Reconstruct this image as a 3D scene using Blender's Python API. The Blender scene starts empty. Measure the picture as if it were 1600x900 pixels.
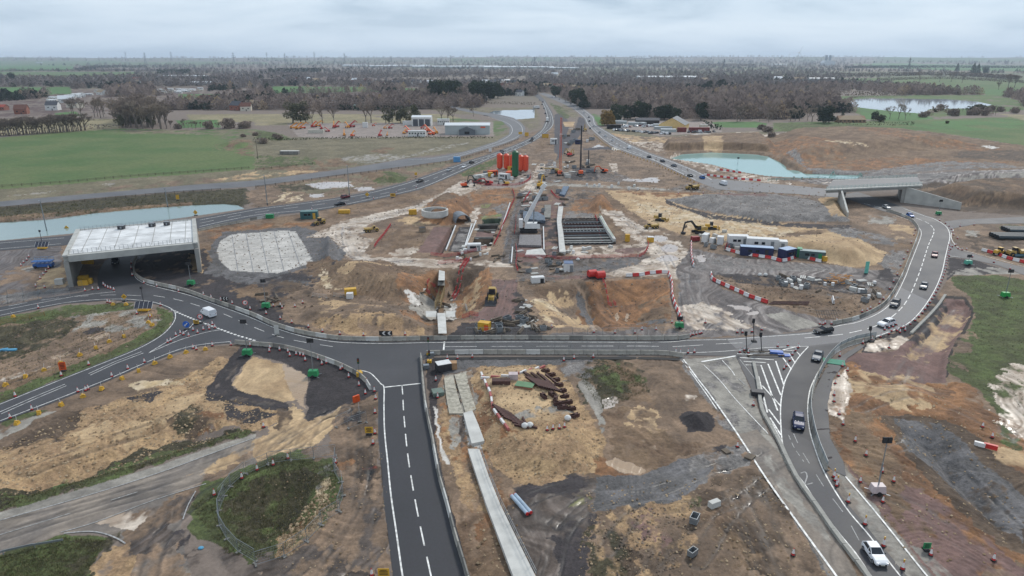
import bpy, math, random
import numpy as np
from mathutils import Vector, Matrix, noise as mnoise
from mathutils.geometry import tessellate_polygon
random.seed(7); R = math.radians
sc = bpy.context.scene; COL = sc.collection
# ---------------------------------------------------------------- camera, sky, sun, exposure
CAMH = 60.0; FPX = 1067.0; HOR = 91.0
PITCH = math.atan((450-HOR)/FPX); CP, SP = math.cos(PITCH), math.sin(PITCH)
cam = bpy.data.cameras.new('camera'); camo = bpy.data.objects.new('camera', cam); COL.objects.link(camo)
cam.sensor_width = 36; cam.lens = 36*FPX/1600; cam.clip_start = 0.5; cam.clip_end = 60000
camo.location = (0, 0, CAMH); camo.rotation_euler = (math.pi/2-PITCH, 0, 0); sc.camera = camo
SUN_EL, SUN_AZ = R(42), R(215)      # soft sun behind high cloud
w = bpy.data.worlds.new('World'); sc.world = w; w.use_nodes = True
nt = w.node_tree; nt.nodes.clear(); N = nt.nodes.new; L = nt.links.new
out = N('ShaderNodeOutputWorld'); bg = N('ShaderNodeBackground'); bg.inputs['Strength'].default_value = 0.1
sky = N('ShaderNodeTexSky'); sky.sky_type = 'NISHITA'; sky.sun_disc = False
sky.sun_elevation = SUN_EL; sky.sun_rotation = SUN_AZ; sky.air_density = 1.0; sky.dust_density = 2.0
tc = N('ShaderNodeTexCoord'); sep = N('ShaderNodeSeparateXYZ'); L(tc.outputs['Generated'], sep.inputs[0])
# cloud layer: direction projected on a plane overhead
mx = N('ShaderNodeMath'); mx.operation = 'ADD'; mx.inputs[1].default_value = 0.2; L(sep.outputs['Z'], mx.inputs[0])
dv = N('ShaderNodeVectorMath'); dv.operation = 'DIVIDE'
cmb = N('ShaderNodeCombineXYZ'); L(mx.outputs[0], cmb.inputs[0]); L(mx.outputs[0], cmb.inputs[1]); cmb.inputs[2].default_value = 1
L(tc.outputs['Generated'], dv.inputs[0]); L(cmb.outputs[0], dv.inputs[1])
mp = N('ShaderNodeMapping'); mp.inputs['Scale'].default_value = (0.8, 1.0, 0.25); mp.inputs['Location'].default_value = (3.1, 0.6, 0); L(dv.outputs[0], mp.inputs[0])
n1 = N('ShaderNodeTexNoise'); n1.inputs['Scale'].default_value = 1.2; n1.inputs['Detail'].default_value = 9; n1.inputs['Roughness'].default_value = .56; n1.inputs['Distortion'].default_value = .35
L(mp.outputs[0], n1.inputs['Vector'])
cr = N('ShaderNodeValToRGB'); e = cr.color_ramp.elements
e[0].position = .38; e[0].color = (2.5, 3.15, 3.95, 1); e[1].position = .64; e[1].color = (4.5, 5.05, 5.65, 1)
x_ = e.new(.5); x_.color = (3.6, 4.25, 5.0, 1)
L(n1.outputs['Fac'], cr.inputs[0])
hz = N('ShaderNodeMapRange'); hz.inputs['From Min'].default_value = -.02; hz.inputs['From Max'].default_value = .10
hz.inputs['To Min'].default_value = .85; hz.inputs['To Max'].default_value = 0; L(sep.outputs['Z'], hz.inputs['Value'])
mh = N('ShaderNodeMixRGB'); mh.inputs['Color2'].default_value = (3.8, 4.6, 5.5, 1); L(hz.outputs[0], mh.inputs[0]); L(cr.outputs[0], mh.inputs[1])
mk = N('ShaderNodeMixRGB'); mk.inputs[0].default_value = .88; L(sky.outputs[0], mk.inputs[1]); L(mh.outputs[0], mk.inputs[2])
L(mk.outputs[0], bg.inputs['Color']); L(bg.outputs[0], out.inputs['Surface'])
sl = bpy.data.lights.new('sun', 'SUN'); sl.energy = 1.5; sl.angle = R(11); sl.color = (1, .95, .88)
so = bpy.data.objects.new('sun', sl); COL.objects.link(so); so.rotation_euler = (math.pi/2-SUN_EL, 0, math.pi-SUN_AZ+math.pi)
sc.view_settings.view_transform = 'Standard'; sc.view_settings.look = 'None'; sc.view_settings.gamma = 1
sc.view_settings.exposure = 0.86
sc.cycles.max_bounces = 5; sc.cycles.diffuse_bounces = 2; sc.cycles.glossy_bounces = 2; sc.cycles.transmission_bounces = 2
sc.cycles.volume_bounces = 0; sc.cycles.transparent_max_bounces = 6; sc.cycles.use_denoising = True; sc.cycles.use_adaptive_sampling = True

# ---------------------------------------------------------------- helpers
def s2l(c): return tuple(((v/255)/12.92 if v <= 10 else (((v/255)+.055)/1.055)**2.4) for v in c)
MATS = {}
def mat(name, rgb, rough=.7, metal=0.0, var=.12, scale=1.2, bump=0.0, emit=None, k=.8):
    if name in MATS: return MATS[name]
    m = bpy.data.materials.new(name); m.use_nodes = True; t = m.node_tree; b = t.nodes['Principled BSDF']
    c = [v*k for v in s2l(rgb)]
    tcn = t.nodes.new('ShaderNodeTexCoord'); nn = t.nodes.new('ShaderNodeTexNoise'); nn.inputs['Scale'].default_value = scale; nn.inputs['Detail'].default_value = 5
    t.links.new(tcn.outputs['Object'], nn.inputs['Vector'])
    r = t.nodes.new('ShaderNodeValToRGB'); q = r.color_ramp.elements
    q[0].position = .3; q[0].color = (*[v*(1-var*1.6) for v in c], 1); q[1].position = .7; q[1].color = (*[min(1, v*(1+var)) for v in c], 1)
    t.links.new(nn.outputs['Fac'], r.inputs[0]); t.links.new(r.outputs[0], b.inputs['Base Color'])
    b.inputs['Roughness'].default_value = rough; b.inputs['Metallic'].default_value = metal
    if bump:
        bn = t.nodes.new('ShaderNodeBump'); bn.inputs['Strength'].default_value = bump; bn.inputs['Distance'].default_value = .05
        t.links.new(nn.outputs['Fac'], bn.inputs['Height']); t.links.new(bn.outputs[0], b.inputs['Normal'])
    if emit: b.inputs['Emission Color'].default_value = (*emit, 1); b.inputs['Emission Strength'].default_value = 1.5
    MATS[name] = m; return m
def plane(px, py, z=0.0):
    dx = (px-800)/FPX; dy = (450-py)/FPX
    d = Vector((dx, CP+dy*SP, -SP+dy*CP)); t = (z-CAMH)/d.z
    return Vector((d.x*t, d.y*t, z))
def project(x, y, z=0.0):
    zc = y*CP-(z-CAMH)*SP; yc = y*SP+(z-CAMH)*CP
    return 800+FPX*x/zc, 450-FPX*yc/zc
def smooth(pts, n=6, closed=False):
    P = [Vector(p) for p in pts]; out = []
    m = len(P); rng = range(m if closed else m-1)
    for i in rng:
        if closed: a, b, c, d = P[i-1], P[i], P[(i+1) % m], P[(i+2) % m]
        else: a, b, c, d = P[max(i-1, 0)], P[i], P[i+1], P[min(i+2, m-1)]
        for k in range(n):
            t = k/n
            out.append(.5*((2*b)+(c-a)*t+(2*a-5*b+4*c-d)*t*t+(3*b-a-3*c+d)*t**3))
    if not closed: out.append(P[-1])
    return out
class MB:
    def __init__(s, M=None): s.v = []; s.f = []; s.mi = []; s.ms = []; s.M = M; s.cur = 0
    def mat(s, m):
        if m not in s.ms: s.ms.append(m)
        s.cur = s.ms.index(m); return s
    def add(s, vs, fs):
        o = len(s.v)
        for q in vs:
            q = Vector(q); s.v.append(tuple(s.M @ q) if s.M else tuple(q))
        for f in fs: s.f.append(tuple(i+o for i in f)); s.mi.append(s.cur)
        return s
    def box(s, c, d, rz=0, ry=0, rx=0, top=1.0):
        x, y, z = d[0]/2, d[1]/2, d[2]/2
        vs = [Vector((a*x*(top if k > 0 else 1), b*y*(top if k > 0 else 1), k*z)) for k in (-1, 1) for a, b in ((-1, -1), (1, -1), (1, 1), (-1, 1))]
        if rz or ry or rx:
            E = Matrix.Rotation(rz, 3, 'Z') @ Matrix.Rotation(ry, 3, 'Y') @ Matrix.Rotation(rx, 3, 'X'); vs = [E @ v for v in vs]
        return s.add([v+Vector(c) for v in vs], [(3, 2, 1, 0), (4, 5, 6, 7), (0, 1, 5, 4), (1, 2, 6, 5), (2, 3, 7, 6), (3, 0, 4, 7)])
    def cyl(s, a, b, r0, r1=None, n=10, caps=True):
        a, b = Vector(a), Vector(b); r1 = r0 if r1 is None else r1; d = (b-a)
        if d.length < 1e-6: return s
        d.normalize(); u = d.orthogonal().normalized(); v = d.cross(u)
        vs = [p+(u*math.cos(2*math.pi*i/n)+v*math.sin(2*math.pi*i/n))*r for p, r in ((a, r0), (b, r1)) for i in range(n)]
        fs = [(i, (i+1) % n, n+(i+1) % n, n+i) for i in range(n)]
        if caps: fs += [tuple(range(n-1, -1, -1)), tuple(range(n, 2*n))]
        return s.add(vs, fs)
    def bar(s, a, b, w=.1, h=None):
        a, b = Vector(a), Vector(b); h = h or w; d = b-a
        if d.length < 1e-6: return s
        d.normalize(); u = d.cross(Vector((0, 0, 1)))
        u = u.normalized() if u.length > 1e-3 else Vector((1, 0, 0)); v = u.cross(d)
        vs = [p+u*i*w/2+v*j*h/2 for p in (a, b) for i, j in ((-1, -1), (1, -1), (1, 1), (-1, 1))]
        return s.add(vs, [(3, 2, 1, 0), (4, 5, 6, 7), (0, 1, 5, 4), (1, 2, 6, 5), (2, 3, 7, 6), (3, 0, 4, 7)])
    def prism(s, poly, y0, y1, ax='y'):
        n = len(poly)
        f = {'y': lambda p, q: (p[0], q, p[1]), 'z': lambda p, q: (p[0], p[1], q), 'x': lambda p, q: (q, p[0], p[1])}[ax]
        vs = [f(p, y0) for p in poly]+[f(p, y1) for p in poly]
        return s.add(vs, [tuple(range(n)), tuple(range(2*n-1, n-1, -1))]+[(i, i+n, (i+1) % n+n, (i+1) % n) for i in range(n)])
    def sphere(s, c, r, n=8, m=5, sq=(1, 1, 1)):
        vs = []
        for j in range(m+1):
            th = math.pi*j/m
            for i in range(n):
                ph = 2*math.pi*i/n; vs.append((c[0]+r*sq[0]*math.sin(th)*math.cos(ph), c[1]+r*sq[1]*math.sin(th)*math.sin(ph), c[2]+r*sq[2]*math.cos(th)))
        fs = [(j*n+i, (j+1)*n+i, (j+1)*n+(i+1) % n, j*n+(i+1) % n) for j in range(m) for i in range(n)]
        return s.add(vs, fs)
    def mesh(s, name, m=None, sm=False):
        me = bpy.data.meshes.new(name); me.from_pydata(s.v, [], s.f)
        if m: me.materials.append(m)
        elif s.ms:
            for q in s.ms: me.materials.append(q)
            me.polygons.foreach_set('material_index', s.mi)
        if sm: me.polygons.foreach_set('use_smooth', [True]*len(s.f))
        me.update(); return me
    def build(s, name, m=None, parent=None, sm=False, loc=None):
        o = bpy.data.objects.new(name, s.mesh(name, m, sm)); COL.objects.link(o)
        if parent: o.parent = parent
        if loc is not None: o.location = loc
        return o
def tag(o, label=None, cat=None, group=None, kind=None):
    for k, v in (('label', label), ('category', cat), ('group', group), ('kind', kind)):
        if v: o[k] = v
    return o
def thing(name, label, cat, loc=(0, 0, 0), rz=0, group=None):
    o = bpy.data.objects.new(name, None); COL.objects.link(o); o.location = loc; o.rotation_euler = (0, 0, rz)
    return tag(o, label, cat, group)
KIDS = {}
def dup(root, loc, rz=0, label=None, group=None, sc_=None, mesh=None):
    def cp(o, par):
        c = o.copy(); COL.objects.link(c); c.parent = par
        if o.name not in KIDS: KIDS[o.name] = list(o.children)
        for ch in KIDS[o.name]: cp(ch, c)
        return c
    r = cp(root, None); r.location = loc; r.rotation_euler = (0, 0, rz)
    if sc_: r.scale = sc_ if hasattr(sc_, '__len__') else (sc_,)*3
    if label: r['label'] = label
    if group: r['group'] = group
    return r
PROTOS = []
def proto(o): PROTOS.append(o); return o      # taken out of the scene at the end if it was only a pattern
def drop(o):
    for c in list(o.children): drop(c)
    bpy.data.objects.remove(o)
# ---------------------------------------------------------------- the ground
def vn(x, y, seed=0):
    xi = np.floor(x).astype(np.int64); yi = np.floor(y).astype(np.int64); fx = x-xi; fy = y-yi
    fx = fx*fx*(3-2*fx); fy = fy*fy*(3-2*fy)
    def h(a, b):
        k = (a*374761393+b*668265263+seed*974711) & 0xffffffff
        k = ((k ^ (k >> 13))*1274126177) & 0xffffffff
        return ((k ^ (k >> 16)) & 0xffff)/65535.0
    a = h(xi, yi); b = h(xi+1, yi); c = h(xi, yi+1); d = h(xi+1, yi+1)
    return (a*(1-fx)+b*fx)*(1-fy)+(c*(1-fx)+d*fx)*fy
def fbm(x, y, o=4, seed=0):
    r = 0; a = .5; t = 0
    for i in range(o): r = r+a*vn(x*2**i, y*2**i, seed+i*17); t += a; a *= .55
    return r/t
def W(pts): return [tuple(plane(*p)[:2]) for p in pts]
def pip(px, py, poly):
    ins = np.zeros(len(px), bool); n = len(poly)
    for i in range(n):
        x1, y1 = poly[i]; x2, y2 = poly[(i+1) % n]
        if y1 == y2: continue
        c = ((y1 > py) != (y2 > py)) & (px < (x2-x1)*(py-y1)/(y2-y1)+x1); ins ^= c
    return ins
def pdist(px, py, poly):
    d = np.full(len(px), 1e9); n = len(poly)
    for i in range(n):
        ax, ay = poly[i]; bx, by = poly[(i+1) % n]; ex, ey = bx-ax, by-ay; l = ex*ex+ey*ey+1e-9
        t = np.clip(((px-ax)*ex+(py-ay)*ey)/l, 0, 1); d = np.minimum(d, np.hypot(px-ax-t*ex, py-ay-t*ey))
    return d
def ell(cx, cy, rx, ry, n=14, a=0): return [(cx+rx*math.cos(2*math.pi*i/n+a), cy+ry*math.sin(2*math.pi*i/n+a)) for i in range(n)]
# relief: (outline in photo pixels of its foot, height in metres, width of the slope in metres)
FEATS = [
 ([(655,345),(668,318),(690,306),(730,312),(738,325),(722,346),(690,352)], 4.0, 7),
 ([(482,408),(600,408),(655,428),(685,452),(640,470),(560,470),(505,445)], 3.2, 12),
 ([(455,480),(560,472),(640,484),(676,505),(670,520),(540,518),(465,505)], 1.8, 6),
 ([(640,440),(690,418),(755,420),(772,450),(762,475),(720,502),(650,502),(628,470)], -5.0, 10),
 ([(822,448),(1040,434),(1048,500),(1000,512),(850,512),(830,480)], -3.5, 12),
 ([(895,440),(925,440),(965,518),(935,518)], -2.5, 4),
 ([(880,345),(935,345),(960,380),(882,382)], -5.0, 1.2),
 ([(753,343),(783,342),(779,351),(754,351)], -3, 1),
 ([(749,353),(779,353),(775,360),(747,360)], -3, 1),
 ([(740,373),(772,373),(768,384),(738,384)], -3, 1),
 ([(676,398),(690,398),(712,352),(704,352)], -2, 1),
 ([(920,312),(935,306),(955,310),(962,328),(930,332),(915,328)], 3.2, 6),
 ([(1048,316),(1095,306),(1200,305),(1290,318),(1350,350),(1200,350),(1120,336)], 2.2, 8),
 ([(1275,385),(1340,378),(1384,398),(1370,414),(1330,418),(1260,404),(1200,384),(1205,376)], 3.6, 9),
 ([(1280,318),(1318,314),(1324,345),(1298,344)], 4, 8),
 ([(1160,384),(1175,378),(1200,386),(1190,394),(1165,394)], 2.5, 4),
 ([(500,368),(525,372),(536,390),(532,408),(500,416),(494,400)], 2.2, 5),
 ([(225,745),(500,640),(520,640),(520,650),(280,760)], 0, 1),
 ([(0,745),(130,700),(240,650),(330,650),(390,672),(300,705),(140,755),(0,795)], -1.5, 5),
 ([(365,775),(435,735),(490,738),(500,770),(455,830),(400,850),(362,825)], -1.8, 5),
 ([(1395,668),(1475,660),(1560,750),(1600,800),(1600,880),(1540,830),(1440,735)], -3.5, 8),
 ([(1062,650),(1090,640),(1120,655),(1110,674),(1075,676)], 1.6, 3),
 ([(735,590),(770,572),(850,570),(890,605),(935,680),(925,740),(860,745),(790,740),(745,690)], 1.5, 5),
 ([(1408,545),(1450,512),(1470,482),(1490,468),(1512,472),(1521,490),(1505,516),(1482,552),(1474,595),(1420,570)], -1.0, 1.5),
 ([(1195,200),(1300,203),(1440,208),(1540,228),(1400,240),(1240,262),(1200,245)], 6, 30),
 ([(1440,300),(1500,290),(1640,288),(1640,332),(1500,322)], 5.5, 12),
 ([(1040,246),(1062,238),(1110,235),(1180,238),(1205,242),(1238,257),(1262,268),(1300,269),(1358,271),(1340,279),(1260,278),(1200,275),(1155,268),(1112,257)], -3.2, 5),
 ([(-80,352),(0,345),(75,340),(150,330),(225,323),(300,318),(350,316),(377,318),(390,325),(350,331),(300,338),(120,364),(0,376),(-80,384)], -1.6, 4),
 ([(1310,158),(1340,153),(1400,153),(1480,154),(1532,158),(1556,163),(1530,169),(1456,170),(1450,178),(1400,174),(1360,170),(1328,166)], -1.5, 8),
 ([(752,180),(770,172),(838,170),(838,184),(800,187)], -1.5, 5),
 ([(1000,578),(1060,572),(1090,612),(1060,650),(1020,640)], .8, 5),
 ([(1330,600),(1400,590),(1480,615),(1500,640),(1400,640),(1335,640)], 1.0, 6),
 ([(395,205),(440,208),(455,216),(380,232),(330,228)], 2.0, 12),
 ([(1035,234),(1062,235.5),(1110,233),(1185,236),(1206,239),(1212,228),(1190,213),(1080,217),(1035,225)], 4.5, 5), ([(1436,296),(1500,287),(1760,286),(1760,262),(1600,266),(1500,272),(1436,281)], 3.5, 14), ([(1212,262),(1240,268),(1262,262),(1235,250),(1215,246)], 2.5, 8), ([(560,274),(600,269),(640,272),(625,284),(585,284)], 1.8, 7),
]
FW = []
for pl, h, s_ in FEATS:
    q = W(pl); xs = [a for a, b in q]; ys = [b for a, b in q]; FW.append((q, h, s_, min(xs), max(xs), min(ys), max(ys)))
ROADPX = {}      # filled below, roads are level ground
def relief(x, y):
    z = np.zeros(len(x))
    for q, h, s_, x0, x1, y0, y1 in FW:
        if h == 0: continue
        i = np.nonzero((x > x0) & (x < x1) & (y > y0) & (y < y1))[0]
        if not len(i): continue
        ins = pip(x[i], y[i], q); i = i[ins]
        if not len(i): continue
        d = pdist(x[i], y[i], q); t = np.clip(d/s_, 0, 1); t = t*t*(3-2*t)
        z[i] += h*t
    far = np.clip((y-5500)/5500, 0, 1)
    z += far*far*(38+62*fbm(x/2600+3, y/4000, 3, 5))
    return z
def terr(x, y): return float(relief(np.array([x]), np.array([y]))[0])
def at(px, py, dz=0.0):
    z = 0.0
    for _ in range(5):
        p = plane(px, py, z+dz); z = terr(p.x, p.y)
    return Vector((p.x, p.y, z+dz))
# roads and carriageways: closed outlines
ROADS = {
'roundabout_road': [(-90,482),(0,480),(60,468),(125,457),(154,451),(152,435),(156,420),(164,408),(190,392),(240,392),(222,402),(212,409),(209,420),(214,433),(226,441),(250,448),(275,454),(300,461),(325,470),(350,479),(375,488),(400,498),(425,509),(462,521),(500,529),(537,533),(600,535),(675,533),(800,532),(1025,533),(1075,530),(1135,529),(1200,524),(1270,518),(1307,508),(1340,501),(1375,485),(1395,465),(1412,432),(1420,411),(1430,386),(1438,366),(1434,353),(1421,343),(1400,335),(1380,330),(1355,322),(1310,306),(1340,300),(1375,311),(1412,324),(1425,329),(1445,336),(1463,342),(1480,353),(1487,368),(1484,385),(1480,402),(1474,428),(1462,456),(1442,486),(1420,508),(1392,520),(1366,529),(1340,535),(1310,546),(1290,567),(1277,590),(1269,612),(1266,640),(1270,672),(1277,700),(1289,732),(1307,765),(1332,802),(1362,837),(1392,877),(1440,945),(1385,945),(1362,905),(1335,867),(1310,835),(1280,795),(1254,757),(1234,730),(1220,705),(1150,557),(1065,555),(1037,553),(800,553),(677,555),(660,563),(664,600),(668,635),(675,665),(679,685),(684,712),(692,750),(702,787),(716,837),(745,945),(625,945),(615,905),(605,825),(600,787),(597,737),(591,685),(591,612),(580,610),(572,595),(562,585),(547,577),(525,567),(495,556),(470,548),(437,541),(400,538),(377,536),(350,537),(312,541),(275,551),(225,571),(175,593),(125,613),(50,642),(0,661),(-90,698),(-90,662),(0,630),(87,595),(150,570),(212,545),(250,525),(266,510),(272,497),(270,487),(250,477),(225,472),(175,469),(100,475),(0,495),(-90,512)],
'dual_carriageway': [(-90,386),(0,377),(100,369),(310,341),(400,325),(460,318),(520,310),(575,300),(640,283),(700,262),(737,249),(767,240),(807,225),(833,213),(847,201),(853,188),(852,175),(847,160),(832,147),(841,146),(852,157),(863,175),(866,190),(862,200),(852,210),(833,222),(807,234),(767,248),(713,273),(655,297),(575,315),(500,329),(400,339),(312,357),(95,384),(0,392),(-90,402)],
'service_road': [(-90,322),(0,315),(175,300),(300,289),(400,282),(525,266),(600,254),(640,247),(675,246),(725,237),(775,221),(795,210),(797,200),(785,190),(762,181),(735,176),(690,166),(700,164),(745,174),(780,179),(802,184),(815,192),(821,200),(819,209),(808,217),(787,225),(750,236),(700,251),(625,261),(525,274),(400,291),(300,298),(175,307),(0,323),(-90,330)],
'northbound_carriageway': [(842,146),(850,145),(870,151),(884,157),(900,163),(913,170),(928,182),(932,195),(950,206),(975,221),(1012,238),(1050,251),(1087,266),(1112,279),(1160,283),(1240,290),(1310,297),(1310,309),(1240,303),(1180,300),(1120,296),(1087,283),(1062,271),(1025,253),(987,241),(955,228),(930,208),(917,195),(912,184),(896,170),(875,160)],
'side_road': [(1478,346),(1500,343),(1600,339),(1680,336),(1680,346),(1600,349),(1525,350),(1490,357),(1484,368),(1486,381),(1500,392),(1520,396),(1545,404),(1600,418),(1690,440),(1690,462),(1600,430),(1560,415),(1520,406),(1490,402),(1480,404)],
}
KCOL = {}
def C(n, a, b, sc_=4.0, streak=.14, wet=0.0, bump=.1, grit=.5): KCOL[n] = (np.array(s2l(a)), np.array(s2l(b)), sc_, streak, wet, bump, grit)
C('floor', (124,114,106), (116,110,98), 30, .1, 0, 0); C('mud', (140,120,100), (108,93,79), 5, .22, .05, .14); C('mud2', (98,84,70), (78,66,55), 4, .25, .05, .16)
C('brown', (106,88,72), (132,112,90), 6, .25, 0, .2); C('clay', (152,114,80), (116,88,66), 4, .3, 0, .22); C('sand', (194,170,134), (168,144,112), 5, .14, 0, .06, .35)
C('gravel', (176,150,114), (150,126,98), 2.6, .16, 0, .12, .65); C('agg', (136,134,132), (112,111,110), 3, .16, 0, .08, 1); C('aggblue', (108,108,110), (88,88,89), 3, .12, .1, .08, .8)
C('plan', (66,62,64), (54,51,53), 3, .16, .05, .05, .7); C('wet', (204,194,180), (158,143,126), 3.2, .3, .35, .06, .3); C('puddle', (200,192,184), (188,178,170), 8, .03, 1, 0, 0)
C('tanpud', (176,156,132), (168,146,120), 8, .05, .7, 0, 0); C('red', (128,104,98), (112,92,88), 4, .1, 0, .02, .4); C('conc', (198,198,194), (176,176,172), 3, .12, .1, 0, .2)
C('conold', (160,158,150), (136,134,128), 3, .2, .1, 0, .4); C('grass', (88,102,60), (78,84,54), 3, .2, 0, .1, .8); C('field', (78,106,58), (98,114,70), 30, .05, 0, 0, .3)
C('bright', (82,122,66), (78,112,62), 30, .05, 0, 0, .2); C('olive', (126,120,98), (108,104,84), 9, .15, 0, .1, .6); C('straw', (150,142,112), (132,126,98), 18, .1, 0, 0, .4)
C('asph', (142,134,124), (116,111,106), 4, .2, .1, 0, .3); C('apron', (112,106,104), (92,88,88), 4, .2, .22, .03, .5); C('dveg', (80,76,58), (62,60,46), 3, .25, 0, .2, .9)
C('plough', (98,82,78), (90,76,72), 12, .2, 0, 0, .4); C('pale', (204,190,164), (180,160,124), 2.5, .2, .1, .03, .3); C('haul', (102,92,85), (74,67,62), 3, .3, .25, .05, .5)
C('black', (34,30,28), (46,40,36), 3, .1, .1, 0, .5); C('yard', (150,140,134), (136,128,122), 6, .08, .1, 0, .3); C('gnet', (48,66,52), (38,54,42), 2, .1, 0, 0, .5); C('road', (84,83,88), (76,75,80), 6, .05, 0, 0, .2)
C('white', (222,222,218), (196,194,188), 2, .05, 0, 0, .2); C('rust', (112,60,48), (90,52,42), 2, .2, 0, .1, .5); C('lodge', (172,160,150), (160,148,138), 12, .05, .1, 0, .3); C('algae', (110,124,66), (120,110,70), 3, .1, .3, 0, .3)
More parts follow.
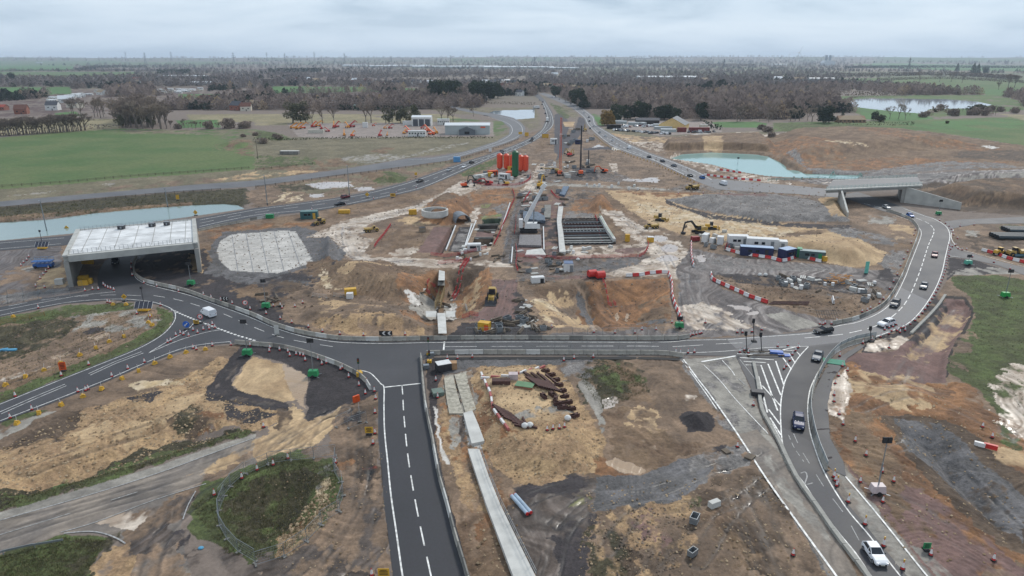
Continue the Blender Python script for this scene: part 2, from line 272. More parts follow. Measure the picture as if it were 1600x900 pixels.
# (class, outline in photo pixels, raggedness in metres, cover 0..1, streak direction in degrees from +x or None)
G = [
 ('plough', [(-200,104),(400,106),(700,128),(600,160),(-200,190)], 20, .5), ('bright', [(-80,137),(109,136),(112,147),(-80,150)], 2, 1), ('bright', [(-80,101),(115,103),(115,110),(-80,111)], 2, 1),
 ('field', [(-80,112),(212,112),(210,118),(60,122),(-80,122)], 3, 1), ('olive', [(-80,94),(300,94),(300,99),(-80,101)], 30, .6), ('field', [(-80,98.5),(420,99.5),(420,101),(-80,103)], 30, 1), ('field', [(1380,97),(1700,98),(1700,99.5),(1380,99)], 30, 1), ('field', [(700,98),(1000,98.5),(1000,99.5),(700,99.5)], 30, .7), ('field', [(-80,95),(120,94),(200,97),(-80,98)], 30, .7),
 ('straw', [(-80,188),(110,186),(190,186),(190,205),(-80,214)], 3, 1), ('bright', [(85,177),(118,174),(128,181),(90,184)], 2, 1),
 ('field', [(-120,226),(-60,222),(0,215),(60,210),(110,206),(190,201),(270,203),(400,202),(440,210),(456,216),(430,243),(440,259),(400,266),(300,272),(200,279),(100,289),(0,296),(-120,306)], 1.5, 1),
 ('olive', [(170,203),(400,203),(455,215),(440,232),(380,226),(330,210),(200,209)], 6, .75), ('brown', [(330,228),(380,220),(440,222),(450,240),(400,246)], 8, .6),
 ('straw', [(290,179),(400,178),(420,190),(300,192)], 2, 1), ('bright', [(275,188),(340,187),(345,199),(280,200)], 2, 1), ('straw', [(395,178),(700,178),(740,192),(640,194),(400,196)], 2, .9),
 ('bright', [(278,147),(345,147),(342,156),(282,156)], 2, 1), ('bright', [(425,135),(570,136),(592,143),(425,146)], 2, 1), ('plough', [(425,147),(592,145),(602,160),(425,160)], 2, 1), ('bright', [(628,138),(670,139),(664,152),(632,150)], 2, 1),
 ('olive', [(660,168),(840,168),(845,200),(830,205),(800,180),(700,178)], 5, .9), ('field', [(680,183),(790,190),(795,200),(780,212),(700,196)], 3, .8),
 ('olive', [(395,218),(470,214),(770,214),(800,205),(790,222),(740,236),(640,246),(560,260),(400,282)], 2, 1), ('yard', [(448,193),(600,192),(770,190),(772,212),(520,216),(466,214)], 1, 1),
 ('grass', [(400,205),(440,212),(460,218),(400,222)], 2, 1), ('grass', [(400,243),(490,246),(500,256),(400,266)], 3, .7), ('conold', [(520,249),(560,243),(600,240),(640,244),(620,250),(570,256)], 2, .6), ('brown', [(490,250),(530,247),(560,258),(500,262)], 2, .8), ('brown', [(575,236),(600,230),(618,232),(600,240)], 2, .9),
 ('conold', [(640,242),(690,228),(740,222),(700,232),(650,244)], 2, .4),
 ('brown', [(400,262),(480,258),(520,266),(400,280)], 3, .7), ('sand', [(400,272),(470,266),(500,268),(400,280)], 2, .6),
 ('olive', [(-90,300),(0,296),(200,280),(400,264),(450,268),(400,282),(175,300),(-90,322)], 1.5, 1), ('mud', [(-90,312),(100,300),(250,284),(420,270),(400,280),(175,298)], 3, .45), ('conold', [(10,306),(90,298),(60,304)], 2, .6), ('conold', [(160,288),(180,286),(175,292)], 2, .6), ('sand', [(330,282),(400,268),(440,270),(400,280)], 3, .5),
 ('dveg', [(-90,331),(0,324),(175,308),(300,299),(385,294),(400,312),(380,322),(300,320),(150,332),(-90,356)], 1, 1), ('brown', [(-90,345),(0,338),(150,326),(300,316),(300,320),(150,333),(-90,354)], 1, .9), ('mud', [(385,300),(410,292),(440,290),(430,320),(395,326)], 2, 1),
 ('mud', [(400,292),(525,275),(640,262),(740,240),(800,222),(836,205),(850,200),(845,212),(767,240),(700,261),(640,282),(520,309),(400,325)], 1.5, 1), ('olive', [(440,290),(640,262),(760,240),(700,258),(600,290),(500,308)], 4, .55), ('grass', [(570,278),(600,272),(640,278),(625,286),(590,286)], 2, .9), ('dveg', [(430,290),(470,286),(500,296),(440,300)], 3, .8), ('brown', [(560,272),(600,266),(600,280),(580,282)], 2, .9),
 ('puddle', [(478,288),(510,284),(545,284),(552,292),(520,293),(500,296)], 1.5, 1), ('puddle', [(553,293),(580,292),(586,296),(560,299)], 1, 1), ('puddle', [(484,304),(505,302),(508,307),(486,309)], 1, 1), ('pale', [(440,300),(480,302),(470,314),(420,318)], 4, .4),
 # right-hand country
 ('field', [(1310,123),(1450,120),(1700,128),(1700,152),(1500,146),(1392,134),(1312,126)], 4, 1), ('bright', [(1330,101),(1400,100),(1700,105),(1700,112),(1480,110),(1380,106)], 10, 1), ('bright', [(1490,141),(1700,137),(1700,150),(1560,150)], 2, 1),
 ('field', [(1300,150),(1560,148),(1600,160),(1600,172),(1440,186),(1350,182),(1310,165)], 3, .9), ('bright', [(1340,168),(1440,176),(1460,186),(1400,190),(1350,186)], 2, 1),
 ('field', [(1290,190),(1420,188),(1600,182),(1750,182),(1750,240),(1600,228),(1500,212),(1440,204),(1330,210),(1240,214),(1205,206),(1210,192)], 3, 1), ('grass', [(1205,192),(1330,194),(1420,203),(1340,211),(1230,214)], 4, .9), ('bright', [(1400,192),(1560,186),(1600,190),(1600,200),(1480,206)], 4, .7),
 ('straw', [(1560,178),(1620,180),(1700,190),(1600,188)], 2, .9), ('olive', [(1020,158),(1100,158),(1150,164),(1180,176),(1140,172),(1060,176)], 3, 1), ('bright', [(1062,168),(1080,166),(1090,176),(1064,178)], 2, 1), ('bright', [(1080,191),(1180,190),(1200,193),(1190,200),(1085,198)], 2, 1),
 ('yard', [(960,188),(1110,190),(1130,206),(1030,212),(975,202)], 2, 1), ('olive', [(940,200),(975,202),(1030,213),(1130,207),(1215,204),(1200,216),(1040,218),(960,212)], 2, 1), ('bright', [(925,178),(938,180),(944,196),(934,196)], 2, .9),
 ('mud', [(930,206),(1000,214),(1180,210),(1215,216),(1200,240),(1290,275),(1310,296),(1160,284),(1112,279),(1050,251),(975,221)], 2, 1), ('wet', [(960,214),(1030,222),(1060,240),(1110,258),(1200,278),(1240,288),(1160,282),(1090,262),(1010,232)], 4, .5), ('sand', [(940,206),(1000,213),(1060,216),(1050,224),(990,222)], 3, .6),
 ('conc', [(1050,219),(1065,217),(1074,222),(1056,223)], 1, 1), ('conc', [(1078,220),(1090,217),(1118,219),(1086,223)], 1.5, 1), ('wet', [(1140,212),(1200,210),(1260,214),(1240,219),(1150,218)], 3, .7),
 ('brown', [(1035,226),(1080,220),(1190,215),(1210,242),(1180,238),(1110,235),(1062,238),(1042,246)], 2, 1), ('sand', [(1096,222),(1128,221),(1130,237),(1100,235)], 1, .9),
 ('brown', [(1190,214),(1330,208),(1450,205),(1560,222),(1750,244),(1750,276),(1600,268),(1420,262),(1350,270),(1260,268),(1235,256),(1205,242)], 3, 1), ('clay', [(1190,226),(1240,222),(1300,232),(1320,250),(1240,256),(1205,242)], 5, .6), ('clay', [(1330,212),(1380,210),(1420,222),(1500,222),(1560,232),(1540,236),(1380,226)], 8, .5), ('mud2', [(1500,236),(1600,234),(1700,246),(1600,252),(1490,246)], 4, .9), ('clay', [(1240,254),(1340,250),(1400,244),(1500,252),(1600,252),(1500,260),(1350,266),(1262,268)], 4, .6), ('agg', [(1228,244),(1240,240),(1260,262),(1350,268),(1420,258),(1480,252),(1560,254),(1600,262),(1500,264),(1360,274),(1270,270)], 2, .9), ('white', [(1532,228),(1545,227),(1563,231),(1550,233)], 2, .9), ('pale', [(1290,232),(1350,236),(1346,238),(1290,235)], 4, .5),
 ('apron', [(1190,276),(1260,280),(1340,274),(1600,264),(1750,260),(1750,284),(1600,284),(1440,292),(1300,290)], 2, 1), ('agg', [(1340,277),(1420,272),(1600,266),(1700,262),(1700,270),(1600,274),(1440,282)], 1.5, .95), ('conold', [(1440,286),(1600,278),(1700,276),(1700,282),(1600,283)], 1.5, .7), ('wet', [(1280,286),(1360,280),(1430,284),(1350,288)], 2, .8),
 ('mud2', [(1430,290),(1500,286),(1750,284),(1750,336),(1600,337),(1500,330),(1440,318)], 2, 1), ('brown', [(1440,296),(1500,288),(1700,286),(1700,326),(1500,322)], 5, .6),
 ('mud', [(1480,350),(1600,350),(1700,350),(1700,440),(1600,418),(1520,396),(1492,384)], 1, 1), ('mud2', [(1500,370),(1560,365),(1600,380),(1600,410),(1530,395)], 4, .6), ('conold', [(1512,360),(1530,362),(1526,370),(1510,368)], 1, .9), ('grass', [(1560,350),(1620,352),(1600,362),(1560,358)], 2, .5),
 ('plan', [(1482,402),(1520,406),(1600,430),(1600,440),(1560,432),(1490,430),(1478,445)], 1, 1), ('conold', [(1490,420),(1560,418),(1600,428),(1600,436),(1490,430)], 1.5, .7),
 # construction site
 ('mud', [(95,384),(320,357),(500,329),(655,297),(767,249),(850,212),(870,190),(900,196),(950,228),(1062,271),(1160,300),(1330,312),(1420,343),(1438,366),(1412,432),(1395,465),(1340,501),(1200,524),(1075,530),(500,529),(325,470),(225,441),(209,420),(240,392),(95,440)], 0, 1),
 ('apron', [(-90,392),(0,393),(95,385),(95,440),(130,455),(60,467),(0,478),(-90,484)], 1, 1), ('mud', [(0,425),(60,410),(100,420),(110,450),(60,466),(0,474)], 3, .8), ('sand', [(55,442),(80,420),(100,415),(106,448),(62,450)], 1.5, .9), ('conold', [(35,420),(60,412),(66,418),(40,424)], 1, .9), ('agg', [(0,462),(60,452),(130,452),(60,464),(0,476)], 1.5, .9),
 ('brown', [(320,357),(500,330),(655,298),(740,262),(720,285),(640,320),(500,345),(330,372)], 2, .6), ('clay', [(318,362),(400,350),(500,346),(490,356),(400,358),(330,376)], 2, .6), ('grass', [(712,271),(800,238),(806,240),(760,264),(728,276)], 1, .9),
 ('plan', [(240,392),(320,388),(335,420),(440,440),(500,445),(450,455),(500,520),(430,508),(350,478),(250,447),(214,432),(212,410)], 1.5, .95), ('brown', [(320,385),(335,380),(345,425),(330,425)], 1, .9), ('aggblue', [(330,405),(380,432),(480,430),(520,418),(480,446),(380,444),(320,428)], 2, .9), ('sand', [(296,395),(312,400),(318,428),(300,424)], 1, .9), ('brown', [(350,440),(420,446),(470,470),(440,480),(370,462)], 2, .7),
 ('aggblue', [(325,395),(336,375),(350,362),(462,355),(490,366),(500,412),(430,434),(355,430),(335,416)], 1, 1), ('conc', [(338,392),(345,376),(362,366),(448,360),(462,362),(476,384),(490,410),(434,427),(362,423),(345,410)], .3, 1),
 ('aggblue', [(460,352),(490,360),(528,368),(540,392),(536,408),(498,420),(488,408),(476,384)], 1, 1), ('mud2', [(498,366),(526,368),(538,380),(530,385)], 1.5, .8),
 ('wet', [(480,372),(500,362),(530,347),(580,335),(650,321),(690,301),(722,282),(738,290),(735,300),(712,308),(690,312),(660,328),(600,343),(575,352),(585,370),(568,390),(582,402),(640,403),(700,408),(790,407),(800,418),(680,418),(600,412),(550,410),(538,395),(530,380),(500,372)], 1.5, .95),
 ('mud', [(560,370),(600,345),(650,350),(700,345),(690,356),(650,395),(600,402),(570,392),(585,372)], 2, 1), ('brown', [(595,370),(640,352),(670,356),(650,394),(600,398)], 3, .8), ('wet', [(610,396),(640,385),(652,385),(652,396),(620,402)], 1.5, .9), ('sand', [(618,345),(648,332),(660,345),(690,350),(650,352)], 2, .8), ('sand', [(660,325),(690,305),(700,310),(690,330)], 2, .7),
 ('clay', [(655,345),(668,318),(690,304),(730,306),(738,325),(760,340),(722,350),(690,352)], 1, 1), ('brown', [(670,316),(700,304),(722,306),(712,326),(680,328)], 2, .9), ('clay', [(735,300),(800,292),(812,300),(800,318),(760,318),(738,322)], 2, .8), ('wet', [(742,326),(752,324),(742,352),(724,350)], 1, .9), ('algae', [(752,320),(768,318),(764,324),(750,324)], .5, .9), ('clay', [(758,336),(790,310),(796,314),(772,338)], 1, .9), ('agg', [(770,325),(796,312),(790,342),(778,342)], 1, .7), ('algae', [(752,338),(784,334),(782,344),(752,344)], .5, .7),
 ('red', [(678,355),(706,355),(692,397),(652,394)], .3, 1), ('plan', [(718,354),(736,355),(724,394),(700,393)], .2, 1), ('agg', [(720,356),(734,356),(722,392),(704,392)], .2, .7), ('black', [(706,353),(712,353),(692,396),(688,396)], .2, 1),
 ('gnet', [(753,342),(784,341),(781,351),(754,351)], .1, 1), ('black', [(748,352),(779,352),(775,361),(746,361)], .1, 1), ('red', [(746,362),(775,361),(770,373),(741,373)], .1, 1), ('black', [(740,374),(771,373),(767,385),(736,385)], .1, 1), ('rust', [(741,378),(769,377),(768,381),(740,382)], .3, .8), ('wet', [(744,386),(768,386),(764,394),(740,394)], .6, .8),
 ('haul', [(812,298),(832,296),(822,330),(812,370),(806,412),(782,412),(790,370),(800,330)], 1, 1), ('wet', [(842,256),(864,256),(840,298),(814,298)], 1.5, .8), ('haul', [(856,250),(866,250),(846,288),(834,296)], 1, .8),
 ('red', [(818,310),(880,300),(885,345),(878,385),(870,410),(806,412),(812,370)], 1, .7), ('plan', [(835,345),(880,340),(872,400),(850,400)], 2, .5), ('haul', [(846,268),(925,262),(960,268),(1000,285),(880,282),(840,292)], 2, .8), ('plan', [(895,262),(930,260),(935,280),(890,282)], 1, .8), ('conold', [(830,285),(870,286),(1000,292),(1100,300),(1000,296),(880,291),(830,291)], 1, .8),
 ('haul', [(808,412),(870,402),(1000,402),(1025,398),(1030,408),(980,425),(940,440),(808,440)], 2, .8), ('aggblue', [(945,408),(1000,400),(1005,412),(960,422),(880,424)], 2, .7), ('red', [(835,432),(930,428),(940,436),(850,440)], 1, .7),
 ('black', [(877,342),(936,342),(962,382),(880,384)], .2, 1), ('brown', [(938,342),(955,340),(985,365),(978,380),(962,382)], 1, 1), ('wet', [(888,388),(1010,380),(1015,394),(960,402),(890,402)], 1.5, .8), ('red', [(960,390),(1010,385),(1005,396),(965,398)], 1, .8), ('agg', [(885,330),(935,330),(940,342),(880,344)], 1, .7),
 ('clay', [(900,312),(935,304),(960,310),(965,330),(930,335),(890,328)], 1.5, .9), ('haul', [(880,296),(935,298),(955,310),(900,312),(880,330)], 3, .5), ('brown', [(935,302),(1000,318),(1010,330),(990,352),(960,330)], 2, .8),
 ('sand', [(945,297),(1025,300),(1105,304),(1060,309),(1045,314),(1100,332),(1200,346),(1290,358),(1345,374),(1320,390),(1200,386),(1070,368),(1020,350),(985,330)], 1, 1), ('pale', [(985,312),(1040,322),(1180,346),(1290,372),(1200,380),(1070,358),(1010,335)], 4, .6), ('clay', [(950,298),(1090,301),(1100,306),(1050,308),(970,304)], 2, .6),
 ('plan', [(1040,310),(1060,322),(1120,336),(1200,348),(1340,352),(1340,362),(1200,352),(1110,342),(1042,318)], 1, .9), ('agg', [(1042,312),(1090,304),(1200,304),(1290,316),(1340,348),(1200,348),(1120,334),(1062,320)], 1, 1), ('red', [(1112,303),(1200,302),(1260,306),(1200,314),(1125,312)], 2, .8),
 ('brown', [(1200,296),(1290,296),(1292,306),(1240,306),(1190,302)], 2, 1), ('haul', [(1080,286),(1160,298),(1320,312),(1300,318),(1160,304),(1040,296)], 1.5, .7), ('sand', [(1278,309),(1318,306),(1324,344),(1296,344)], .8, 1),
 ('mud', [(1322,336),(1420,345),(1436,366),(1418,386),(1380,376),(1330,356)], 1, 1), ('conold', [(1360,336),(1395,338),(1400,350),(1360,350)], 2, .7), ('sand', [(1390,350),(1425,352),(1430,368),(1400,376)], 2, .6), ('agg', [(1280,356),(1330,356),(1400,374),(1395,384),(1340,376)], 2, .8),
 ('sand', [(1200,372),(1290,366),(1340,372),(1386,396),(1372,414),(1330,418),(1260,405),(1200,386)], 1, 1), ('brown', [(1200,366),(1290,358),(1300,364),(1210,372)], 1.5, .8), ('brown', [(1158,384),(1176,376),(1202,386),(1190,395),(1162,394)], 1, 1),
 ('agg', [(1386,392),(1412,390),(1418,402),(1400,430),(1386,420),(1376,412)], 1, .9), ('brown', [(1398,378),(1428,382),(1418,398),(1400,394)], 1.5, .7),
 ('wet', [(935,328),(968,330),(990,348),(1040,362),(1076,388),(1084,425),(1060,436),(985,436),(945,428),(1015,404),(1012,382),(985,370),(960,346)], 1.5, .95), ('mud', [(995,362),(1060,362),(1130,385),(1060,392),(1020,380)], 3, .6),
 ('apron', [(1062,440),(1056,420),(1080,388),(1150,402),(1290,413),(1384,424),(1410,432),(1380,470),(1340,500),(1290,510),(1200,524),(1075,528),(1058,505)], .8, 1), ('wet', [(1060,480),(1120,470),(1150,500),(1200,510),(1140,516),(1062,520)], 2, .7), ('agg', [(1080,400),(1200,410),(1290,418),(1280,426),(1150,420),(1090,418)], 3, .5),
 ('puddle', ell(1030,373,13,5), .4, 1), ('puddle', ell(1046,388,14,6), .4, 1), ('puddle', ell(1044,404,19,5), 1, 1), ('puddle', [(1140,475),(1160,478),(1178,482),(1170,485),(1150,483)], 1.5, 1), ('puddle', ell(1178,491,8,3), 1, 1), ('puddle', ell(1095,404,7,6), 1, 1), ('puddle', [(1200,440),(1220,438),(1228,441)], 1, 1),
 ('mud', [(1112,430),(1160,430),(1240,434),(1350,440),(1388,456),(1374,475),(1336,498),(1292,500),(1200,476),(1130,452)], .8, 1), ('brown', [(1130,440),(1240,455),(1340,470),(1350,490),(1290,498),(1200,470)], 3, .8), ('plan', [(1108,427),(1200,430),(1330,436),(1370,445),(1340,460),(1220,448),(1130,440)], 1.5, .8), ('agg', [(1270,440),(1360,442),(1372,460),(1300,465)], 2, .4), ('plan', [(1378,415),(1410,432),(1396,462),(1386,448),(1366,438)], 1, .7),
 ('conold', [(1196,492),(1228,487),(1284,508),(1240,516)], .3, 1),
 ('brown', [(478,408),(600,406),(660,426),(690,452),(640,474),(560,472),(500,450)], 1.5, 1), ('sand', [(530,430),(560,416),(612,414),(610,420),(560,428),(545,438)], 1.5, .9), ('clay', [(620,425),(690,440),(680,452),(640,446)], 2, .8), ('pale', [(495,432),(505,420),(515,445),(540,452),(510,450)], 2, .7), ('plan', [(400,438),(500,418),(540,412),(500,432),(490,450),(400,450)], 2, .6),
 ('mud', [(450,455),(560,462),(640,478),(680,505),(678,526),(520,526),(440,500)], 1.5, 1), ('gravel', [(470,505),(560,498),(660,508),(672,524),(560,524)], 2, .7), ('sand', [(480,472),(560,470),(600,480),(560,492),(500,500)], 4, .6), ('clay', [(620,486),(680,486),(684,508),(640,505)], 2, .8), ('mud2', [(400,440),(450,438),(500,452),(480,462),(410,452)], 3, .7),
 ('clay', [(618,440),(680,420),(700,430),(660,450),(630,478)], 2, .8), ('clay', [(706,446),(735,424),(765,418),(772,450),(762,475),(720,500)], 1, 1), ('sand', [(722,446),(745,428),(755,440),(735,470),(718,478)], 2, .7), ('mud2', [(700,418),(760,410),(752,424),(712,440)], 2, .7),
 ('conold', [(640,464),(660,450),(712,446),(714,490),(664,494),(640,482)], .6, 1), ('white', [(638,458),(655,458),(650,472),(636,470)], 1.5, .8), ('white', [(694,448),(712,448),(712,486),(692,488)], 1, .7), ('black', [(680,450),(684,450),(684,490),(680,490)], .2, .9), ('brown', [(684,448),(692,448),(692,490),(684,490)], .3, 1),
 ('red', [(768,437),(808,437),(809,498),(730,502),(748,488),(770,470)], .4, 1), ('plan', [(720,506),(800,500),(830,490),(858,520),(830,526),(700,526)], .8, 1), ('plan', [(800,450),(830,470),(850,500),(860,522),(820,524),(808,500)], 1.5, .8),
 ('mud', [(808,440),(1045,430),(1050,500),(1030,518),(840,520),(820,470)], 1, 1), ('clay', [(915,440),(1044,434),(1048,500),(1010,512),(944,514)], 1, 1), ('brown', [(1000,462),(1044,462),(1046,500),(1000,510)], 2, .8), ('brown', [(820,445),(900,442),(900,455),(830,465)], 2, .8), ('sand', [(850,455),(890,455),(920,512),(870,514),(835,480)], 3, .7), ('pale', [(832,468),(850,462),(870,470),(880,480),(850,474),(835,474)], 1.5, .9), ('pale', [(848,490),(862,492),(862,502),(850,500)], 1, .9), ('tanpud', [(908,488),(913,486),(934,516),(926,516)], .4, 1), ('clay', [(898,465),(908,465),(928,500),(914,495)], .6, 1), ('aggblue', [(900,450),(914,452),(932,482),(930,500),(918,484),(905,466)], .8, 1), ('tanpud', ell(965,475,2.5,6), .5, 1), ('tanpud', ell(980,477,2.5,7), .5, 1), ('aggblue', [(1000,500),(1030,492),(1050,505),(1000,514)], 2, .6),
 ('apron', [(860,521),(1050,512),(1075,520),(1075,530),(860,530)], 1, .9), ('road', [(500,524),(560,528),(800,527),(860,524),(860,531),(560,533)], .5, .7),
 # roads leading away
 ('road', [(866,180),(880,172),(890,196),(884,215),(876,240),(866,240),(866,205)], .5, 1), ('road', [(905,182),(914,186),(916,198),(898,222),(880,240),(868,252),(876,226),(898,200)], .5, 1), ('grass', [(858,160),(880,168),(898,180),(884,186),(870,176)], 1, .9), ('olive', [(880,160),(905,180),(898,186),(876,172)], 1, .8), ('sand', [(880,190),(898,190),(896,198),(882,198)], .8, 1), ('puddle', [(925,230),(935,226),(946,230),(935,232)], .8, 1), ('road', [(910,231),(955,229),(956,234),(912,235)], .5, .9), ('conc', [(955,231),(968,229),(975,234),(958,235)], .8, 1), ('brown', [(840,220),(860,210),(866,226),(836,240)], 2, .9), ('mud2', [(910,240),(940,238),(950,252),(915,258)], 2, .7), ('wet', [(952,255),(964,255),(966,268),(956,268)], 1, .9), ('puddle', [(990,285),(1010,278),(1028,277),(1030,286),(1010,284)], 1, 1), ('puddle', ell(985,281,14,2), 1, .8),
 ('yard', [(722,285),(745,276),(780,262),(826,262),(835,275),(815,292),(740,296)], 1, .9), ('wet', [(700,300),(740,285),(760,288),(742,298),(720,305)], 1, .8),
 # south west
 ('mud', [(-90,505),(0,498),(175,473),(268,488),(268,505),(250,524),(0,628),(-90,658)], 0, 1), ('conold', [(110,500),(200,480),(245,490),(235,510),(150,520)], 4, .6), ('dveg', [(-90,520),(0,512),(60,500),(120,498),(110,520),(40,556),(-90,570)], 2, .95), ('plan', [(110,525),(150,512),(168,514),(150,522)], 1.5, .9), ('grass', [(-90,505),(0,496),(100,478),(200,473),(240,478),(180,486),(60,502),(-90,520)], 1, .9), ('grass', [(272,494),(271,502),(252,525),(212,546),(0,630),(-90,660),(-90,648),(0,612),(190,540),(240,512),(255,492),(240,480),(262,484)], 1, 1), ('tanpud', [(85,555),(110,548),(105,556),(90,562)], 1.5, .9), ('tanpud', [(142,528),(168,520),(172,524),(150,532)], 1.2, 1), ('wet', [(0,590),(90,572),(60,582),(0,600)], 2, .5), ('brown', [(0,600),(140,555),(190,540),(150,560),(0,615)], 1.5, .7),
 ('mud', [(-90,700),(0,662),(125,614),(225,572),(312,543),(377,538),(400,540),(380,560),(330,600),(200,660),(0,740),(-90,780)], 0, 1), ('grass', [(0,665),(0,658),(60,640),(75,640),(20,664)], .6, .9), ('conold', [(-90,708),(0,672),(70,644),(90,640),(60,655),(0,688),(-90,724)], .6, .9),
 ('gravel', [(-90,800),(-90,740),(0,700),(60,680),(140,640),(220,615),(290,590),(350,556),(362,560),(345,580),(322,612),(322,625),(350,628),(430,641),(440,658),(400,672),(330,660),(240,690),(130,740),(0,775)], 1.5, 1), ('mud2', [(0,690),(70,655),(140,640),(90,690),(0,712)], 3, .7), ('sand', [(120,680),(240,625),(330,610),(360,630),(300,640),(200,680),(80,730)], 3, .6), ('pale', [(200,602),(280,590),(300,585),(290,600),(220,608)], 1.5, .8), ('plan', [(205,622),(240,610),(250,616),(235,628),(210,630)], 1, .9), ('dveg', [(262,655),(300,632),(318,640),(310,668),(270,672)], 1.5, .9), ('mud2', [(250,655),(330,634),(352,650),(300,680)], 2, .5), ('plan', [(350,632),(368,630),(380,645),(400,640),(430,648),(400,660),(362,662)], 1, .9), ('clay', [(300,645),(350,640),(360,660),(320,668)], 2, .5),
 ('dveg', [(-90,820),(-90,785),(0,768),(70,745),(130,735),(215,690),(330,672),(392,670),(398,676),(310,704),(140,758),(0,800)], 1.2, 1), ('grass', [(0,775),(120,740),(240,695),(390,670),(395,676),(310,704),(140,758),(0,800)], 2, .8), ('bright', [(75,742),(104,734),(110,748),(82,756)], 1, .6), ('gravel', [(-90,790),(0,755),(130,715),(210,680),(260,660),(220,690),(130,735),(0,768)], 1, .8),
 ('conold', [(-90,838),(0,801),(137,761),(250,727),(312,705),(398,678),(400,682),(337,706),(250,738),(150,770),(0,813),(-90,850)], .25, 1), ('asph', [(-90,850),(0,813),(150,770),(250,738),(337,706),(400,683),(470,665),(520,650),(500,690),(430,712),(350,743),(310,765),(290,800),(285,830),(300,905),(205,905),(196,850),(175,838),(150,833),(95,835),(50,847),(0,862),(-90,896)], .4, 1),
 ('mud', [(200,800),(300,760),(400,700),(520,650),(500,700),(430,715),(350,745),(300,780),(285,840),(290,905),(190,905),(170,850)], 2.5, .75), ('sand', [(300,740),(430,670),(520,655),(480,690),(400,705),(340,740)], 2, .8), ('wet', [(150,815),(225,790),(240,800),(205,830),(180,830)], 1, .7), ('haul', [(205,830),(280,770),(305,770),(285,820),(260,870),(200,870)], 2, .6), ('plan', [(270,830),(300,822),(305,850),(280,860)], 1.5, .7),
 ('grass', [(-90,900),(0,864),(95,837),(150,835),(168,845),(150,880),(130,945),(-90,945)], 1, 1), ('dveg', [(120,845),(170,840),(165,880),(140,900),(110,905)], 2, .6), ('gravel', [(165,860),(205,850),(205,905),(140,905)], 1.5, .9),
 ('sand', [(384,566),(398,556),(440,570),(448,580),(446,600),(480,622),(430,632),(375,612),(364,600)], .8, 1), ('tanpud', [(440,568),(483,588),(480,612),(475,640),(462,620),(447,600)], .6, 1),
 ('plan', [(357,561),(378,540),(400,538),(480,548),(560,583),(590,612),(580,626),(545,632),(500,650),(480,668),(477,655),(482,622),(480,606),(487,590),(440,566),(398,553),(375,576),(362,594),(366,607),(385,613),(450,630),(456,640),(430,642),(350,628),(320,625),(322,610),(345,580)], .5, 1), ('haul', [(330,620),(350,585),(370,560),(378,566),(350,600),(370,618),(440,634),(400,632)], 1, .4),
 ('sand', [(430,660),(462,630),(480,660),(530,640),(545,632),(540,650),(500,690),(430,715),(400,730),(390,700)], 1.2, 1), ('mud2', [(432,640),(458,640),(455,655),(440,675),(428,668)], 1, .8),
 ('mud', [(540,632),(592,614),(592,690),(600,760),(615,945),(430,945),(430,880),(490,840),(520,780),(515,715),(520,660)], 1, 1), ('mud2', [(545,640),(590,625),(592,700),(600,760),(560,760),(530,700)], 2.5, .6), ('plan', [(540,650),(572,640),(566,662),(545,664)], 1, .8), ('clay', [(525,720),(552,718),(548,735),(528,738)], 1, .8), ('haul', [(560,760),(605,800),(615,905),(560,905),(520,880)], 4, .4), ('rust', [(567,730),(590,728),(590,732),(568,734)], .4, .7), ('black', [(568,736),(590,734),(590,739),(570,741)], .3, .8),
 ('grass', [(298,790),(318,755),(350,745),(430,713),(470,702),(472,712),(500,712),(530,728),(536,770),(520,800),(498,830),(440,875),(410,885),(350,865),(300,830)], 1, 1), ('mud', [(470,705),(520,712),(500,720),(470,718)], 1.5, .8), ('dveg', [(350,790),(400,755),(440,735),(490,738),(500,768),(460,820),(410,850),(365,835)], 2, .9), ('agg', [(492,735),(520,722),(512,760),(496,775)], 1, .5), ('pale', [(494,752),(518,738),(512,775),(502,800),(495,770)], 1, .8), ('gravel', [(430,850),(480,815),(520,790),(500,830),(450,870),(420,885)], 1.5, .9), ('grass', [(402,815),(425,805),(430,822),(410,830)], 1, 1), ('clay', [(440,830),(480,808),(470,824),(440,838)], 1, .7), ('haul', [(420,880),(500,850),(560,905),(430,945),(300,945),(290,860),(350,866)], 3, .6),
 # south centre
 ('mud', [(664,562),(1065,557),(1222,705),(1254,757),(1385,945),(745,945),(702,787),(675,665)], 0, 1), ('clay', [(684,600),(720,650),(760,720),(790,780),(830,860),(760,860),(715,760),(690,690)], 2, .6), ('gravel', [(686,640),(700,640),(720,690),(750,770),(780,800),(730,800),(705,750)], 1.5, .8), ('brown', [(715,805),(790,805),(850,945),(745,945)], 1.5, .8),
 ('plan', [(664,562),(700,558),(690,590),(684,600),(680,690),(690,740),(722,850),(745,945),(735,945),(702,787),(675,665)], .3, 1), ('white', [(677,635),(682,640),(690,690),(702,725),(696,726),(688,706),(686,690)], .4, 1),
 ('aggblue', [(690,560),(1000,556),(900,566),(860,573),(838,577),(800,572),(770,583),(735,575),(692,588)], 1, 1), ('gravel', [(735,590),(752,572),(790,572),(860,570),(888,590),(905,620),(942,680),(935,735),(870,750),(830,765),(800,760),(770,720),(745,690)], 1.2, 1), ('sand', [(755,590),(850,580),(880,610),(902,652),(885,665),(810,675),(775,650)], 1.2, .95), ('conold', [(800,665),(870,640),(890,650),(880,662),(815,672)], 2, .6), ('clay', [(735,590),(752,600),(768,650),(800,690),(770,715),(745,690),(738,630)], 2, .6),
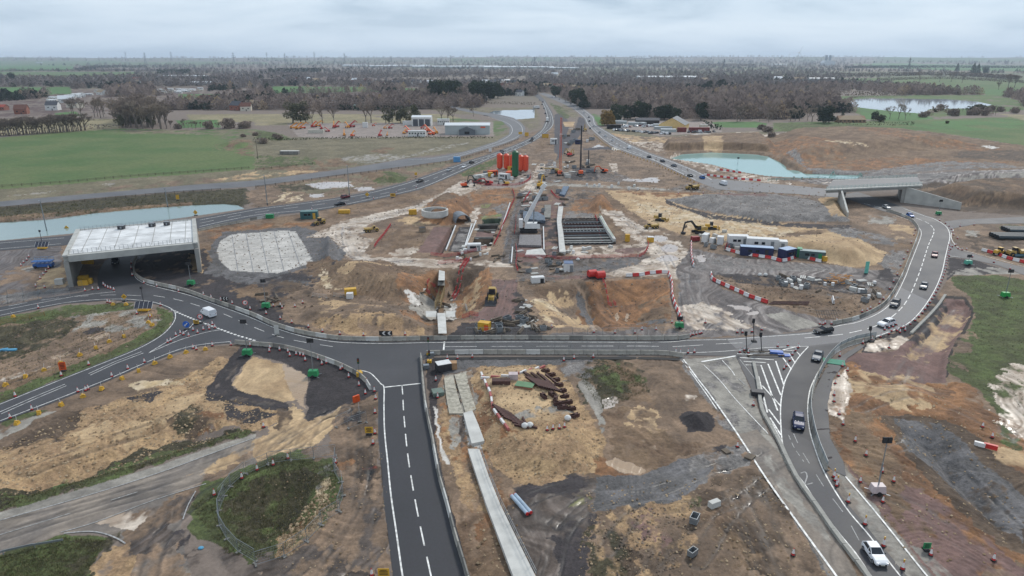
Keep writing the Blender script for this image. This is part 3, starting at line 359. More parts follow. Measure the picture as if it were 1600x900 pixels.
 ('agg', [(870,570),(925,562),(935,575),(905,592),(888,592)], 2, .7), ('dveg', [(905,590),(940,560),(985,563),(1008,590),(1014,612),(975,630),(940,640),(920,610)], 4, .85), ('grass', [(935,568),(975,575),(1008,600),(980,612),(938,600)], 4, .7), ('brown', [(950,560),(1000,580),(1040,600),(1010,640),(960,632)], 5, .4), ('brown', [(965,580),(990,578),(990,595),(968,595)], 1, .8), ('conold', [(902,597),(910,592),(920,595),(935,615),(945,648),(947,668),(940,678),(932,650),(918,625)], .3, 1), ('puddle', [(941,624),(960,620),(971,625),(962,635),(946,639)], .5, .9),
 ('brown', [(947,640),(975,640),(992,670),(985,690),(945,695)], 2, .9), ('sand', [(985,640),(1010,632),(1030,650),(1035,690),(1000,700),(985,680)], 2, .6), ('brown', [(945,690),(1000,670),(1080,690),(1090,705),(1040,730),(1000,728),(960,712)], 2, .8), ('tanpud', [(942,718),(950,714),(962,715),(978,720),(992,725),(1005,728),(1009,732),(998,737),(980,737),(960,735),(944,728)], 1, 1), ('clay', [(925,715),(940,705),(945,728),(965,738),(1005,740),(1030,730),(1010,745),(960,747),(928,740)], .8, .9), ('tanpud', [(988,680),(1010,672),(1020,690),(1030,704),(1012,696)], .8, .9),
 ('plan', [(1061,650),(1078,642),(1102,644),(1120,655),(1112,674),(1076,676)], .6, 1), ('brown', [(1110,640),(1150,650),(1170,690),(1120,690)], 2, .6), ('mud', [(1000,575),(1062,568),(1090,600),(1145,690),(1100,690),(1060,640),(1020,640)], 1.5, 1), ('plan', [(1061,650),(1078,642),(1102,644),(1120,655),(1112,674),(1076,676)], .8, 1), ('brown', [(945,650),(990,640),(1060,690),(1090,705),(1030,735),(980,720),(945,700)], 6, .5), ('wet', [(1070,618),(1088,618),(1086,626),(1072,626)], .6, .5), ('agg', [(1060,560),(1075,556),(1150,677),(1130,670)], .6, .8),
 ('haul', [(796,780),(850,755),(900,745),(940,760),(930,795),(910,830),(905,945),(815,945),(800,840)], 2, 1), ('plan', [(806,768),(870,748),(930,745),(930,760),(880,775),(840,770),(800,790)], 1.2, .9), ('plan', [(870,830),(925,795),(930,800),(912,830),(908,945),(870,945)], 1.5, .8), ('aggblue', [(930,745),(1000,740),(1075,716),(1095,712),(1120,735),(1100,755),(1060,780),(1000,790),(930,798)], .8, 1), ('agg', [(1075,718),(1130,700),(1180,698),(1160,730),(1100,755),(1080,745)], 1.5, .8), ('plan', [(1108,700),(1140,694),(1138,704),(1115,706)], 1, .8), ('algae', [(890,775),(915,765),(925,785),(900,795)], 2, .5),
 ('gravel', [(930,800),(1000,790),(1075,775),(1090,800),(1040,900),(1050,945),(915,945),(912,830)], 2, .5), ('red', [(985,805),(1020,800),(1048,845),(1040,855),(1000,830)], 2, .6), ('mud2', [(1100,770),(1200,740),(1300,905),(1180,905),(1130,850)], 4, .6), ('dveg', [(910,820),(935,810),(990,860),(1010,945),(912,945)], 2.5, .6), ('mud2', [(940,820),(1000,860),(1015,905),(990,905)], 2, .6), ('brown', [(1090,790),(1150,770),(1130,820),(1200,870),(1150,905)], 3, .6), ('grass', [(1082,780),(1100,778),(1100,792),(1084,796)], 1, .5),
 ('conold', [(692,588),(735,578),(740,600),(744,640),(735,652),(700,648)], 1, .85), ('mud', [(728,580),(736,580),(742,650),(732,640)], .4, .9), ('conold', [(703,648),(716,652),(722,690),(712,706),(704,690)], .8, .9), ('conc', [(724,650),(738,646),(756,690),(752,700),(734,695)], .4, .95), ('black', [(712,592),(714,592),(722,640),(718,640)], .3, .8), ('haul', [(716,650),(724,650),(734,695),(722,700)], .6, .9),
 ('agg', [(1065,558),(1075,562),(1110,612),(1155,680),(1200,750),(1305,900),(1340,945),(1320,945),(1252,830),(1150,680)], .4, 1), ('conold', [(1068,561),(1150,556),(1200,677),(1222,708),(1240,735),(1200,745),(1150,680),(1110,612)], .25, 1), ('agg', [(1080,570),(1130,560),(1180,640),(1200,690),(1160,680),(1120,620)], 3, .3), ('asph', [(1152,680),(1180,670),(1215,705),(1254,765),(1310,840),(1365,945),(1325,945),(1252,825)], .3, 1), ('conold', [(1190,715),(1205,712),(1245,770),(1290,830),(1330,880),(1300,860),(1230,780)], .6, .7),
 # south east
 ('mud', [(1266,640),(1290,570),(1345,536),(1420,512),(1460,470),(1478,440),(1490,430),(1600,428),(1700,440),(1750,700),(1750,945),(1440,945),(1362,837),(1289,732)], 0, 1), ('plan', [(1350,532),(1420,508),(1462,462),(1480,470),(1450,505),(1410,530),(1380,548),(1345,560)], .5, .8), ('wet', [(1352,536),(1410,524),(1420,530),(1400,550),(1378,552),(1350,548)], .6, .8),
 ('red', [(1395,550),(1412,538),(1450,510),(1470,482),(1478,466),(1512,470),(1522,490),(1507,516),(1484,552),(1478,598),(1430,600),(1330,590),(1310,570),(1330,552)], .5, 1), ('sand', [(1430,530),(1470,490),(1505,480),(1510,500),(1480,540),(1430,560),(1400,560)], 2, .65), ('black', [(1478,462),(1508,464),(1524,486),(1510,518),(1488,552),(1480,590),(1477,590),(1484,550),(1505,514),(1519,488),(1505,468),(1478,467)], .2, 1), ('plan', [(1418,532),(1440,535),(1482,482),(1478,470)], .3, .7),
 ('clay', [(1318,565),(1345,562),(1380,590),(1470,600),(1560,650),(1700,720),(1700,945),(1600,880),(1500,905),(1420,880),(1345,760),(1320,720),(1300,680),(1305,610)], 1.5, 1), ('red', [(1330,562),(1395,555),(1420,575),(1390,590),(1340,575)], 2, .7), ('sand', [(1325,575),(1420,590),(1480,610),(1440,640),(1360,630),(1310,610)], 4, .6), ('clay', [(1478,600),(1510,595),(1545,640),(1500,640)], 1.5, .9), ('brown', [(1297,655),(1330,640),(1370,650),(1400,700),(1440,760),(1480,830),(1420,860),(1350,770)], 3, .85), ('mud2', [(1372,648),(1480,652),(1540,690),(1620,760),(1700,820),(1700,905),(1560,850),(1440,740)], 1, 1), ('aggblue', [(1392,655),(1470,660),(1515,700),(1600,780),(1600,850),(1540,790),(1420,700)], 1, .95), ('red', [(1420,760),(1480,780),(1560,850),(1660,945),(1480,945),(1400,840)], 2, .8),
 ('grass', [(1485,432),(1560,430),(1600,438),(1700,450),(1700,640),(1600,660),(1565,655),(1530,610),(1480,582),(1490,552),(1512,518),(1526,490),(1515,463),(1492,450)], .8, 1), ('mud', [(1484,560),(1500,520),(1520,520),(1510,560),(1500,580)], 2, .6), ('wet', [(1553,605),(1580,570),(1640,555),(1700,560),(1700,690),(1600,690),(1560,665)], 2, .85), ('grass', [(1560,660),(1600,690),(1590,705),(1565,690)], 1, .8), ('sand', [(1530,690),(1600,700),(1640,740),(1580,740)], 2, .6),
 ('wet', [(1300,600),(1322,572),(1330,600),(1322,640),(1320,660),(1304,650),(1292,640)], .8, .9), ('asph', [(1300,722),(1320,726),(1352,772),(1400,830),(1500,945),(1436,945),(1392,877),(1340,808),(1305,760)], .2, 1), ('conold', [(1306,735),(1322,732),(1400,835),(1480,930),(1440,930),(1390,868),(1340,800)], .5, .8), ('red', [(1322,724),(1345,745),(1400,810),(1470,880),(1530,945),(1500,945),(1450,890),(1352,772)], .5, .9), ('conold', [(1420,850),(1440,855),(1500,910),(1490,930)], .4, .8),
 ('plan', [(1268,690),(1266,640),(1276,600),(1296,566),(1345,538),(1352,541),(1324,560),(1302,592),(1293,632),(1297,685),(1318,722),(1322,745),(1300,730),(1285,715)], .2, 1),
]
GP = [(c, pl, wv, op, (ex[0] if ex else None)) for c, pl, wv, op, *ex in G]
def lin(a, b, n): return [a+(b-a)*i/(n-1) for i in range(n)]
vs_ = lin(955, 240, 640)+lin(239.1, 96, 190)[1:]
Ds = [6, 14, 22, 30, 38]+[plane(800, v).y for v in vs_]
Ds = [d for i, d in enumerate(Ds) if i < 5 or d > 41]
d = Ds[-1]
while d < 15000: d *= 1.03; Ds.append(d)
Ds = np.array(sorted(Ds)); tt = np.concatenate([[-1.6, -1.35, -1.15, -1.02, -.94, -.88], np.linspace(-.84, .84, 1350), [.88, .94, 1.02, 1.15, 1.35, 1.6]])
sc_l = Ds*CP+CAMH*SP
X = (sc_l[:, None]*tt[None, :]).ravel(); Y = np.repeat(Ds, len(tt)); nv = len(X)
zc = Y*CP+CAMH*SP; U = 800+FPX*X/zc; V = 450-FPX*(Y*SP-CAMH*CP)/zc
Z = relief(X, Y)
w1 = fbm(X/2.2, Y/2.2, 4, 3)-.5; w2 = fbm(X/2.2+50, Y/2.2+9, 4, 4)-.5
Col = np.tile(KCOL['floor'][0], (nv, 1)); wet = np.zeros(nv); rough = np.zeros(nv); grit = np.full(nv, .3)
ff = fbm(X/420, Y/420, 3, 11)[:, None]; far = np.clip((Y-900)/800, 0, 1)[:, None]
patch = vn(X/520+7, Y/900, 31); pc = np.where(patch[:, None] > .62, KCOL['field'][0], np.where(patch[:, None] > .5, KCOL['olive'][0], KCOL['floor'][1]))
Col = Col*(1-far)+(Col*.5+pc*.5)*far
for gi, (c, pl, wv, op, ang) in enumerate(GP):
    a, b, s_, st, we, bu, gr = KCOL[c]; xs = [p[0] for p in pl]; ys = [p[1] for p in pl]; cy = min(ys); m_ = 3+wv*(10 if cy > 500 else 5)
    i = np.nonzero((U > min(xs)-m_) & (U < max(xs)+m_) & (V > min(ys)-m_) & (V < max(ys)+m_))[0]
    if not len(i): continue
    k = wv*2.6; x2 = X[i]+w1[i]*k; y2 = Y[i]+w2[i]*k; z2 = y2*CP+CAMH*SP
    i = i[pip(800+FPX*x2/z2, 450-FPX*(y2*SP-CAMH*CP)/z2, pl)]
    if op < .97 and len(i):
        n_ = fbm(X[i]/(s_*.8)+gi, Y[i]/(s_*1.2), 4, 60+gi); lo = np.quantile(n_, 1-op); al = np.clip((n_-lo)/.13+.5, 0, 1)
    else: al = np.ones(len(i))
    if not len(i): continue
    th = R(ang if ang is not None else (gi*47) % 180); p = X[i]*math.cos(th)+Y[i]*math.sin(th); q = -X[i]*math.sin(th)+Y[i]*math.cos(th)
    q = q+5*(fbm(X[i]/14, Y[i]/14, 2, gi)-.5)*4
    mxn = np.clip((fbm(X[i]/s_, Y[i]/s_, 4, gi)-.32)/.36, 0, 1)[:, None]; sn = (fbm(p/16, q/.7, 3, gi+5)-.5)*2.4; gn = (fbm(X[i]/.8, Y[i]/.8, 2, gi+9)-.5)
    col = (a*mxn+b*(1-mxn))*(1+1.25*st*sn+.55*gr*gn)[:, None]; al_ = al[:, None]
    Col[i] = Col[i]*(1-al_)+col*al_; wet[i] = wet[i]*(1-al)+(np.clip(we+ (we > .15)*(we < .9)*(sn*.5), 0, 1))*al; rough[i] = rough[i]*(1-al)+bu*al; grit[i] = grit[i]*(1-al)+gr*al
    if bu > .1: Z[i] += al*sn*bu*.55
def track(pts, wd=2.2, passes=2, dark=.72, dep=.07, rw=.32):
    P0 = [plane(*p) for p in smooth([(a, b_) for a, b_ in pts], 5)]; rr_ = random.Random(len(pts)+int(pts[0][0]))
    for k in range(passes):
        o_ = rr_.uniform(-1.6, 1.6)*(k > 0); q_ = [(p.x+o_, p.y+o_*.6) for p in P0]; xs = [a for a, b_ in q_]; ys = [b_ for a, b_ in q_]
        i = np.nonzero((X > min(xs)-3) & (X < max(xs)+3) & (Y > min(ys)-3) & (Y < max(ys)+3))[0]
        if not len(i): continue
        dd = np.full(len(i), 1e9)
        for (ax, ay), (bx, by) in zip(q_, q_[1:]):
            ex, ey = bx-ax, by-ay; t_ = np.clip(((X[i]-ax)*ex+(Y[i]-ay)*ey)/(ex*ex+ey*ey+1e-9), 0, 1); dd = np.minimum(dd, np.hypot(X[i]-ax-t_*ex, Y[i]-ay-t_*ey))
        dd = dd+(w1[i]*.5); f_ = np.exp(-((dd-wd/2)/rw)**2)*np.clip((fbm(X[i]/5, Y[i]/5, 3, 90+k)-.3)*3, 0, 1); g_ = np.exp(-((dd-wd/2-rw*1.7)/(rw*.7))**2)*.5
        Col[i] *= (1-(1-dark)*f_+.22*g_)[:, None]; Z[i] += -dep*f_+dep*.7*g_; wet[i] = np.clip(wet[i]+.25*f_, 0, 1)
for tk in ([(0,838),(120,800),(250,765),(400,715),(520,655)], [(0,822),(130,790),(260,750),(400,700),(500,650)], [(230,900),(250,840),(310,780),(420,720),(540,640)], [(200,850),(280,800),(400,735),(480,700)], [(470,900),(520,840),(560,770),(570,700),(555,640)], [(520,905),(560,840),(585,780),(585,700)], [(440,905),(520,860),(570,800),(590,730)], [(550,905),(590,850),(600,800)],
  [(540,640),(490,655),(440,680),(410,710)], [(545,636),(480,660),(430,700)], [(500,640),(470,700)], [(340,610),(372,565),(395,556)], [(330,618),(380,618),(450,636)], [(0,720),(120,670),(240,620),(330,590)], [(40,735),(160,690),(300,640)], [(0,600),(120,555),(230,510)], [(0,580),(100,550),(200,505)],
  [(800,900),(860,820),(940,770),(1050,755),(1180,705)], [(860,900),(880,830),(930,785),(1020,770),(1150,720)], [(800,790),(870,765),(960,760),(1080,740),(1180,715)], [(1090,880),(1140,800),(1200,750)], [(1200,900),(1180,830),(1150,770)], [(1240,900),(1210,840),(1180,770)], [(950,860),(1000,800),(1080,790)], [(1000,900),(1060,830),(1130,790),(1190,780)], [(1280,905),(1220,820),(1190,750)],
  [(1430,600),(1440,560),(1470,510),(1500,480)], [(1400,600),(1420,570),(1455,520),(1485,480)], [(1340,640),(1420,620),(1500,640),(1600,690)], [(1330,600),(1400,610),(1490,620),(1580,680)], [(1400,700),(1450,690),(1520,720),(1600,800)], [(1350,760),(1440,800),(1540,880)], [(1560,620),(1580,640),(1570,690)], [(1570,600),(1600,640),(1590,690)], [(1420,690),(1490,720),(1580,820)],
  [(500,368),(560,352),(640,325),(700,298),(740,285)], [(520,378),(560,368),(575,385),(560,402),(620,410),(700,412),(790,412)], [(505,362),(560,345),(600,338),(650,322)], [(540,355),(548,385),(570,408),(640,408)], [(530,350),(530,380),(548,405),(600,414)], [(420,440),(500,445),(560,410),(640,408)], [(450,470),(520,450),(560,470),(640,490)], [(480,510),(560,490),(640,505)],
  [(800,410),(806,370),(816,330),(832,296),(852,262)], [(790,410),(800,360),(812,320),(828,290)], [(808,415),(900,418),(960,412),(1020,400),(1040,380)], [(800,425),(900,428),(980,422),(1040,410)], [(940,330),(975,340),(1000,365),(1040,378)], [(950,330),(985,350),(1020,380),(1050,420),(1060,500)], [(1000,320),(1080,345),(1200,362),(1300,378)], [(990,330),(1070,355),(1200,372),(1280,384)], [(1010,314),(1100,340),(1240,358)], [(1080,430),(1090,470),(1130,505),(1200,515)], [(1070,420),(1075,470),(1100,515)], [(1090,420),(1160,425),(1260,420),(1370,435)], [(1070,410),(1140,415),(1240,415)], [(1120,440),(1200,470),(1300,492)], [(860,460),(890,490),(910,515)], [(930,450),(960,480),(985,510)], [(1330,360),(1380,370),(1420,375)], [(1490,430),(1560,425),(1620,430)], [(740,495),(760,470),(790,440)], [(780,500),(790,470),(795,440)]): track(tk)
hs_ = Col.mean(1, keepdims=True); Col = (hs_+(Col-hs_)*.98)*np.array((1.05, 1.0, .965))
# level strips under the roads
rmask = np.zeros(nv, bool)
for pl in ROADS.values():
    xs = [p[0] for p in pl]; ys = [p[1] for p in pl]
    i = np.nonzero((U > min(xs)) & (U < max(xs)) & (V > min(ys)) & (V < max(ys)))[0]; rmask[i[pip(U[i], V[i], pl)]] = True
Z += rough*(fbm(X/2.4, Y/2.4, 4, 77)-.5)*2.6+rough*(fbm(X/.7, Y/.7, 2, 78)-.5)*.9
Z[rmask] = np.minimum(Z[rmask], -.04); Col = np.clip(Col*.80, .004, .9)
nc = len(tt); nr = len(Ds)
me = bpy.data.meshes.new('ground'); me.vertices.add(nv); me.vertices.foreach_set('co', np.stack([X, Y, Z], 1).astype(np.float32).ravel())
nf = (nr-1)*(nc-1); r_, c_ = np.meshgrid(np.arange(nr-1), np.arange(nc-1), indexing='ij'); i0 = (r_*nc+c_).ravel()
fi = np.stack([i0, i0+1, i0+nc+1, i0+nc], 1).astype(np.int32)
me.loops.add(nf*4); me.loops.foreach_set('vertex_index', fi.ravel()); me.polygons.add(nf); me.polygons.foreach_set('loop_start', np.arange(nf, dtype=np.int32)*4)
me.polygons.foreach_set('use_smooth', np.ones(nf, bool)); me.update(calc_edges=True)
at_ = me.color_attributes.new('soil', 'FLOAT_COLOR', 'POINT'); at_.data.foreach_set('color', np.concatenate([Col, wet[:, None]], 1).astype(np.float32).ravel())
ag = me.attributes.new('grit', 'FLOAT', 'POINT'); ag.data.foreach_set('value', grit.astype(np.float32))
gm = bpy.data.materials.new('soil'); gm.use_nodes = True; t = gm.node_tree; b = t.nodes['Principled BSDF']; ND = t.nodes.new; LK = t.links.new
a1 = ND('ShaderNodeAttribute'); a1.attribute_name = 'soil'; a2 = ND('ShaderNodeAttribute'); a2.attribute_name = 'grit'; tcn = ND('ShaderNodeTexCoord')
def nz(s_, d_, r=.6):
    q = ND('ShaderNodeTexNoise'); q.inputs['Scale'].default_value = s_; q.inputs['Detail'].default_value = d_; q.inputs['Roughness'].default_value = r; LK(tcn.outputs['Object'], q.inputs['Vector']); return q
nA, nB = nz(.35, 6, .65), nz(2.2, 4, .7)
def mth(op, a, b=None):
    q = ND('ShaderNodeMath'); q.operation = op
    for i, v in enumerate((a, b)):
        if v is None: continue
        if isinstance(v, (int, float)): q.inputs[i].default_value = v
        else: LK(v, q.inputs[i])
    return q.outputs[0]
fa = mth('ADD', mth('MULTIPLY', mth('SUBTRACT', nA.outputs['Fac'], .5), .9), mth('MULTIPLY', mth('MULTIPLY', mth('SUBTRACT', nB.outputs['Fac'], .5), 2.6), a2.outputs['Fac']))
dry = mth('SUBTRACT', 1.0, mth('MULTIPLY', a1.outputs['Alpha'], .85)); fm = mth('ADD', 1.0, mth('MULTIPLY', fa, dry))
vm = ND('ShaderNodeVectorMath'); vm.operation = 'SCALE'; LK(a1.outputs['Color'], vm.inputs[0]); LK(fm, vm.inputs['Scale']); LK(vm.outputs[0], b.inputs['Base Color'])
rg = ND('ShaderNodeMapRange'); rg.inputs['To Min'].default_value = .95; rg.inputs['To Max'].default_value = .08; LK(a1.outputs['Alpha'], rg.inputs['Value']); LK(rg.outputs[0], b.inputs['Roughness'])
b.inputs['Specular IOR Level'].default_value = .35
bn = ND('ShaderNodeBump'); bn.inputs['Distance'].default_value = .35; LK(mth('MULTIPLY', mth('MULTIPLY', a2.outputs['Fac'], dry), .7), bn.inputs['Strength'])
LK(mth('ADD', mth('MULTIPLY', nA.outputs['Fac'], .5), nB.outputs['Fac']), bn.inputs['Height']); LK(bn.outputs[0], b.inputs['Normal'])
me.materials.append(gm); go = bpy.data.objects.new('ground', me); COL.objects.link(go); go['kind'] = 'structure'
# water
def watermat(name, rgb, rough=.06):
    m = bpy.data.materials.new(name); m.use_nodes = True; t = m.node_tree; b = t.nodes['Principled BSDF']; b.inputs['Base Color'].default_value = (*[v*.7 for v in s2l(rgb)], 1)
    b.inputs['Roughness'].default_value = rough; b.inputs['IOR'].default_value = 1.33; q = t.nodes.new('ShaderNodeTexNoise'); q.inputs['Scale'].default_value = .5; q.inputs['Detail'].default_value = 3
    tcn = t.nodes.new('ShaderNodeTexCoord'); t.links.new(tcn.outputs['Object'], q.inputs['Vector']); bb = t.nodes.new('ShaderNodeBump'); bb.inputs['Strength'].default_value = .12; bb.inputs['Distance'].default_value = .1
    t.links.new(q.outputs['Fac'], bb.inputs['Height']); t.links.new(bb.outputs[0], b.inputs['Normal']); return m
def sheet(name, pts, z, m, kind='structure', world=False, parent=None):
    q = [Vector((p[0], p[1], 0)) for p in (pts if world else W(pts))]
    tr = tessellate_polygon([q]); me = bpy.data.meshes.new(name)
    vs = [(p.x, p.y, z) for p in q]
    tr = [tuple(reversed(f)) if (q[f[1]]-q[f[0]]).cross(q[f[2]]-q[f[0]]).z < 0 else tuple(f) for f in tr]
    me.from_pydata(vs, [], tr); me.materials.append(m); me.update()
    o = bpy.data.objects.new(name, me); COL.objects.link(o)
    if kind: o['kind'] = kind
    if parent: o.parent = parent
    return o
def grow(pl, k=1.06, ky=None):
    cx = sum(p[0] for p in pl)/len(pl); cy = sum(p[1] for p in pl)/len(pl); return [(cx+(x-cx)*k, cy+(y-cy)*(ky or k)) for x, y in pl]
wt = watermat('turquoise_water', (150,192,186)); wg = watermat('lake_water', (168,178,186)); wp = watermat('pond_water', (150,170,166))
sheet('quarry_lake', FEATS[26][0], -1.1, wt); sheet('canal_pond', FEATS[27][0], -.5, wp)
sheet('lake', FEATS[28][0], -.7, wg); sheet('pond', FEATS[29][0], -.5, wg); sheet('pond', [(1075,172),(1098,168),(1148,170),(1142,174),(1110,174)], .1, wg)
# ---------------------------------------------------------------- roads and markings
def roadmat(name, rgb, wear=.25):
    m = bpy.data.materials.new(name); m.use_nodes = True; t = m.node_tree; b = t.nodes['Principled BSDF']; g = t.nodes.new('ShaderNodeTexCoord')
    a = t.nodes.new('ShaderNodeTexNoise'); a.inputs['Scale'].default_value = .09; a.inputs['Detail'].default_value = 6; a.inputs['Roughness'].default_value = .65
    c = t.nodes.new('ShaderNodeTexNoise'); c.inputs['Scale'].default_value = 3; c.inputs['Detail'].default_value = 4
    for q in (a, c): t.links.new(g.outputs['Object'], q.inputs['Vector'])
    r = t.nodes.new('ShaderNodeValToRGB'); k = [v*.8 for v in s2l(rgb)]; e = r.color_ramp.elements
    e[0].position = .32; e[0].color = (*[v*(1-wear*1.2) for v in k], 1); e[1].position = .7; e[1].color = (*[v*(1+wear*1.5)*q_ for v, q_ in zip(k, (1.03, 1, .97))], 1); t.links.new(a.outputs['Fac'], r.inputs[0])
    x = t.nodes.new('ShaderNodeMixRGB'); x.blend_type = 'OVERLAY'; x.inputs[0].default_value = .35; t.links.new(r.outputs[0], x.inputs[1]); t.links.new(c.outputs['Color'], x.inputs[2])
    hs = t.nodes.new('ShaderNodeHueSaturation'); hs.inputs['Saturation'].default_value = .45; t.links.new(x.outputs[0], hs.inputs['Color']); t.links.new(hs.outputs[0], b.inputs['Base Color'])
    rr = t.nodes.new('ShaderNodeMapRange'); rr.inputs['To Min'].default_value = .5; rr.inputs['To Max'].default_value = .85; t.links.new(a.outputs['Fac'], rr.inputs['Value']); t.links.new(rr.outputs[0], b.inputs['Roughness'])
    bb = t.nodes.new('ShaderNodeBump'); bb.inputs['Strength'].default_value = .25; bb.inputs['Distance'].default_value = .02; t.links.new(c.outputs['Fac'], bb.inputs['Height']); t.links.new(bb.outputs[0], b.inputs['Normal'])
    return m
tar = roadmat('asphalt', (60,60,68)); tar2 = roadmat('dark_asphalt', (42,43,54), .2); tarl = roadmat('worn_asphalt', (98,98,103)); path = roadmat('footway_asphalt', (72,70,74), .2)
for nm, pl in ROADS.items():
    sheet(nm, pl, .05 if nm != 'side_road' else .045, {'roundabout_road': tar, 'dual_carriageway': tar, 'service_road': tarl, 'northbound_carriageway': tarl, 'side_road': tar}[nm])
# fresher and older surfacing patches laid into the road
sheet('new_surfacing', [(600,605),(657,600),(665,635),(675,665),(679,685),(692,750),(702,787),(716,837),(745,945),(625,945),(615,905),(605,825),(597,737),(593,685),(592,614)], .054, tar2)
sheet('new_surfacing', [(1262,543),(1352,534),(1310,546),(1290,567),(1277,590),(1269,612),(1266,640),(1270,672),(1266,690),(1222,668),(1218,650),(1220,625),(1232,588)], .054, tar2)
sheet('old_surfacing', [(1135,530),(1200,525),(1262,520),(1262,541),(1200,545),(1150,545)], .054, tarl)
sheet('old_surfacing', [(1262,520),(1307,509),(1375,486),(1395,466),(1405,448),(1450,470),(1440,486),(1420,507),(1390,519),(1350,531),(1262,541)], .054, tarl)
sheet('worn_shoulder', [(1222,672),(1240,677),(1262,690),(1300,760),(1345,812),(1420,905),(1440,945),(1415,945),(1392,905),(1337,835),(1312,800),(1282,765),(1257,728),(1240,700)], .054, tar)
PT = mat('road_paint', (226,225,220), .6, var=.3, scale=1.3, k=.92); PTD = mat('worn_paint', (170,170,168), .7, var=.3, scale=3)
def ribbon(name, pts, wd, z=.064, m=None, dash=None, world=False, sm=5):
    P = pts if world else [tuple(plane(*q)) for q in (smooth([(a, b) for a, b in pts], sm) if sm > 1 and len(pts) > 2 else pts)]
    P = [Vector((p[0], p[1], 0)) for p in P]
    segs = [P]
    if dash:
        on, off = dash; segs = []; acc = [0]
        for a, b in zip(P, P[1:]): acc.append(acc[-1]+(b-a).length)
        def pt(s_):
            for i in range(len(acc)-1):
                if s_ <= acc[i+1]: return P[i].lerp(P[i+1], (s_-acc[i])/max(1e-6, acc[i+1]-acc[i]))
            return P[-1]
        s0 = 0
        while s0 < acc[-1]-.5: segs.append([pt(s0), pt(min(acc[-1], s0+on/2)), pt(min(acc[-1], s0+on))]); s0 += on+off
    mb = MB()
    for S in segs:
        o = len(mb.v)
        for i, p in enumerate(S):
            d = (S[min(i+1, len(S)-1)]-S[max(i-1, 0)]); n = Vector((-d.y, d.x, 0)).normalized()*wd/2
            mb.v += [(p.x+n.x, p.y+n.y, z), (p.x-n.x, p.y-n.y, z)]
        for i in range(len(S)-1): mb.f.append((o+2*i, o+2*i+1, o+2*i+3, o+2*i+2)); mb.mi.append(0)
    o = mb.build(name, m or PT); o['kind'] = 'structure'; return o
E_ = 'edge_line'; D_ = 'lane_dashes'
ribbon(E_, [(564,579),(578,583),(588,592),(595,600),(600,606),(600,635),(601,675),(606,725),(611,775),(619,830),(629,900),(637,940)], .22)
ribbon(D_, [(628,602),(629.5,620),(631,648),(637,710),(647,773),(658,829),(669,880),(680,930)], .2, dash=(4,2.15))
ribbon('stop_line', [(600.5,605.5),(657,599.5)], .35)
ribbon('stop_line', [(694.5,534),(693,549)], .35)
ribbon('dark_ground_strip', [(677,561),(735,560.5),(800,560),(950,560),(1030,560.5),(1062,562)], 1.3, z=.07, m=mat('black_strip', (26,26,28), .8))  # plain black ribbon on the ground along the south barrier
ribbon(E_, [(0,487-1),(60,474),(125,462),(180,456)], .16); ribbon(E_, [(0,493),(100,473.5),(175,467.5),(225,470),(251,475.5),(271,485),(274,497),(267,510),(250,526),(212,547),(150,572),(87,597),(0,632),(-80,664)], .16)
ribbon(D_, [(-40,488),(0,481),(60,470),(110,464),(150,462),(186,461),(230,463)], .15, dash=(4,3)); ribbon(D_, [(240,462),(275,468),(310,478),(350,491),(400,513),(450,530),(520,542)], .15, dash=(4,3))
ribbon(D_, [(695,542),(800,541.5),(1000,541),(1050,542),(1125,537.5),(1160,536)], .15, dash=(7,3)); ribbon(D_, [(1257,528.5),(1295,525),(1325,521),(1370,509),(1400,490),(1420,465),(1437,425),(1450,385),(1459,364),(1456,354),(1442,345),(1400,331),(1350,318)], .22, dash=(4,2))
ribbon(E_, [(212,409),(208,421),(212,434),(226,443),(250,450),(275,456),(300,463),(325,472),(350,481),(375,490),(400,500),(425,511),(462,523),(500,531),(537,535.5),(600,537),(675,535.5),(800,534.5),(1025,535),(1075,532),(1135,531)], .16)
ribbon(E_, [(0,660-2),(50,639),(125,610),(175,590),(225,568),(275,548),(312,539),(360,534)], .16); ribbon('double_line', [(0,644),(50,622),(110,597),(150,579),(190,561),(235,545)], .13, dash=(12,5)); ribbon('double_line', [(2,647),(53,624.5),(112,599.5),(152,581.5),(192,563.5),(237,547.5)], .13, dash=(12,5))
ribbon('give_way_line', [(268,484),(300,498),(345,515),(370,524),(400,533)], .5, dash=(.8,.5)); ribbon(E_, [(232,552),(260,535),(290,518),(302,506)], .15); ribbon(E_, [(232,552),(280,532),(320,520),(345,515.5)], .15)
ribbon(E_, [(1050,551),(1075,551.5),(1125,549.5),(1175,545.5),(1200,543.5),(1262,541.5)], .15); ribbon(E_, [(1137,531),(1200,526),(1270,520.5),(1307,510),(1342,503),(1377,487),(1397,467),(1414,434),(1422,413),(1432,388),(1439.5,366),(1435,355),(1422,345),(1400,337)], .16)
ribbon(E_, [(1350,533),(1366,527),(1390,518.5),(1418,506),(1439,486),(1459,456),(1471,428),(1477,402),(1481,385),(1484,369),(1479,355),(1462,343.5),(1443,337),(1412,326)], .2)
ribbon(E_, [(1263,542),(1250,556),(1240,570),(1231,586),(1225,601),(1220,630),(1220,665),(1224,700),(1237,730),(1257,757),(1282,795),(1312,835),(1337,865),(1362,903)], .2)
ribbon(E_, [(1348,535),(1322,543),(1302,555),(1284,573),(1272,594),(1265,612),(1262,640),(1265,672),(1273,700),(1285,732),(1303,765),(1328,802),(1358,837),(1388,877),(1410,905),(1440,945)], .2)
ribbon(D_, [(1240,678),(1250,700),(1268,730),(1290,765),(1320,805),(1345,850),(1362,880)], .13, m=PTD, dash=(3,3)); ribbon(D_, [(1232,680),(1241,700),(1256,722)], .13, m=PTD, dash=(1.5,1)); ribbon('arrow_marking', [(1251,740),(1258,738),(1261,745),(1258,757),(1270,755)], .18, m=PTD)
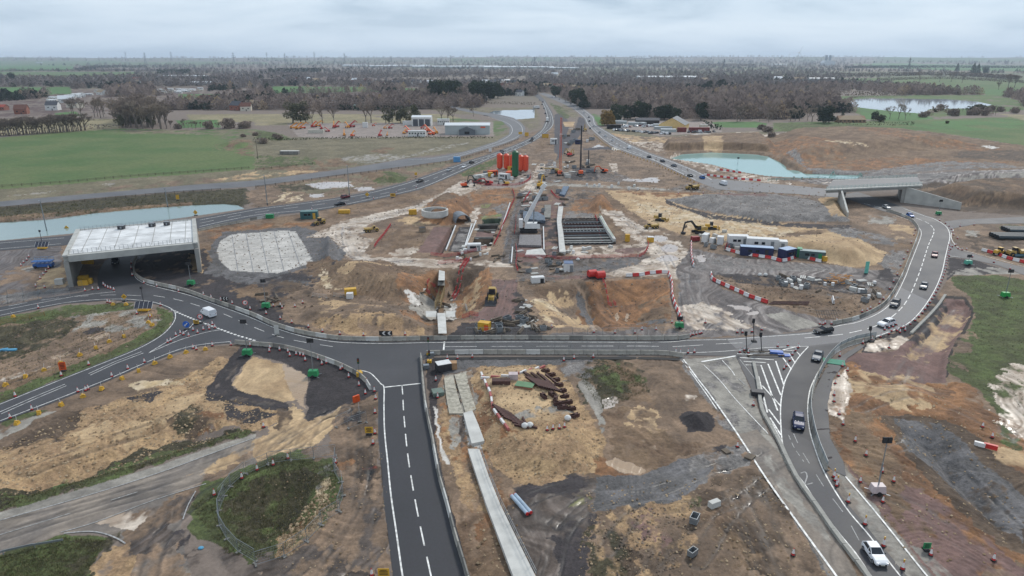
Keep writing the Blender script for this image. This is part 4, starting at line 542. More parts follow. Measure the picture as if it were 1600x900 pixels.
# hatching in front of the slip road
for a in ([(1063+98,553),(1200,552),(1250,541)], [(1200,546.5),(1243,548),(1250.5,556)], [(1179,549),(1233,552.5),(1242.5,568)], [(1152,553),(1176,554.5)], [(1223,559),(1236.5,577.5)], [(1156,559),(1209,562.5)], [(1212,564.5),(1225,603)], [(1162,565),(1197,567)], [(1200,569),(1220,618)], [(1165,570.5),(1189,571),(1205,615),(1215,642)], [(1191,603),(1220,635)], [(1201,640),(1219,664)], [(1203,653),(1220,680)], [(1206,662),(1222,692)], [(1185,588),(1193,620),(1199,645)]):
    ribbon('hatch_line', a, .28, z=.066, sm=1)
ribbon('stop_line', [(1096,565.5),(1150,556.5)], .5); ribbon(E_, [(1100,571),(1125,595),(1150,625),(1200,678)], .16); ribbon(E_, [(1128,563),(1142,578),(1148,587)], .16); ribbon(D_, [(1154,592),(1170,607),(1186,622),(1200,640)], .16, m=PTD, dash=(3,1.5)); ribbon(E_, [(1156,562),(1178,590),(1196,615)], .14, m=PTD); ribbon(E_, [(1068,562),(1090,592),(1110,618),(1150,675),(1200,752),(1252,825),(1305,898),(1330,935)], .3); ribbon(E_, [(1066,564),(1088,594),(1108,622),(1120,640)], .2)
ribbon(E_, [(1321,745),(1350,779),(1380,815),(1440,890),(1480,938)], .25)
# dual carriageway
ribbon(E_, [(312,344),(400,328),(460,320),(520,312),(575,302.5),(640,285.5),(700,264.5),(737,251.5),(767,242.5),(807,227),(833,215),(848,203),(855,188),(854,175),(848,160)], .3); ribbon(E_, [(312,354),(400,336),(500,326),(575,312),(655,294),(713,270),(767,246),(807,232),(833,220),(850,208),(862,198),(864,188),(860,175),(850,158)], .3)
ribbon(D_, [(312,349),(400,332),(500,319.5),(575,307.5),(648,290),(706,267.5),(767,244.2),(807,229),(833,217.5),(849,205.5),(859,192),(859,178),(851,162)], .25, dash=(6,6)); ribbon(E_, [(0,389),(95,381)], .2); ribbon(E_, [(0,380),(100,372)], .2)
ribbon(D_, [(1087,274.5),(1050,260.5),(1012,245.5),(975,230.5),(940,210),(924,195),(920,184),(904,167.5)], .25, dash=(6,6)); ribbon(E_, [(1112,281),(1087,268),(1050,253),(1012,240),(975,223),(950,208),(930,195),(926,183),(911,171)], .3); ribbon(E_, [(1087,281),(1062,269.5),(1025,251.5),(987,239),(955,226),(931,207),(919,194),(914,184),(898,171)], .3)
ribbon(E_, [(640,250),(675,248),(725,239),(775,223),(797,211),(800,200),(790,191),(762,183)], .25); ribbon(E_, [(700,249),(750,234),(787,223),(806,215),(816,206),(813,195),(800,187),(780,182)], .25)
ribbon('splitter_kerb', [(0,813.5),(150,770.5),(250,738.5),(337,706.5),(399,684)], .2, m=PTD); ribbon(D_, [(0,836),(92,808),(135,794),(215,769)], .14, m=PTD, dash=(8,5)); ribbon(E_, [(95,832),(150,816),(240,782),(322,756)], .15, m=PTD)
ribbon('kerb_line', [(100,834),(140,831),(165,835),(185,843),(196,850)], .2, z=.1, m=PTD); ribbon('kerb_line', [(286,812),(294,790),(306,768)], .16, z=.1, m=PTD)
ribbon(E_, [(1490,359),(1486,368),(1489,378),(1500,389),(1520,395),(1545,402),(1600,417)], .18); ribbon(E_, [(1484,400),(1500,402)], .15)
sheet('footway', [(1268,690),(1265,640),(1272,612),(1294,568),(1345,538),(1352,541),(1324,560),(1302,592),(1293,632),(1297,685),(1318,722),(1322,745),(1300,735),(1284,718)], .06, path)
# joints of the broken-out concrete hardstanding
for a in (([(362,366),(372,424)]), ([(384,364),(396,426)]), ([(406,363),(420,427)]), ([(428,361),(444,424)]), ([(450,360),(470,418)]), ([(340,392),(478,384)]), ([(350,408),(486,400)]), ([(350,376),(470,370)])):
    ribbon('slab_joint', a, .16, z=.07, m=mat('slab_joint', (140,142,146), .9), sm=1)
# ---------------------------------------------------------------- concrete barriers, fences, cones
def walk(pts, step, world=False, sm=6, off=0.0):
    P = [Vector((p[0], p[1], 0)) for p in pts] if world else [at(*q) for q in smooth([(a, b) for a, b in pts], sm)] if sm > 1 else [at(*q) for q in pts]
    out = []; carry = off
    for a, b in zip(P, P[1:]):
        d = (b-a); l = math.hypot(d.x, d.y); s_ = carry
        while s_ < l: out.append((a.lerp(b, s_/l), math.atan2(d.y, d.x))); s_ += step
        carry = s_-l
    return out
CONC = mat('barrier_concrete', (172,168,158), .85, var=.2, scale=.8, bump=.3); CONC2 = mat('pale_concrete', (205,204,198), .8, var=.12, scale=.5, bump=.2); CONC3 = mat('dark_concrete', (132,130,124), .85, var=.2, scale=.6)
RED = mat('red_plastic', (206,48,44), .5, var=.1); WHT = mat('white_plastic', (232,230,228), .5, var=.08); ORG = mat('orange_paint', (232,92,30), .5, var=.1); YEL = mat('yellow_paint', (218,170,52), .5, var=.12); YELD = mat('machine_yellow', (184,152,78), .55, var=.2, scale=2)
BLK = mat('black_rubber', (36,36,38), .8); DRK = mat('dark_steel', (62,62,66), .6, .3); GAL = mat('galvanised_steel', (150,156,160), .45, .5); GRN = mat('green_paint', (34,140,84), .5); WP = mat('white_paint', (228,228,226), .4, var=.06)
GLS = mat('dark_glass', (34,40,48), .12, var=.05); BLU = mat('blue_paint', (38,96,168), .45); NAVY = mat('navy_paint', (30,42,84), .5); MESHR = mat('red_mesh', (200,60,66), .7); RUST = mat('rusty_steel', (84,56,50), .85, var=.3, scale=2); TIM = mat('weathered_timber', (112,100,86), .9, var=.2)
def jersey(m=CONC, L_=3.0, h=.95, w_=.5):
    mb = MB().mat(m); pr = [(-w_/2, 0), (w_/2, 0), (w_/2, .1), (.15, .36), (.1, h), (-.1, h), (-.15, .36), (-w_/2, .1)]
    mb.prism(pr, -L_/2+.03, L_/2-.03, 'x'); mb.mat(DRK).box((-L_/4, 0, .04), (.25, w_+.03, .07)); mb.box((L_/4, 0, .04), (.25, w_+.03, .07)); return mb
JM = [jersey(m).mesh('barrier_block') for m in (CONC, CONC2, CONC3)]
def run(meshes, name, cat, label, group, pts, step, pat=None, sm=6, dz=0.03, world=False, jit=0.0, maxn=999):
    res = []
    for i, (p, a) in enumerate(walk(pts, step, world, sm)[:maxn]):
        o = bpy.data.objects.new(name, pat(i) if pat else random.choice(meshes)); COL.objects.link(o); o.location = (p.x, p.y, p.z+dz); o.rotation_euler = (0, 0, a+random.uniform(-jit, jit)); tag(o, label, cat, group); res.append(o)
    return res
jp = lambda i: JM[0] if random.random() < .74 else JM[1] if random.random() < .6 else JM[2]
CB = 'concrete_barrier'
run(JM, CB, 'barrier', 'grey concrete barrier block in the long curve between road and works', 'concrete barriers along the inner road edge', [(213,405),(209,414),(211,428),(224,439),(250,446.5),(275,452),(300,459),(325,468.5),(350,477),(375,486),(400,495.5),(425,507),(462,519),(500,526.5),(537,531),(600,532.5),(675,531),(800,530),(1025,531),(1074,528.5)], 3.05, jp)
run(JM, CB, 'barrier', 'grey concrete barrier block beside the cones on the south-west junction corner', 'concrete barriers on the junction corner', [(377,538),(400,540),(437,543.5),(470,551),(495,559),(525,570),(547,580),(562,589),(572,598),(580,611)], 3.05, jp)
run(JM, CB, 'barrier', 'stained concrete barrier block down the right side of the south road', 'concrete barriers down the south road', [(658,562),(661,600),(665,635),(671,665),(675,683),(680,712),(687,748),(698,787),(711,837),(727,890),(738,930)], 3.05, jp)
run(JM, CB, 'barrier', 'grey concrete barrier block on the south edge of the straight road', 'concrete barriers on the south edge of the straight', [(677,554),(735,553),(800,553),(950,553.5),(1030,554),(1065,558)], 3.05, jp)
run(JM, CB, 'barrier', 'grey concrete barrier block on the inside of the bend leading to the right bridge', 'concrete barriers round the right bend', [(1308,506),(1340,498.5),(1375,481),(1392,463),(1410,430),(1418,410),(1427.5,386),(1435,364),(1431,352),(1419,342),(1400,334),(1384,329.5)], 3.05, jp)
run(JM, CB, 'barrier', 'grey concrete barrier block under the fence beside the curved slip road', 'concrete barriers along the slip road', [(1358,532),(1330,538.5),(1307,550),(1288,570),(1276,592),(1269,614),(1266,640),(1270,673),(1278,703),(1290,733)], 3.05, jp)
run(JM, CB, 'barrier', 'grey concrete barrier block on the verge of the main carriageway right of the box bridge', 'concrete barriers by the main carriageway', [(316,360),(345,353.5),(372,349),(400,343),(430,338)], 3.05, jp)
ST = MB().mat(mat('kerb_concrete', (168,166,158), .9)).box((0, 0, .25), (2.9, .6, .5)).mesh('kerb_block')
run([ST], 'concrete_block', 'block', 'low concrete block between the old concrete road and slip road', 'concrete blocks between the roads', [(1178,572),(1184,600),(1190,640),(1204,668),(1217,692),(1230,720),(1247,752),(1275,792),(1307,838),(1345,888),(1375,930)], 3.0)
run([ST], 'concrete_block', 'block', 'old concrete block on the raised edge left of the red excavated bed', 'concrete blocks beside the red bed', [(1426,520),(1438,508),(1452,494),(1466,478),(1477,462)], 3.0)
# red and white water-filled barriers
def wfb(m):
    mb = MB().mat(m); mb.prism([(-.3, 0), (.3, 0), (.3, .2), (.16, .5), (.1, .95), (-.1, .95), (-.16, .5), (-.3, .2)], -.92, .92, 'x'); mb.mat(DRK).cyl((.93, 0, .15), (.93, 0, .9), .06, n=6); return mb.mesh('water_barrier')
WR, WW = wfb(RED), wfb(WHT)
alt = lambda i: WR if i % 2 else WW
WF = 'water_filled_barrier'
for lab, pts in (('edging the tarmac yard in the middle of the works', [(983,432),(1000,431),(1018,428),(1041,427),(1046,432),(1050,445),(1050,460),(1055,478),(1061,492),(1066,507)]),
                 ('along the north edge of the mud island', [(1111,430),(1114,438),(1128,445),(1150,455),(1172,465),(1199,474)]),
                 ('in the short upright row beside the puddles', [(1080,381),(1080,395),(1081,405),(1084,417)]),
                 ('in front of the navy and green cabins', [(1138,392),(1160,398),(1180,401),(1206,405),(1222,409),(1240,404),(1246,401),(1262,405),(1282,410)]),
                 ('at the right edge beside the dump truck', [(1538,393),(1556,398),(1575,405),(1600,411),(1625,417)]),
                 ('on the haul road below the turquoise lake', [(1102,274),(1125,277),(1150,280),(1187,283)]),
                 ('in the upper row below the turquoise lake', [(1122,266),(1140,268),(1159,271)])):
    run(None, WF, 'barrier', 'red or white plastic barrier '+lab, 'plastic barriers '+lab, pts, 1.95, alt, sm=4)
LB = 'flat_barrier'
fb = [MB().mat(m).box((0, 0, .22), (1.9, .4, .44), top=.9).mesh('flat_barrier') for m in (WHT, mat('faded_red', (176,96,92), .7), WHT)]
for lab, pts in (('on the left edge of the sandy steel yard', [(753,587),(760,602),(765,612),(768,625),(770,642)]), ('along the back of the sandy steel yard', [(758,592),(790,589),(815,583),(850,575)]), ('in the lower left corner of the sandy steel yard', [(774,645),(785,660),(794,672)])):
    run(fb, LB, 'barrier', 'white and faded red low barrier '+lab, 'low barriers '+lab, pts, 2.0, lambda i: fb[i % 2], sm=1)
run([WW], WF, 'barrier', 'white plastic barrier of the lone pair in the mud island', 'lone white pair', [(1301,469),(1304,481)], 2.0, sm=1, maxn=2)
# mesh fencing
def heras(L_=3.4, h=2.0, m=GAL, clad=None, br_=.014):
    mb = MB().mat(m); t_ = .045
    for x in (-L_/2, L_/2): mb.box((x, 0, h/2+.1), (t_, t_, h))
    for z in (.15, h+.08): mb.box((0, 0, z), (L_, t_, t_))
    if clad: mb.mat(clad).box((0, 0, h/2+.1), (L_-.1, .02, h-.1))
    else:
        n = int(L_/.28)
        for i in range(1, n): mb.box((-L_/2+i*L_/n, 0, h/2+.1), (br_, br_, h-.1))
        for z in ((.55, .95, 1.35, 1.75) if h > 1.5 else (.3, .45, .6, .75, .9)): mb.box((0, 0, z), (L_, .014, br_))
    mb.mat(CONC3)
    for x in (-L_/2, L_/2): mb.box((x, 0, .06), (.24, .7, .12))
    return mb
HM = heras().mesh('fence_panel'); HC = heras(3.0, 1.5, GAL, mat('fence_cladding', (176,182,182), .5, var=.1)).mesh('fence_panel'); HR = heras(2.4, 1.05, MESHR, None, .035).mesh('fence_panel'); HP = heras(2.2, .95, mat('grey_plastic', (176,172,168), .6)).mesh('fence_panel')
def fence(pts, lab, mesh, step, cat='fence', name='mesh_fence', dz=.05, sm=5, grp=None):
    w_ = walk(pts, step, sm=sm); p0 = w_[0][0]
    t_ = thing(name, lab, cat, (p0.x, p0.y, p0.z+dz), 0, grp)
    for p, a in w_[:100]:
        o = bpy.data.objects.new('panel', mesh); COL.objects.link(o); o.parent = t_; o.location = (p.x-p0.x, p.y-p0.y, p.z-p0.z); o.rotation_euler = (0, 0, a)
    return t_
fence([(755,548),(800,547.5),(900,547.5),(980,548),(1035,549)], 'long grey mesh fence standing over the concrete barriers on the straight road', HM, 3.45)
fence([(740,525),(800,525.5),(860,526),(950,526),(1020,525),(1062,524)], 'grey mesh fence on the works side of the straight road behind the barriers', HM, 3.45)
fence([(1360,530),(1336,535),(1310,547),(1290,569),(1278,592)], 'pale clad fence on top of barriers at the head of the slip road', HC, 3.05)
fence([(1274,598),(1268,620),(1266,645),(1271,675),(1279,703),(1291,733)], 'pale clad fence down the lower part of the curved slip road', HC, 3.05)
fence([(352,742+30),(372,750),(400,735),(430,724),(460,720),(490,717),(521,716),(524,740),(535,762),(533,785),(522,805),(508,816),(485,840),(460,860),(420,878),(395,876),(365,855),(345,825),(343,800),(352,775)], 'mesh fence looping round the grassy hollow at lower left', HM, 3.45)
fence([(-20,872),(0,869),(40,860),(80,853)], 'short crash rail on posts beside the grass in the lower left corner', MB().mat(GAL).box((0, 0, .6), (3.4, .08, .28)).box((-1.6, .05, .35), (.1, .1, .7)).mesh('rail_panel'), 3.4, name='crash_barrier')
fence([(0,466),(40,461),(90,456),(128,450)], 'mesh fence along the verge left of the box bridge', HM, 3.45)
fence([(0,474.5),(60,468),(110,462)], 'second mesh fence nearer the road left of the box bridge', HM, 3.45)
fence([(538,662),(552,655),(562,652),(563,664),(545,670)], 'small loop of mesh fence round a hole beside the yellow sign', HM, 3.2, sm=1)
fence([(812,440),(830,438),(845,438),(862,440)], 'pedestrian barriers at the left of the dug clay slopes', HP, 2.3)
fence([(890,424),(915,424),(935,420),(950,417)], 'pedestrian barriers behind the blue and white generator', HP, 2.3)
fence([(913,432),(925,430),(940,428)], 'pedestrian barriers left of the red tanks', HP, 2.3)
fence([(527,464),(540,466),(550,467)], 'pedestrian barriers round the white generator in the mud', HP, 2.3)
fence([(494,464),(508,466)], 'single pedestrian barrier on the track in the mud', HP, 2.3)
fence([(712,485),(726,480),(730,486)], 'pedestrian barriers at the corner of the pale blinding', HP, 2.3)
RM = 'red_mesh_barrier'
for i, (lab, pts) in enumerate((
    ('running down the left side of the main haul road', [(801,298),(804,310),(798,325),(792,340),(785,355),(779,370),(772,384)]), ('across the bottom of the two dug bays', [(678,400),(695,402),(710,400),(724,398),(740,394),(762,388)]), ('along the front of the deep pit', [(812,402),(850,404),(880,406),(920,404),(960,403),(1000,402)]),
    ('curving round the pinkish slab right of the pit', [(1000,402),(1008,396),(1013,386),(1012,380)]), ('down the left of the crane platform', [(806,386),(808,400),(806,415),(809,424)]), ('lying along the ramp above the footbridge pit', [(733,408),(725,420),(716,434),(708,444)]),
    ('second line of the ramp above the footbridge pit', [(728,409),(719,421),(711,433),(704,443)]), ('slanting through the brown dug ground left of the bays', [(610,354),(600,368),(590,380),(585,388)]), ('across the top of the footbridge pit', [(690,413),(705,411),(720,410),(733,408)]), ('beside the trench of rubble', [(684,440),(670,436),(668,446),(674,452)]),
    ('around the mixing plant', [(740,286),(760,290),(790,291),(815,288),(828,280),(829,272)]), ('right of the pit edge', [(930,340),(937,352),(945,366),(955,377)]), ('between the rows of formwork', [(861,300),(868,308),(876,312)]), ('at the foot of the yellow crane', [(828,302),(822,310),(818,318)]),
    ('down the orange clay slope from the red tanks', [(943,442),(950,455),(956,468),(962,480)]), ('left of the white crane', [(806,340),(806,352),(804,366)]), ('by the red site store at the yard edge', [(1133,390),(1136,384),(1140,392)]), ('beside the tracks near the yellow generator', [(728,497),(738,494),(748,496)]))):
    fence(pts, 'red plastic mesh barrier '+lab, HR, 2.45, name=RM, grp='red mesh barriers in the works')
# traffic cones
def cone(h=1.0, light=False):
    mb = MB().mat(BLK).box((0, 0, .04), (.5*h, .5*h, .08)); mb.mat(ORG if False else RED).cyl((0, 0, .08), (0, 0, .3*h), .2*h, .165*h, 10); mb.mat(WHT).cyl((0, 0, .3*h), (0, 0, .85*h), .165*h, .06*h, 10); mb.mat(RED).cyl((0, 0, .85*h), (0, 0, h), .06*h, .035, 8)
    if light: mb.mat(YEL).cyl((0, 0, h), (0, 0, h+.25), .09, n=8)
    return mb.mesh('traffic_cone')
CM, CL = cone(1.0), cone(1.05, True)
def cones(lab, pts, mesh=CM, k=1.12):
    for p in pts:
        q = at(*p); o = bpy.data.objects.new('traffic_cone', mesh); COL.objects.link(o); o.location = (q.x, q.y, q.z+.05); o.rotation_euler = (0, 0, random.random()*3); o.scale = (k,)*3
        tag(o, 'red and white traffic cone '+lab, 'traffic cone', 'cones '+lab)
def spread(pts, step, **k): return [tuple(project(p.x, p.y, p.z)) for p, a in walk(pts, step, **k)]
cones('in the row behind the barriers on the south-west corner', [(421,550),(422,545),(437,548),(450,551),(453,557),(463,555),(469,556),(474,557),(477,564),(497,562),(503,570),(510,568),(532,578),(535,576),(545,590),(561,603),(573,599),(571,616),(585,612)])
cones('down the left verge of the south road', [(587,624),(586,646),(586,678),(583,694),(581,900)])
cones('by the upper curve of mesh fence', [(402,735),(427,727),(450,717),(524,724)]); cones('alone on the grass beside the old road', [(378,748),(335,774)]); cones('in the mud above the hollow', [(412,668)])
cones('inside the left splitter triangle', [(275,525),(282,522),(287,524),(262,536),(267,534),(295,526),(309,521),(318,516),(326,511),(332,508),(327,515),(302,517),(336,513)])
cones('along the verge of the lower left road', [(16,654),(50,641),(122,613),(134,611),(138,609),(175,589),(200,577),(226,567),(302,545),(307,547),(332,541),(361,540),(391,541)]); cones('on the grass bank of the lower left road', [(24,620),(96,588),(139,571)], k=1.2)
cones('round the tip of the left grass island', [(168,473),(172,474),(214,491),(235,496),(251,478),(60,482)])
cones('in the strip behind the long curved barrier', [(225,443),(245,448),(268,450),(279,456),(318,461),(330,466),(345,470),(363,475),(391,484),(427,479),(438,478),(441,482),(461,480),(473,474),(416,491),(438,499),(456,505),(482,512),(504,519),(531,523),(568,525),(633,524)])
cones('under the box bridge beside the traffic lane', [(205,412),(205,420),(207,431)]); cones('fanned out on the gore under the box bridge', [(162,446),(165,449),(169,451),(173,452),(178,454),(145,453),(133,455),(154,453)])
cones('on the mud left of the box bridge', [(56,448),(63,436),(68,430),(72,425),(76,420),(81,412),(33,416),(37,411),(42,407),(45,402),(70,450)])
cones('along the dark strip south of the straight road', [(699,561),(715,561),(738,559),(881,564),(897,561),(927,559)]); cones('beside the broken concrete bases', [(681,595),(684,622)]); cones('at the front of the sandy steel yard', [(855,673),(864,671),(874,670),(882,668)], k=1.1)
cones('at the right end of the yard', [(1152,520),(1160,520),(1175,519),(1190,516),(1096,521)]); cones('bunched at the end of the straight barrier', [(1079,524),(1083,524),(1088,523),(1093,522),(1078,526)])
cones('on the edge of the hatched gore', [(1056,552),(1063,553),(1075,552),(1085,551),(1156,551),(1163,548),(1169,552),(1215,542),(1231,541),(1247,544),(1243,549),(1238,555),(1234,564),(1228,573),(1225,577)])
cones('on the old concrete road', [(1177,634)]); cones('along the footway right of the slip road', [(1312,557),(1324,580),(1316,573),(1310,588),(1305,600),(1303,618),(1303,628),(1311,648),(1317,664)]); cones('on the brown bank below the clay slope', [(1336,690),(1353,712),(1378,738),(1344,754),(1396,753),(1379,785),(1552,876),(1535,668),(1550,684),(1389,544)])
cones('with a lamp on the pale strip beside the white hatchback', [(1303,746),(1308,757),(1325,785),(1351,820),(1380,854),(1410,890)], CL, 1.15); cones('stacked by the end of the clad fence', [(1305,752),(1307,760)]); cones('on the mud at the bottom right', [(1239,868),(1454,868),(1152,699)])
cones('on the right verge of the bend', spread([(1348,537),(1365,531),(1390,522),(1418,510),(1441,490),(1462,458),(1475,428),(1480,404),(1484,385)], 3.4)); cones('crowded on the chevrons below the bend', [(1382,516),(1389,513),(1395,511),(1400,508),(1393,518),(1401,516),(1408,513),(1406,520),(1414,517)])
cones('behind the barrier on the inside of the bend', [(1281,507),(1286,508),(1289,506),(1299,507),(1307,503),(1347,488),(1360,483),(1200+155,486),(1374,475),(1380,468),(1390,452),(1396,441),(1402,430),(1407,416),(1412,405),(1418,394),(1424,380),(1428,368),(1430,360)])
cones('on the left verge of the side road', spread([(1468,345),(1478,350),(1486,358),(1490,368),(1500,376)], 5)); cones('scattered at the mouth of the side road', [(1483,383),(1488,386),(1493,384),(1497,389),(1503,391),(1510,391),(1485,390),(1500,354),(1522,352)]); cones('along the wedge below the side road', spread([(1483,401),(1520,402),(1545,408),(1570,417),(1590,427)], 7))
cones('in the mud by the turquoise lake track', [(1050,505),(1102,505)]); cones('at the edge of the tarmac yard', [(1003,516),(1025,516),(862,512),(992,521),(961,521),(928,520)])
cones('on the dual carriageway verge', spread([(430,337),(500,326),(560,316),(610,304),(655,292)], 16)); cones('round the rubble bank in the distance', spread([(1060,303),(1120,302),(1200,303),(1280,306)], 12))
# red-and-white stub posts beside the northbound lanes
MKB = MB().mat(mat('ochre', (196,160,96), .7)).box((0, 0, .5), (.5, .4, 1)).mesh('marker_block')
run([MKB], 'marker_block', 'marker', 'ochre marker block in the row edging the temporary right-hand carriageway', 'marker blocks along the right carriageway', [(928,212),(953,231),(985,244),(1023,257),(1060,274),(1085,286)], 5)
# yellow lantern blocks with canes
YB = MB().mat(YEL).box((0, 0, .25), (.95, .6, .5), top=.75).box((0, .0, .55), (.3, .6, .2)).mat(WHT).cyl((0, 0, .5), (.25, .1, 1.5), .03, n=5).mesh('yellow_ballast_block')
for lab, pts in (('on the bare ground inside the left island', [(9,603),(40,590),(69,580),(95,569),(125,556),(150,545),(171,535),(194,527),(232,505),(235,495),(21,496),(238,509)]), ('on the verge below the lower left road', [(27,663),(61,647),(96,634),(130,621),(159,609),(191,593),(217,581),(242,569),(266,559),(291,552),(321,547)]), ('by the solar sign trailer', [(177,477),(197,477),(213,480)])):
    for p in pts:
        q = at(*p); o = bpy.data.objects.new('ballast_block', YB); COL.objects.link(o); o.location = (q.x, q.y, q.z+.02); o.rotation_euler = (0, 0, random.random()*3); o.scale = (1.05,)*3; tag(o, 'yellow ballast block with a cane '+lab, 'ballast block', 'yellow blocks '+lab)
# timber fences round the fields
def post_fence(pts, lab, step=3.0, h=1.3, m=TIM, world=False):
    w_ = walk(pts, step); p0 = w_[0][0]; t_ = thing('post_and_rail_fence', lab, 'fence', p0)
    pm = MB().mat(m).box((0, 0, h/2), (.22, .22, h)).mesh('post'); rail = MB()
    for (p, a), (q, b) in zip(w_, w_[1:]):
        for z in (.45, .8, 1.15): rail.bar((p.x-p0.x, p.y-p0.y, p.z-p0.z+z), (q.x-p0.x, q.y-p0.y, q.z-p0.z+z), .05, .1)
    rail.build('rails', m, t_)
    ids = sorted(range(len(w_)), key=lambda i: w_[i][0].y)[:100]
    for i in ids:
        p, a = w_[i]; o = bpy.data.objects.new('post', pm); COL.objects.link(o); o.parent = t_; o.location = p-p0; o.rotation_euler = (0, 0, a)
    rest = [w_[i][0] for i in range(len(w_)) if i not in set(ids)]
    if rest:
        mb = MB()
        for p in rest: mb.box((p.x-p0.x, p.y-p0.y, p.z-p0.z+h/2), (.14, .14, h))
        mb.build('posts', m, t_)['kind'] = 'stuff'
    return t_
post_fence([(-60,299),(0,293),(100,286),(200,277),(300,270),(400,263)], 'timber fence along the near edge of the big green field', 4)
post_fence([(-60,337),(0,328),(90,320),(175,312),(260,304),(345,298)], 'timber fence between the farm lane and the canal pond', 4)
post_fence([(400,294),(470,285),(525,277),(580,270),(625,264),(700,254),(750,240),(790,227),(812,217)], 'timber fence beside the curving lane above the carriageway', 5)
post_fence([(400,267),(430,263),(460,260),(490,257)], 'short timber fence at the corner of the rough field', 5)
post_fence([(0,508),(30,502),(60,496),(92,490)], 'yellowish timber fence at the left tip of the island', 3, 1.2, mat('new_timber', (168,146,96), .9))
post_fence([(1200,283),(1240,281),(1280,279),(1320,277),(1350,276)], 'pale fence along the bank of the turquoise lake', 5, 1.2, mat('teal_fence', (110,168,158), .7))
# ---------------------------------------------------------------- the box bridge on the left
def quadslab(P, z0, z1):
    return [(p[0], p[1], z0) for p in P]+[(p[0], p[1], z1) for p in P]
QF = [(3, 2, 1, 0), (4, 5, 6, 7), (0, 1, 5, 4), (1, 2, 6, 5), (2, 3, 7, 6), (3, 0, 4, 7)]
ZT = 8.6
A_, B_, C_, D2 = [plane(*p, ZT) for p in ((98,401), (309,380), (306,343), (119,360))]
br = thing('box_bridge', 'wide pale concrete box bridge with an unfinished deck over the roundabout road', 'bridge', ((A_.x+B_.x)/2, (A_.y+C_.y)/2, 0)); b0 = Vector(br.location)
PC = mat('bridge_concrete', (186,186,180), .8, var=.12, scale=.35, bump=.25); DK = mat('bridge_deck_concrete', (224,225,224), .75, var=.17, scale=.3, bump=.2); WLS = mat('wall_concrete', (158,156,150), .85, var=.12, scale=.3)
def lp(p, z): return (p[0]-b0.x, p[1]-b0.y, z-b0.z)
def slab(P, z0, z1, name, m, par):
    return MB().add([lp(p, z0) for p in P]+[lp(p, z1) for p in P], QF).build(name, m, par)
slab([A_, B_, C_, D2], ZT-1.35, ZT, 'deck_slab', PC, br)
def mixp(s_, t_): return A_.lerp(B_, s_).lerp(D2.lerp(C_, s_), t_)
slab([mixp(.02, .06), mixp(.975, .06), mixp(.975, .97), mixp(.02, .97)], ZT+.003, ZT+.12, 'deck_topping', DK, br)
for s0, s1, nm in ((0, .035, 'left'), (.965, 1, 'right')):
    slab([mixp(s0, -.03), mixp(s1, -.03), mixp(s1, 1), mixp(s0, 1)], -.2, ZT-1.36, 'abutment_wall', WLS, br)
    slab([mixp(s0, -.03), mixp(s1, -.03), mixp(s1, .99), mixp(s0, .99)], ZT+.01, ZT+.5, 'upstand', PC, br)
slab([mixp(.037, -.025), mixp(.963, -.025), mixp(.963, .02), mixp(.037, .02)], ZT-1.5, ZT+.25, 'edge_beam', PC, br)
slab([mixp(.037, .975), mixp(.963, .975), mixp(.963, 1.01), mixp(.037, 1.01)], ZT-1.5, ZT+.25, 'edge_beam', PC, br)
rl = MB()
for t_ in (.05, .95):
    for k in range(29):
        p = mixp(.04+.92*k/28, t_); rl.bar(lp(p, ZT+.1), lp(p, ZT+1.3), .07)
    for z in (.55, .9, 1.3): rl.bar(lp(mixp(.04, t_), ZT+z), lp(mixp(.96, t_), ZT+z), .06)
rl.build('guard_rail', GAL, br)
tr = MB()
for s_ in (.12, .24, .36, .5, .64, .78, .9): tr.bar(lp(mixp(s_, .1), ZT+.125), lp(mixp(s_+.012, .95), ZT+.125), .18, .03)
tr.bar(lp(mixp(.05, .52), ZT+.128), lp(mixp(.95, .5), ZT+.128), .2, .03); tr.build('deck_joint', mat('joint_stain', (164,162,156), .9), br)
for px_, py_, s_ in ((238,354,1.3), (261,352,1.2), (190,358,1.4)):
    p = plane(px_, py_, ZT+.12); t_ = MB(Matrix.Translation(p)).mat(DRK).box((0, 0, .6), (s_*1.3, s_, 1.1)).mat(GAL).box((0, 0, 1.2), (s_*1.35, s_*1.05, .08)).box((.2, -.52*s_, .6), (.5, .04, .6)).build('deck_crate'); tag(t_, {238: 'larger dark steel crate on the white bridge deck', 261: 'smaller dark steel crate at the right of the bridge deck', 190: 'dark pump unit lying in the middle of the white bridge deck'}[px_], 'crate')
# ---------------------------------------------------------------- the bridge on the right
ZR = 7.2
a2_, b2_, c2_, d2_ = [plane(*p, ZR) for p in ((1291,297), (1440,290), (1432,277.5), (1303,282))]  # back edge pushed further out so the deck darkens the opening below
br2 = thing('road_bridge', 'new concrete road bridge with a pale parapet over the right-hand bend', 'bridge', ((a2_.x+b2_.x)/2, (a2_.y+c2_.y)/2, 0)); b0 = Vector(br2.location)
def mix2(s_, t_): return a2_.lerp(b2_, s_).lerp(d2_.lerp(c2_, s_), t_)
slab([mix2(0, 0), mix2(1, 0), mix2(1, 1), mix2(0, 1)], ZR-1.3, ZR-.2, 'deck_beam', WLS, br2)
slab([mix2(-.01, -.03), mix2(1.01, -.03), mix2(1.01, 1), mix2(-.01, 1)], ZR-.195, ZR+.25, 'deck_slab', PC, br2)
for t_ in (.02, .97):
    rl = MB()
    for k in range(25):
        p = mix2(k/24, t_); rl.bar(lp(p, ZR+.25), lp(p, ZR+1.5), .08)
    for z in (.7, 1.1, 1.5): rl.bar(lp(mix2(0, t_), ZR+z), lp(mix2(1, t_), ZR+z), .08)
    rl.build('parapet_rail', mat('parapet_steel', (140,176,172), .5, .2), br2)
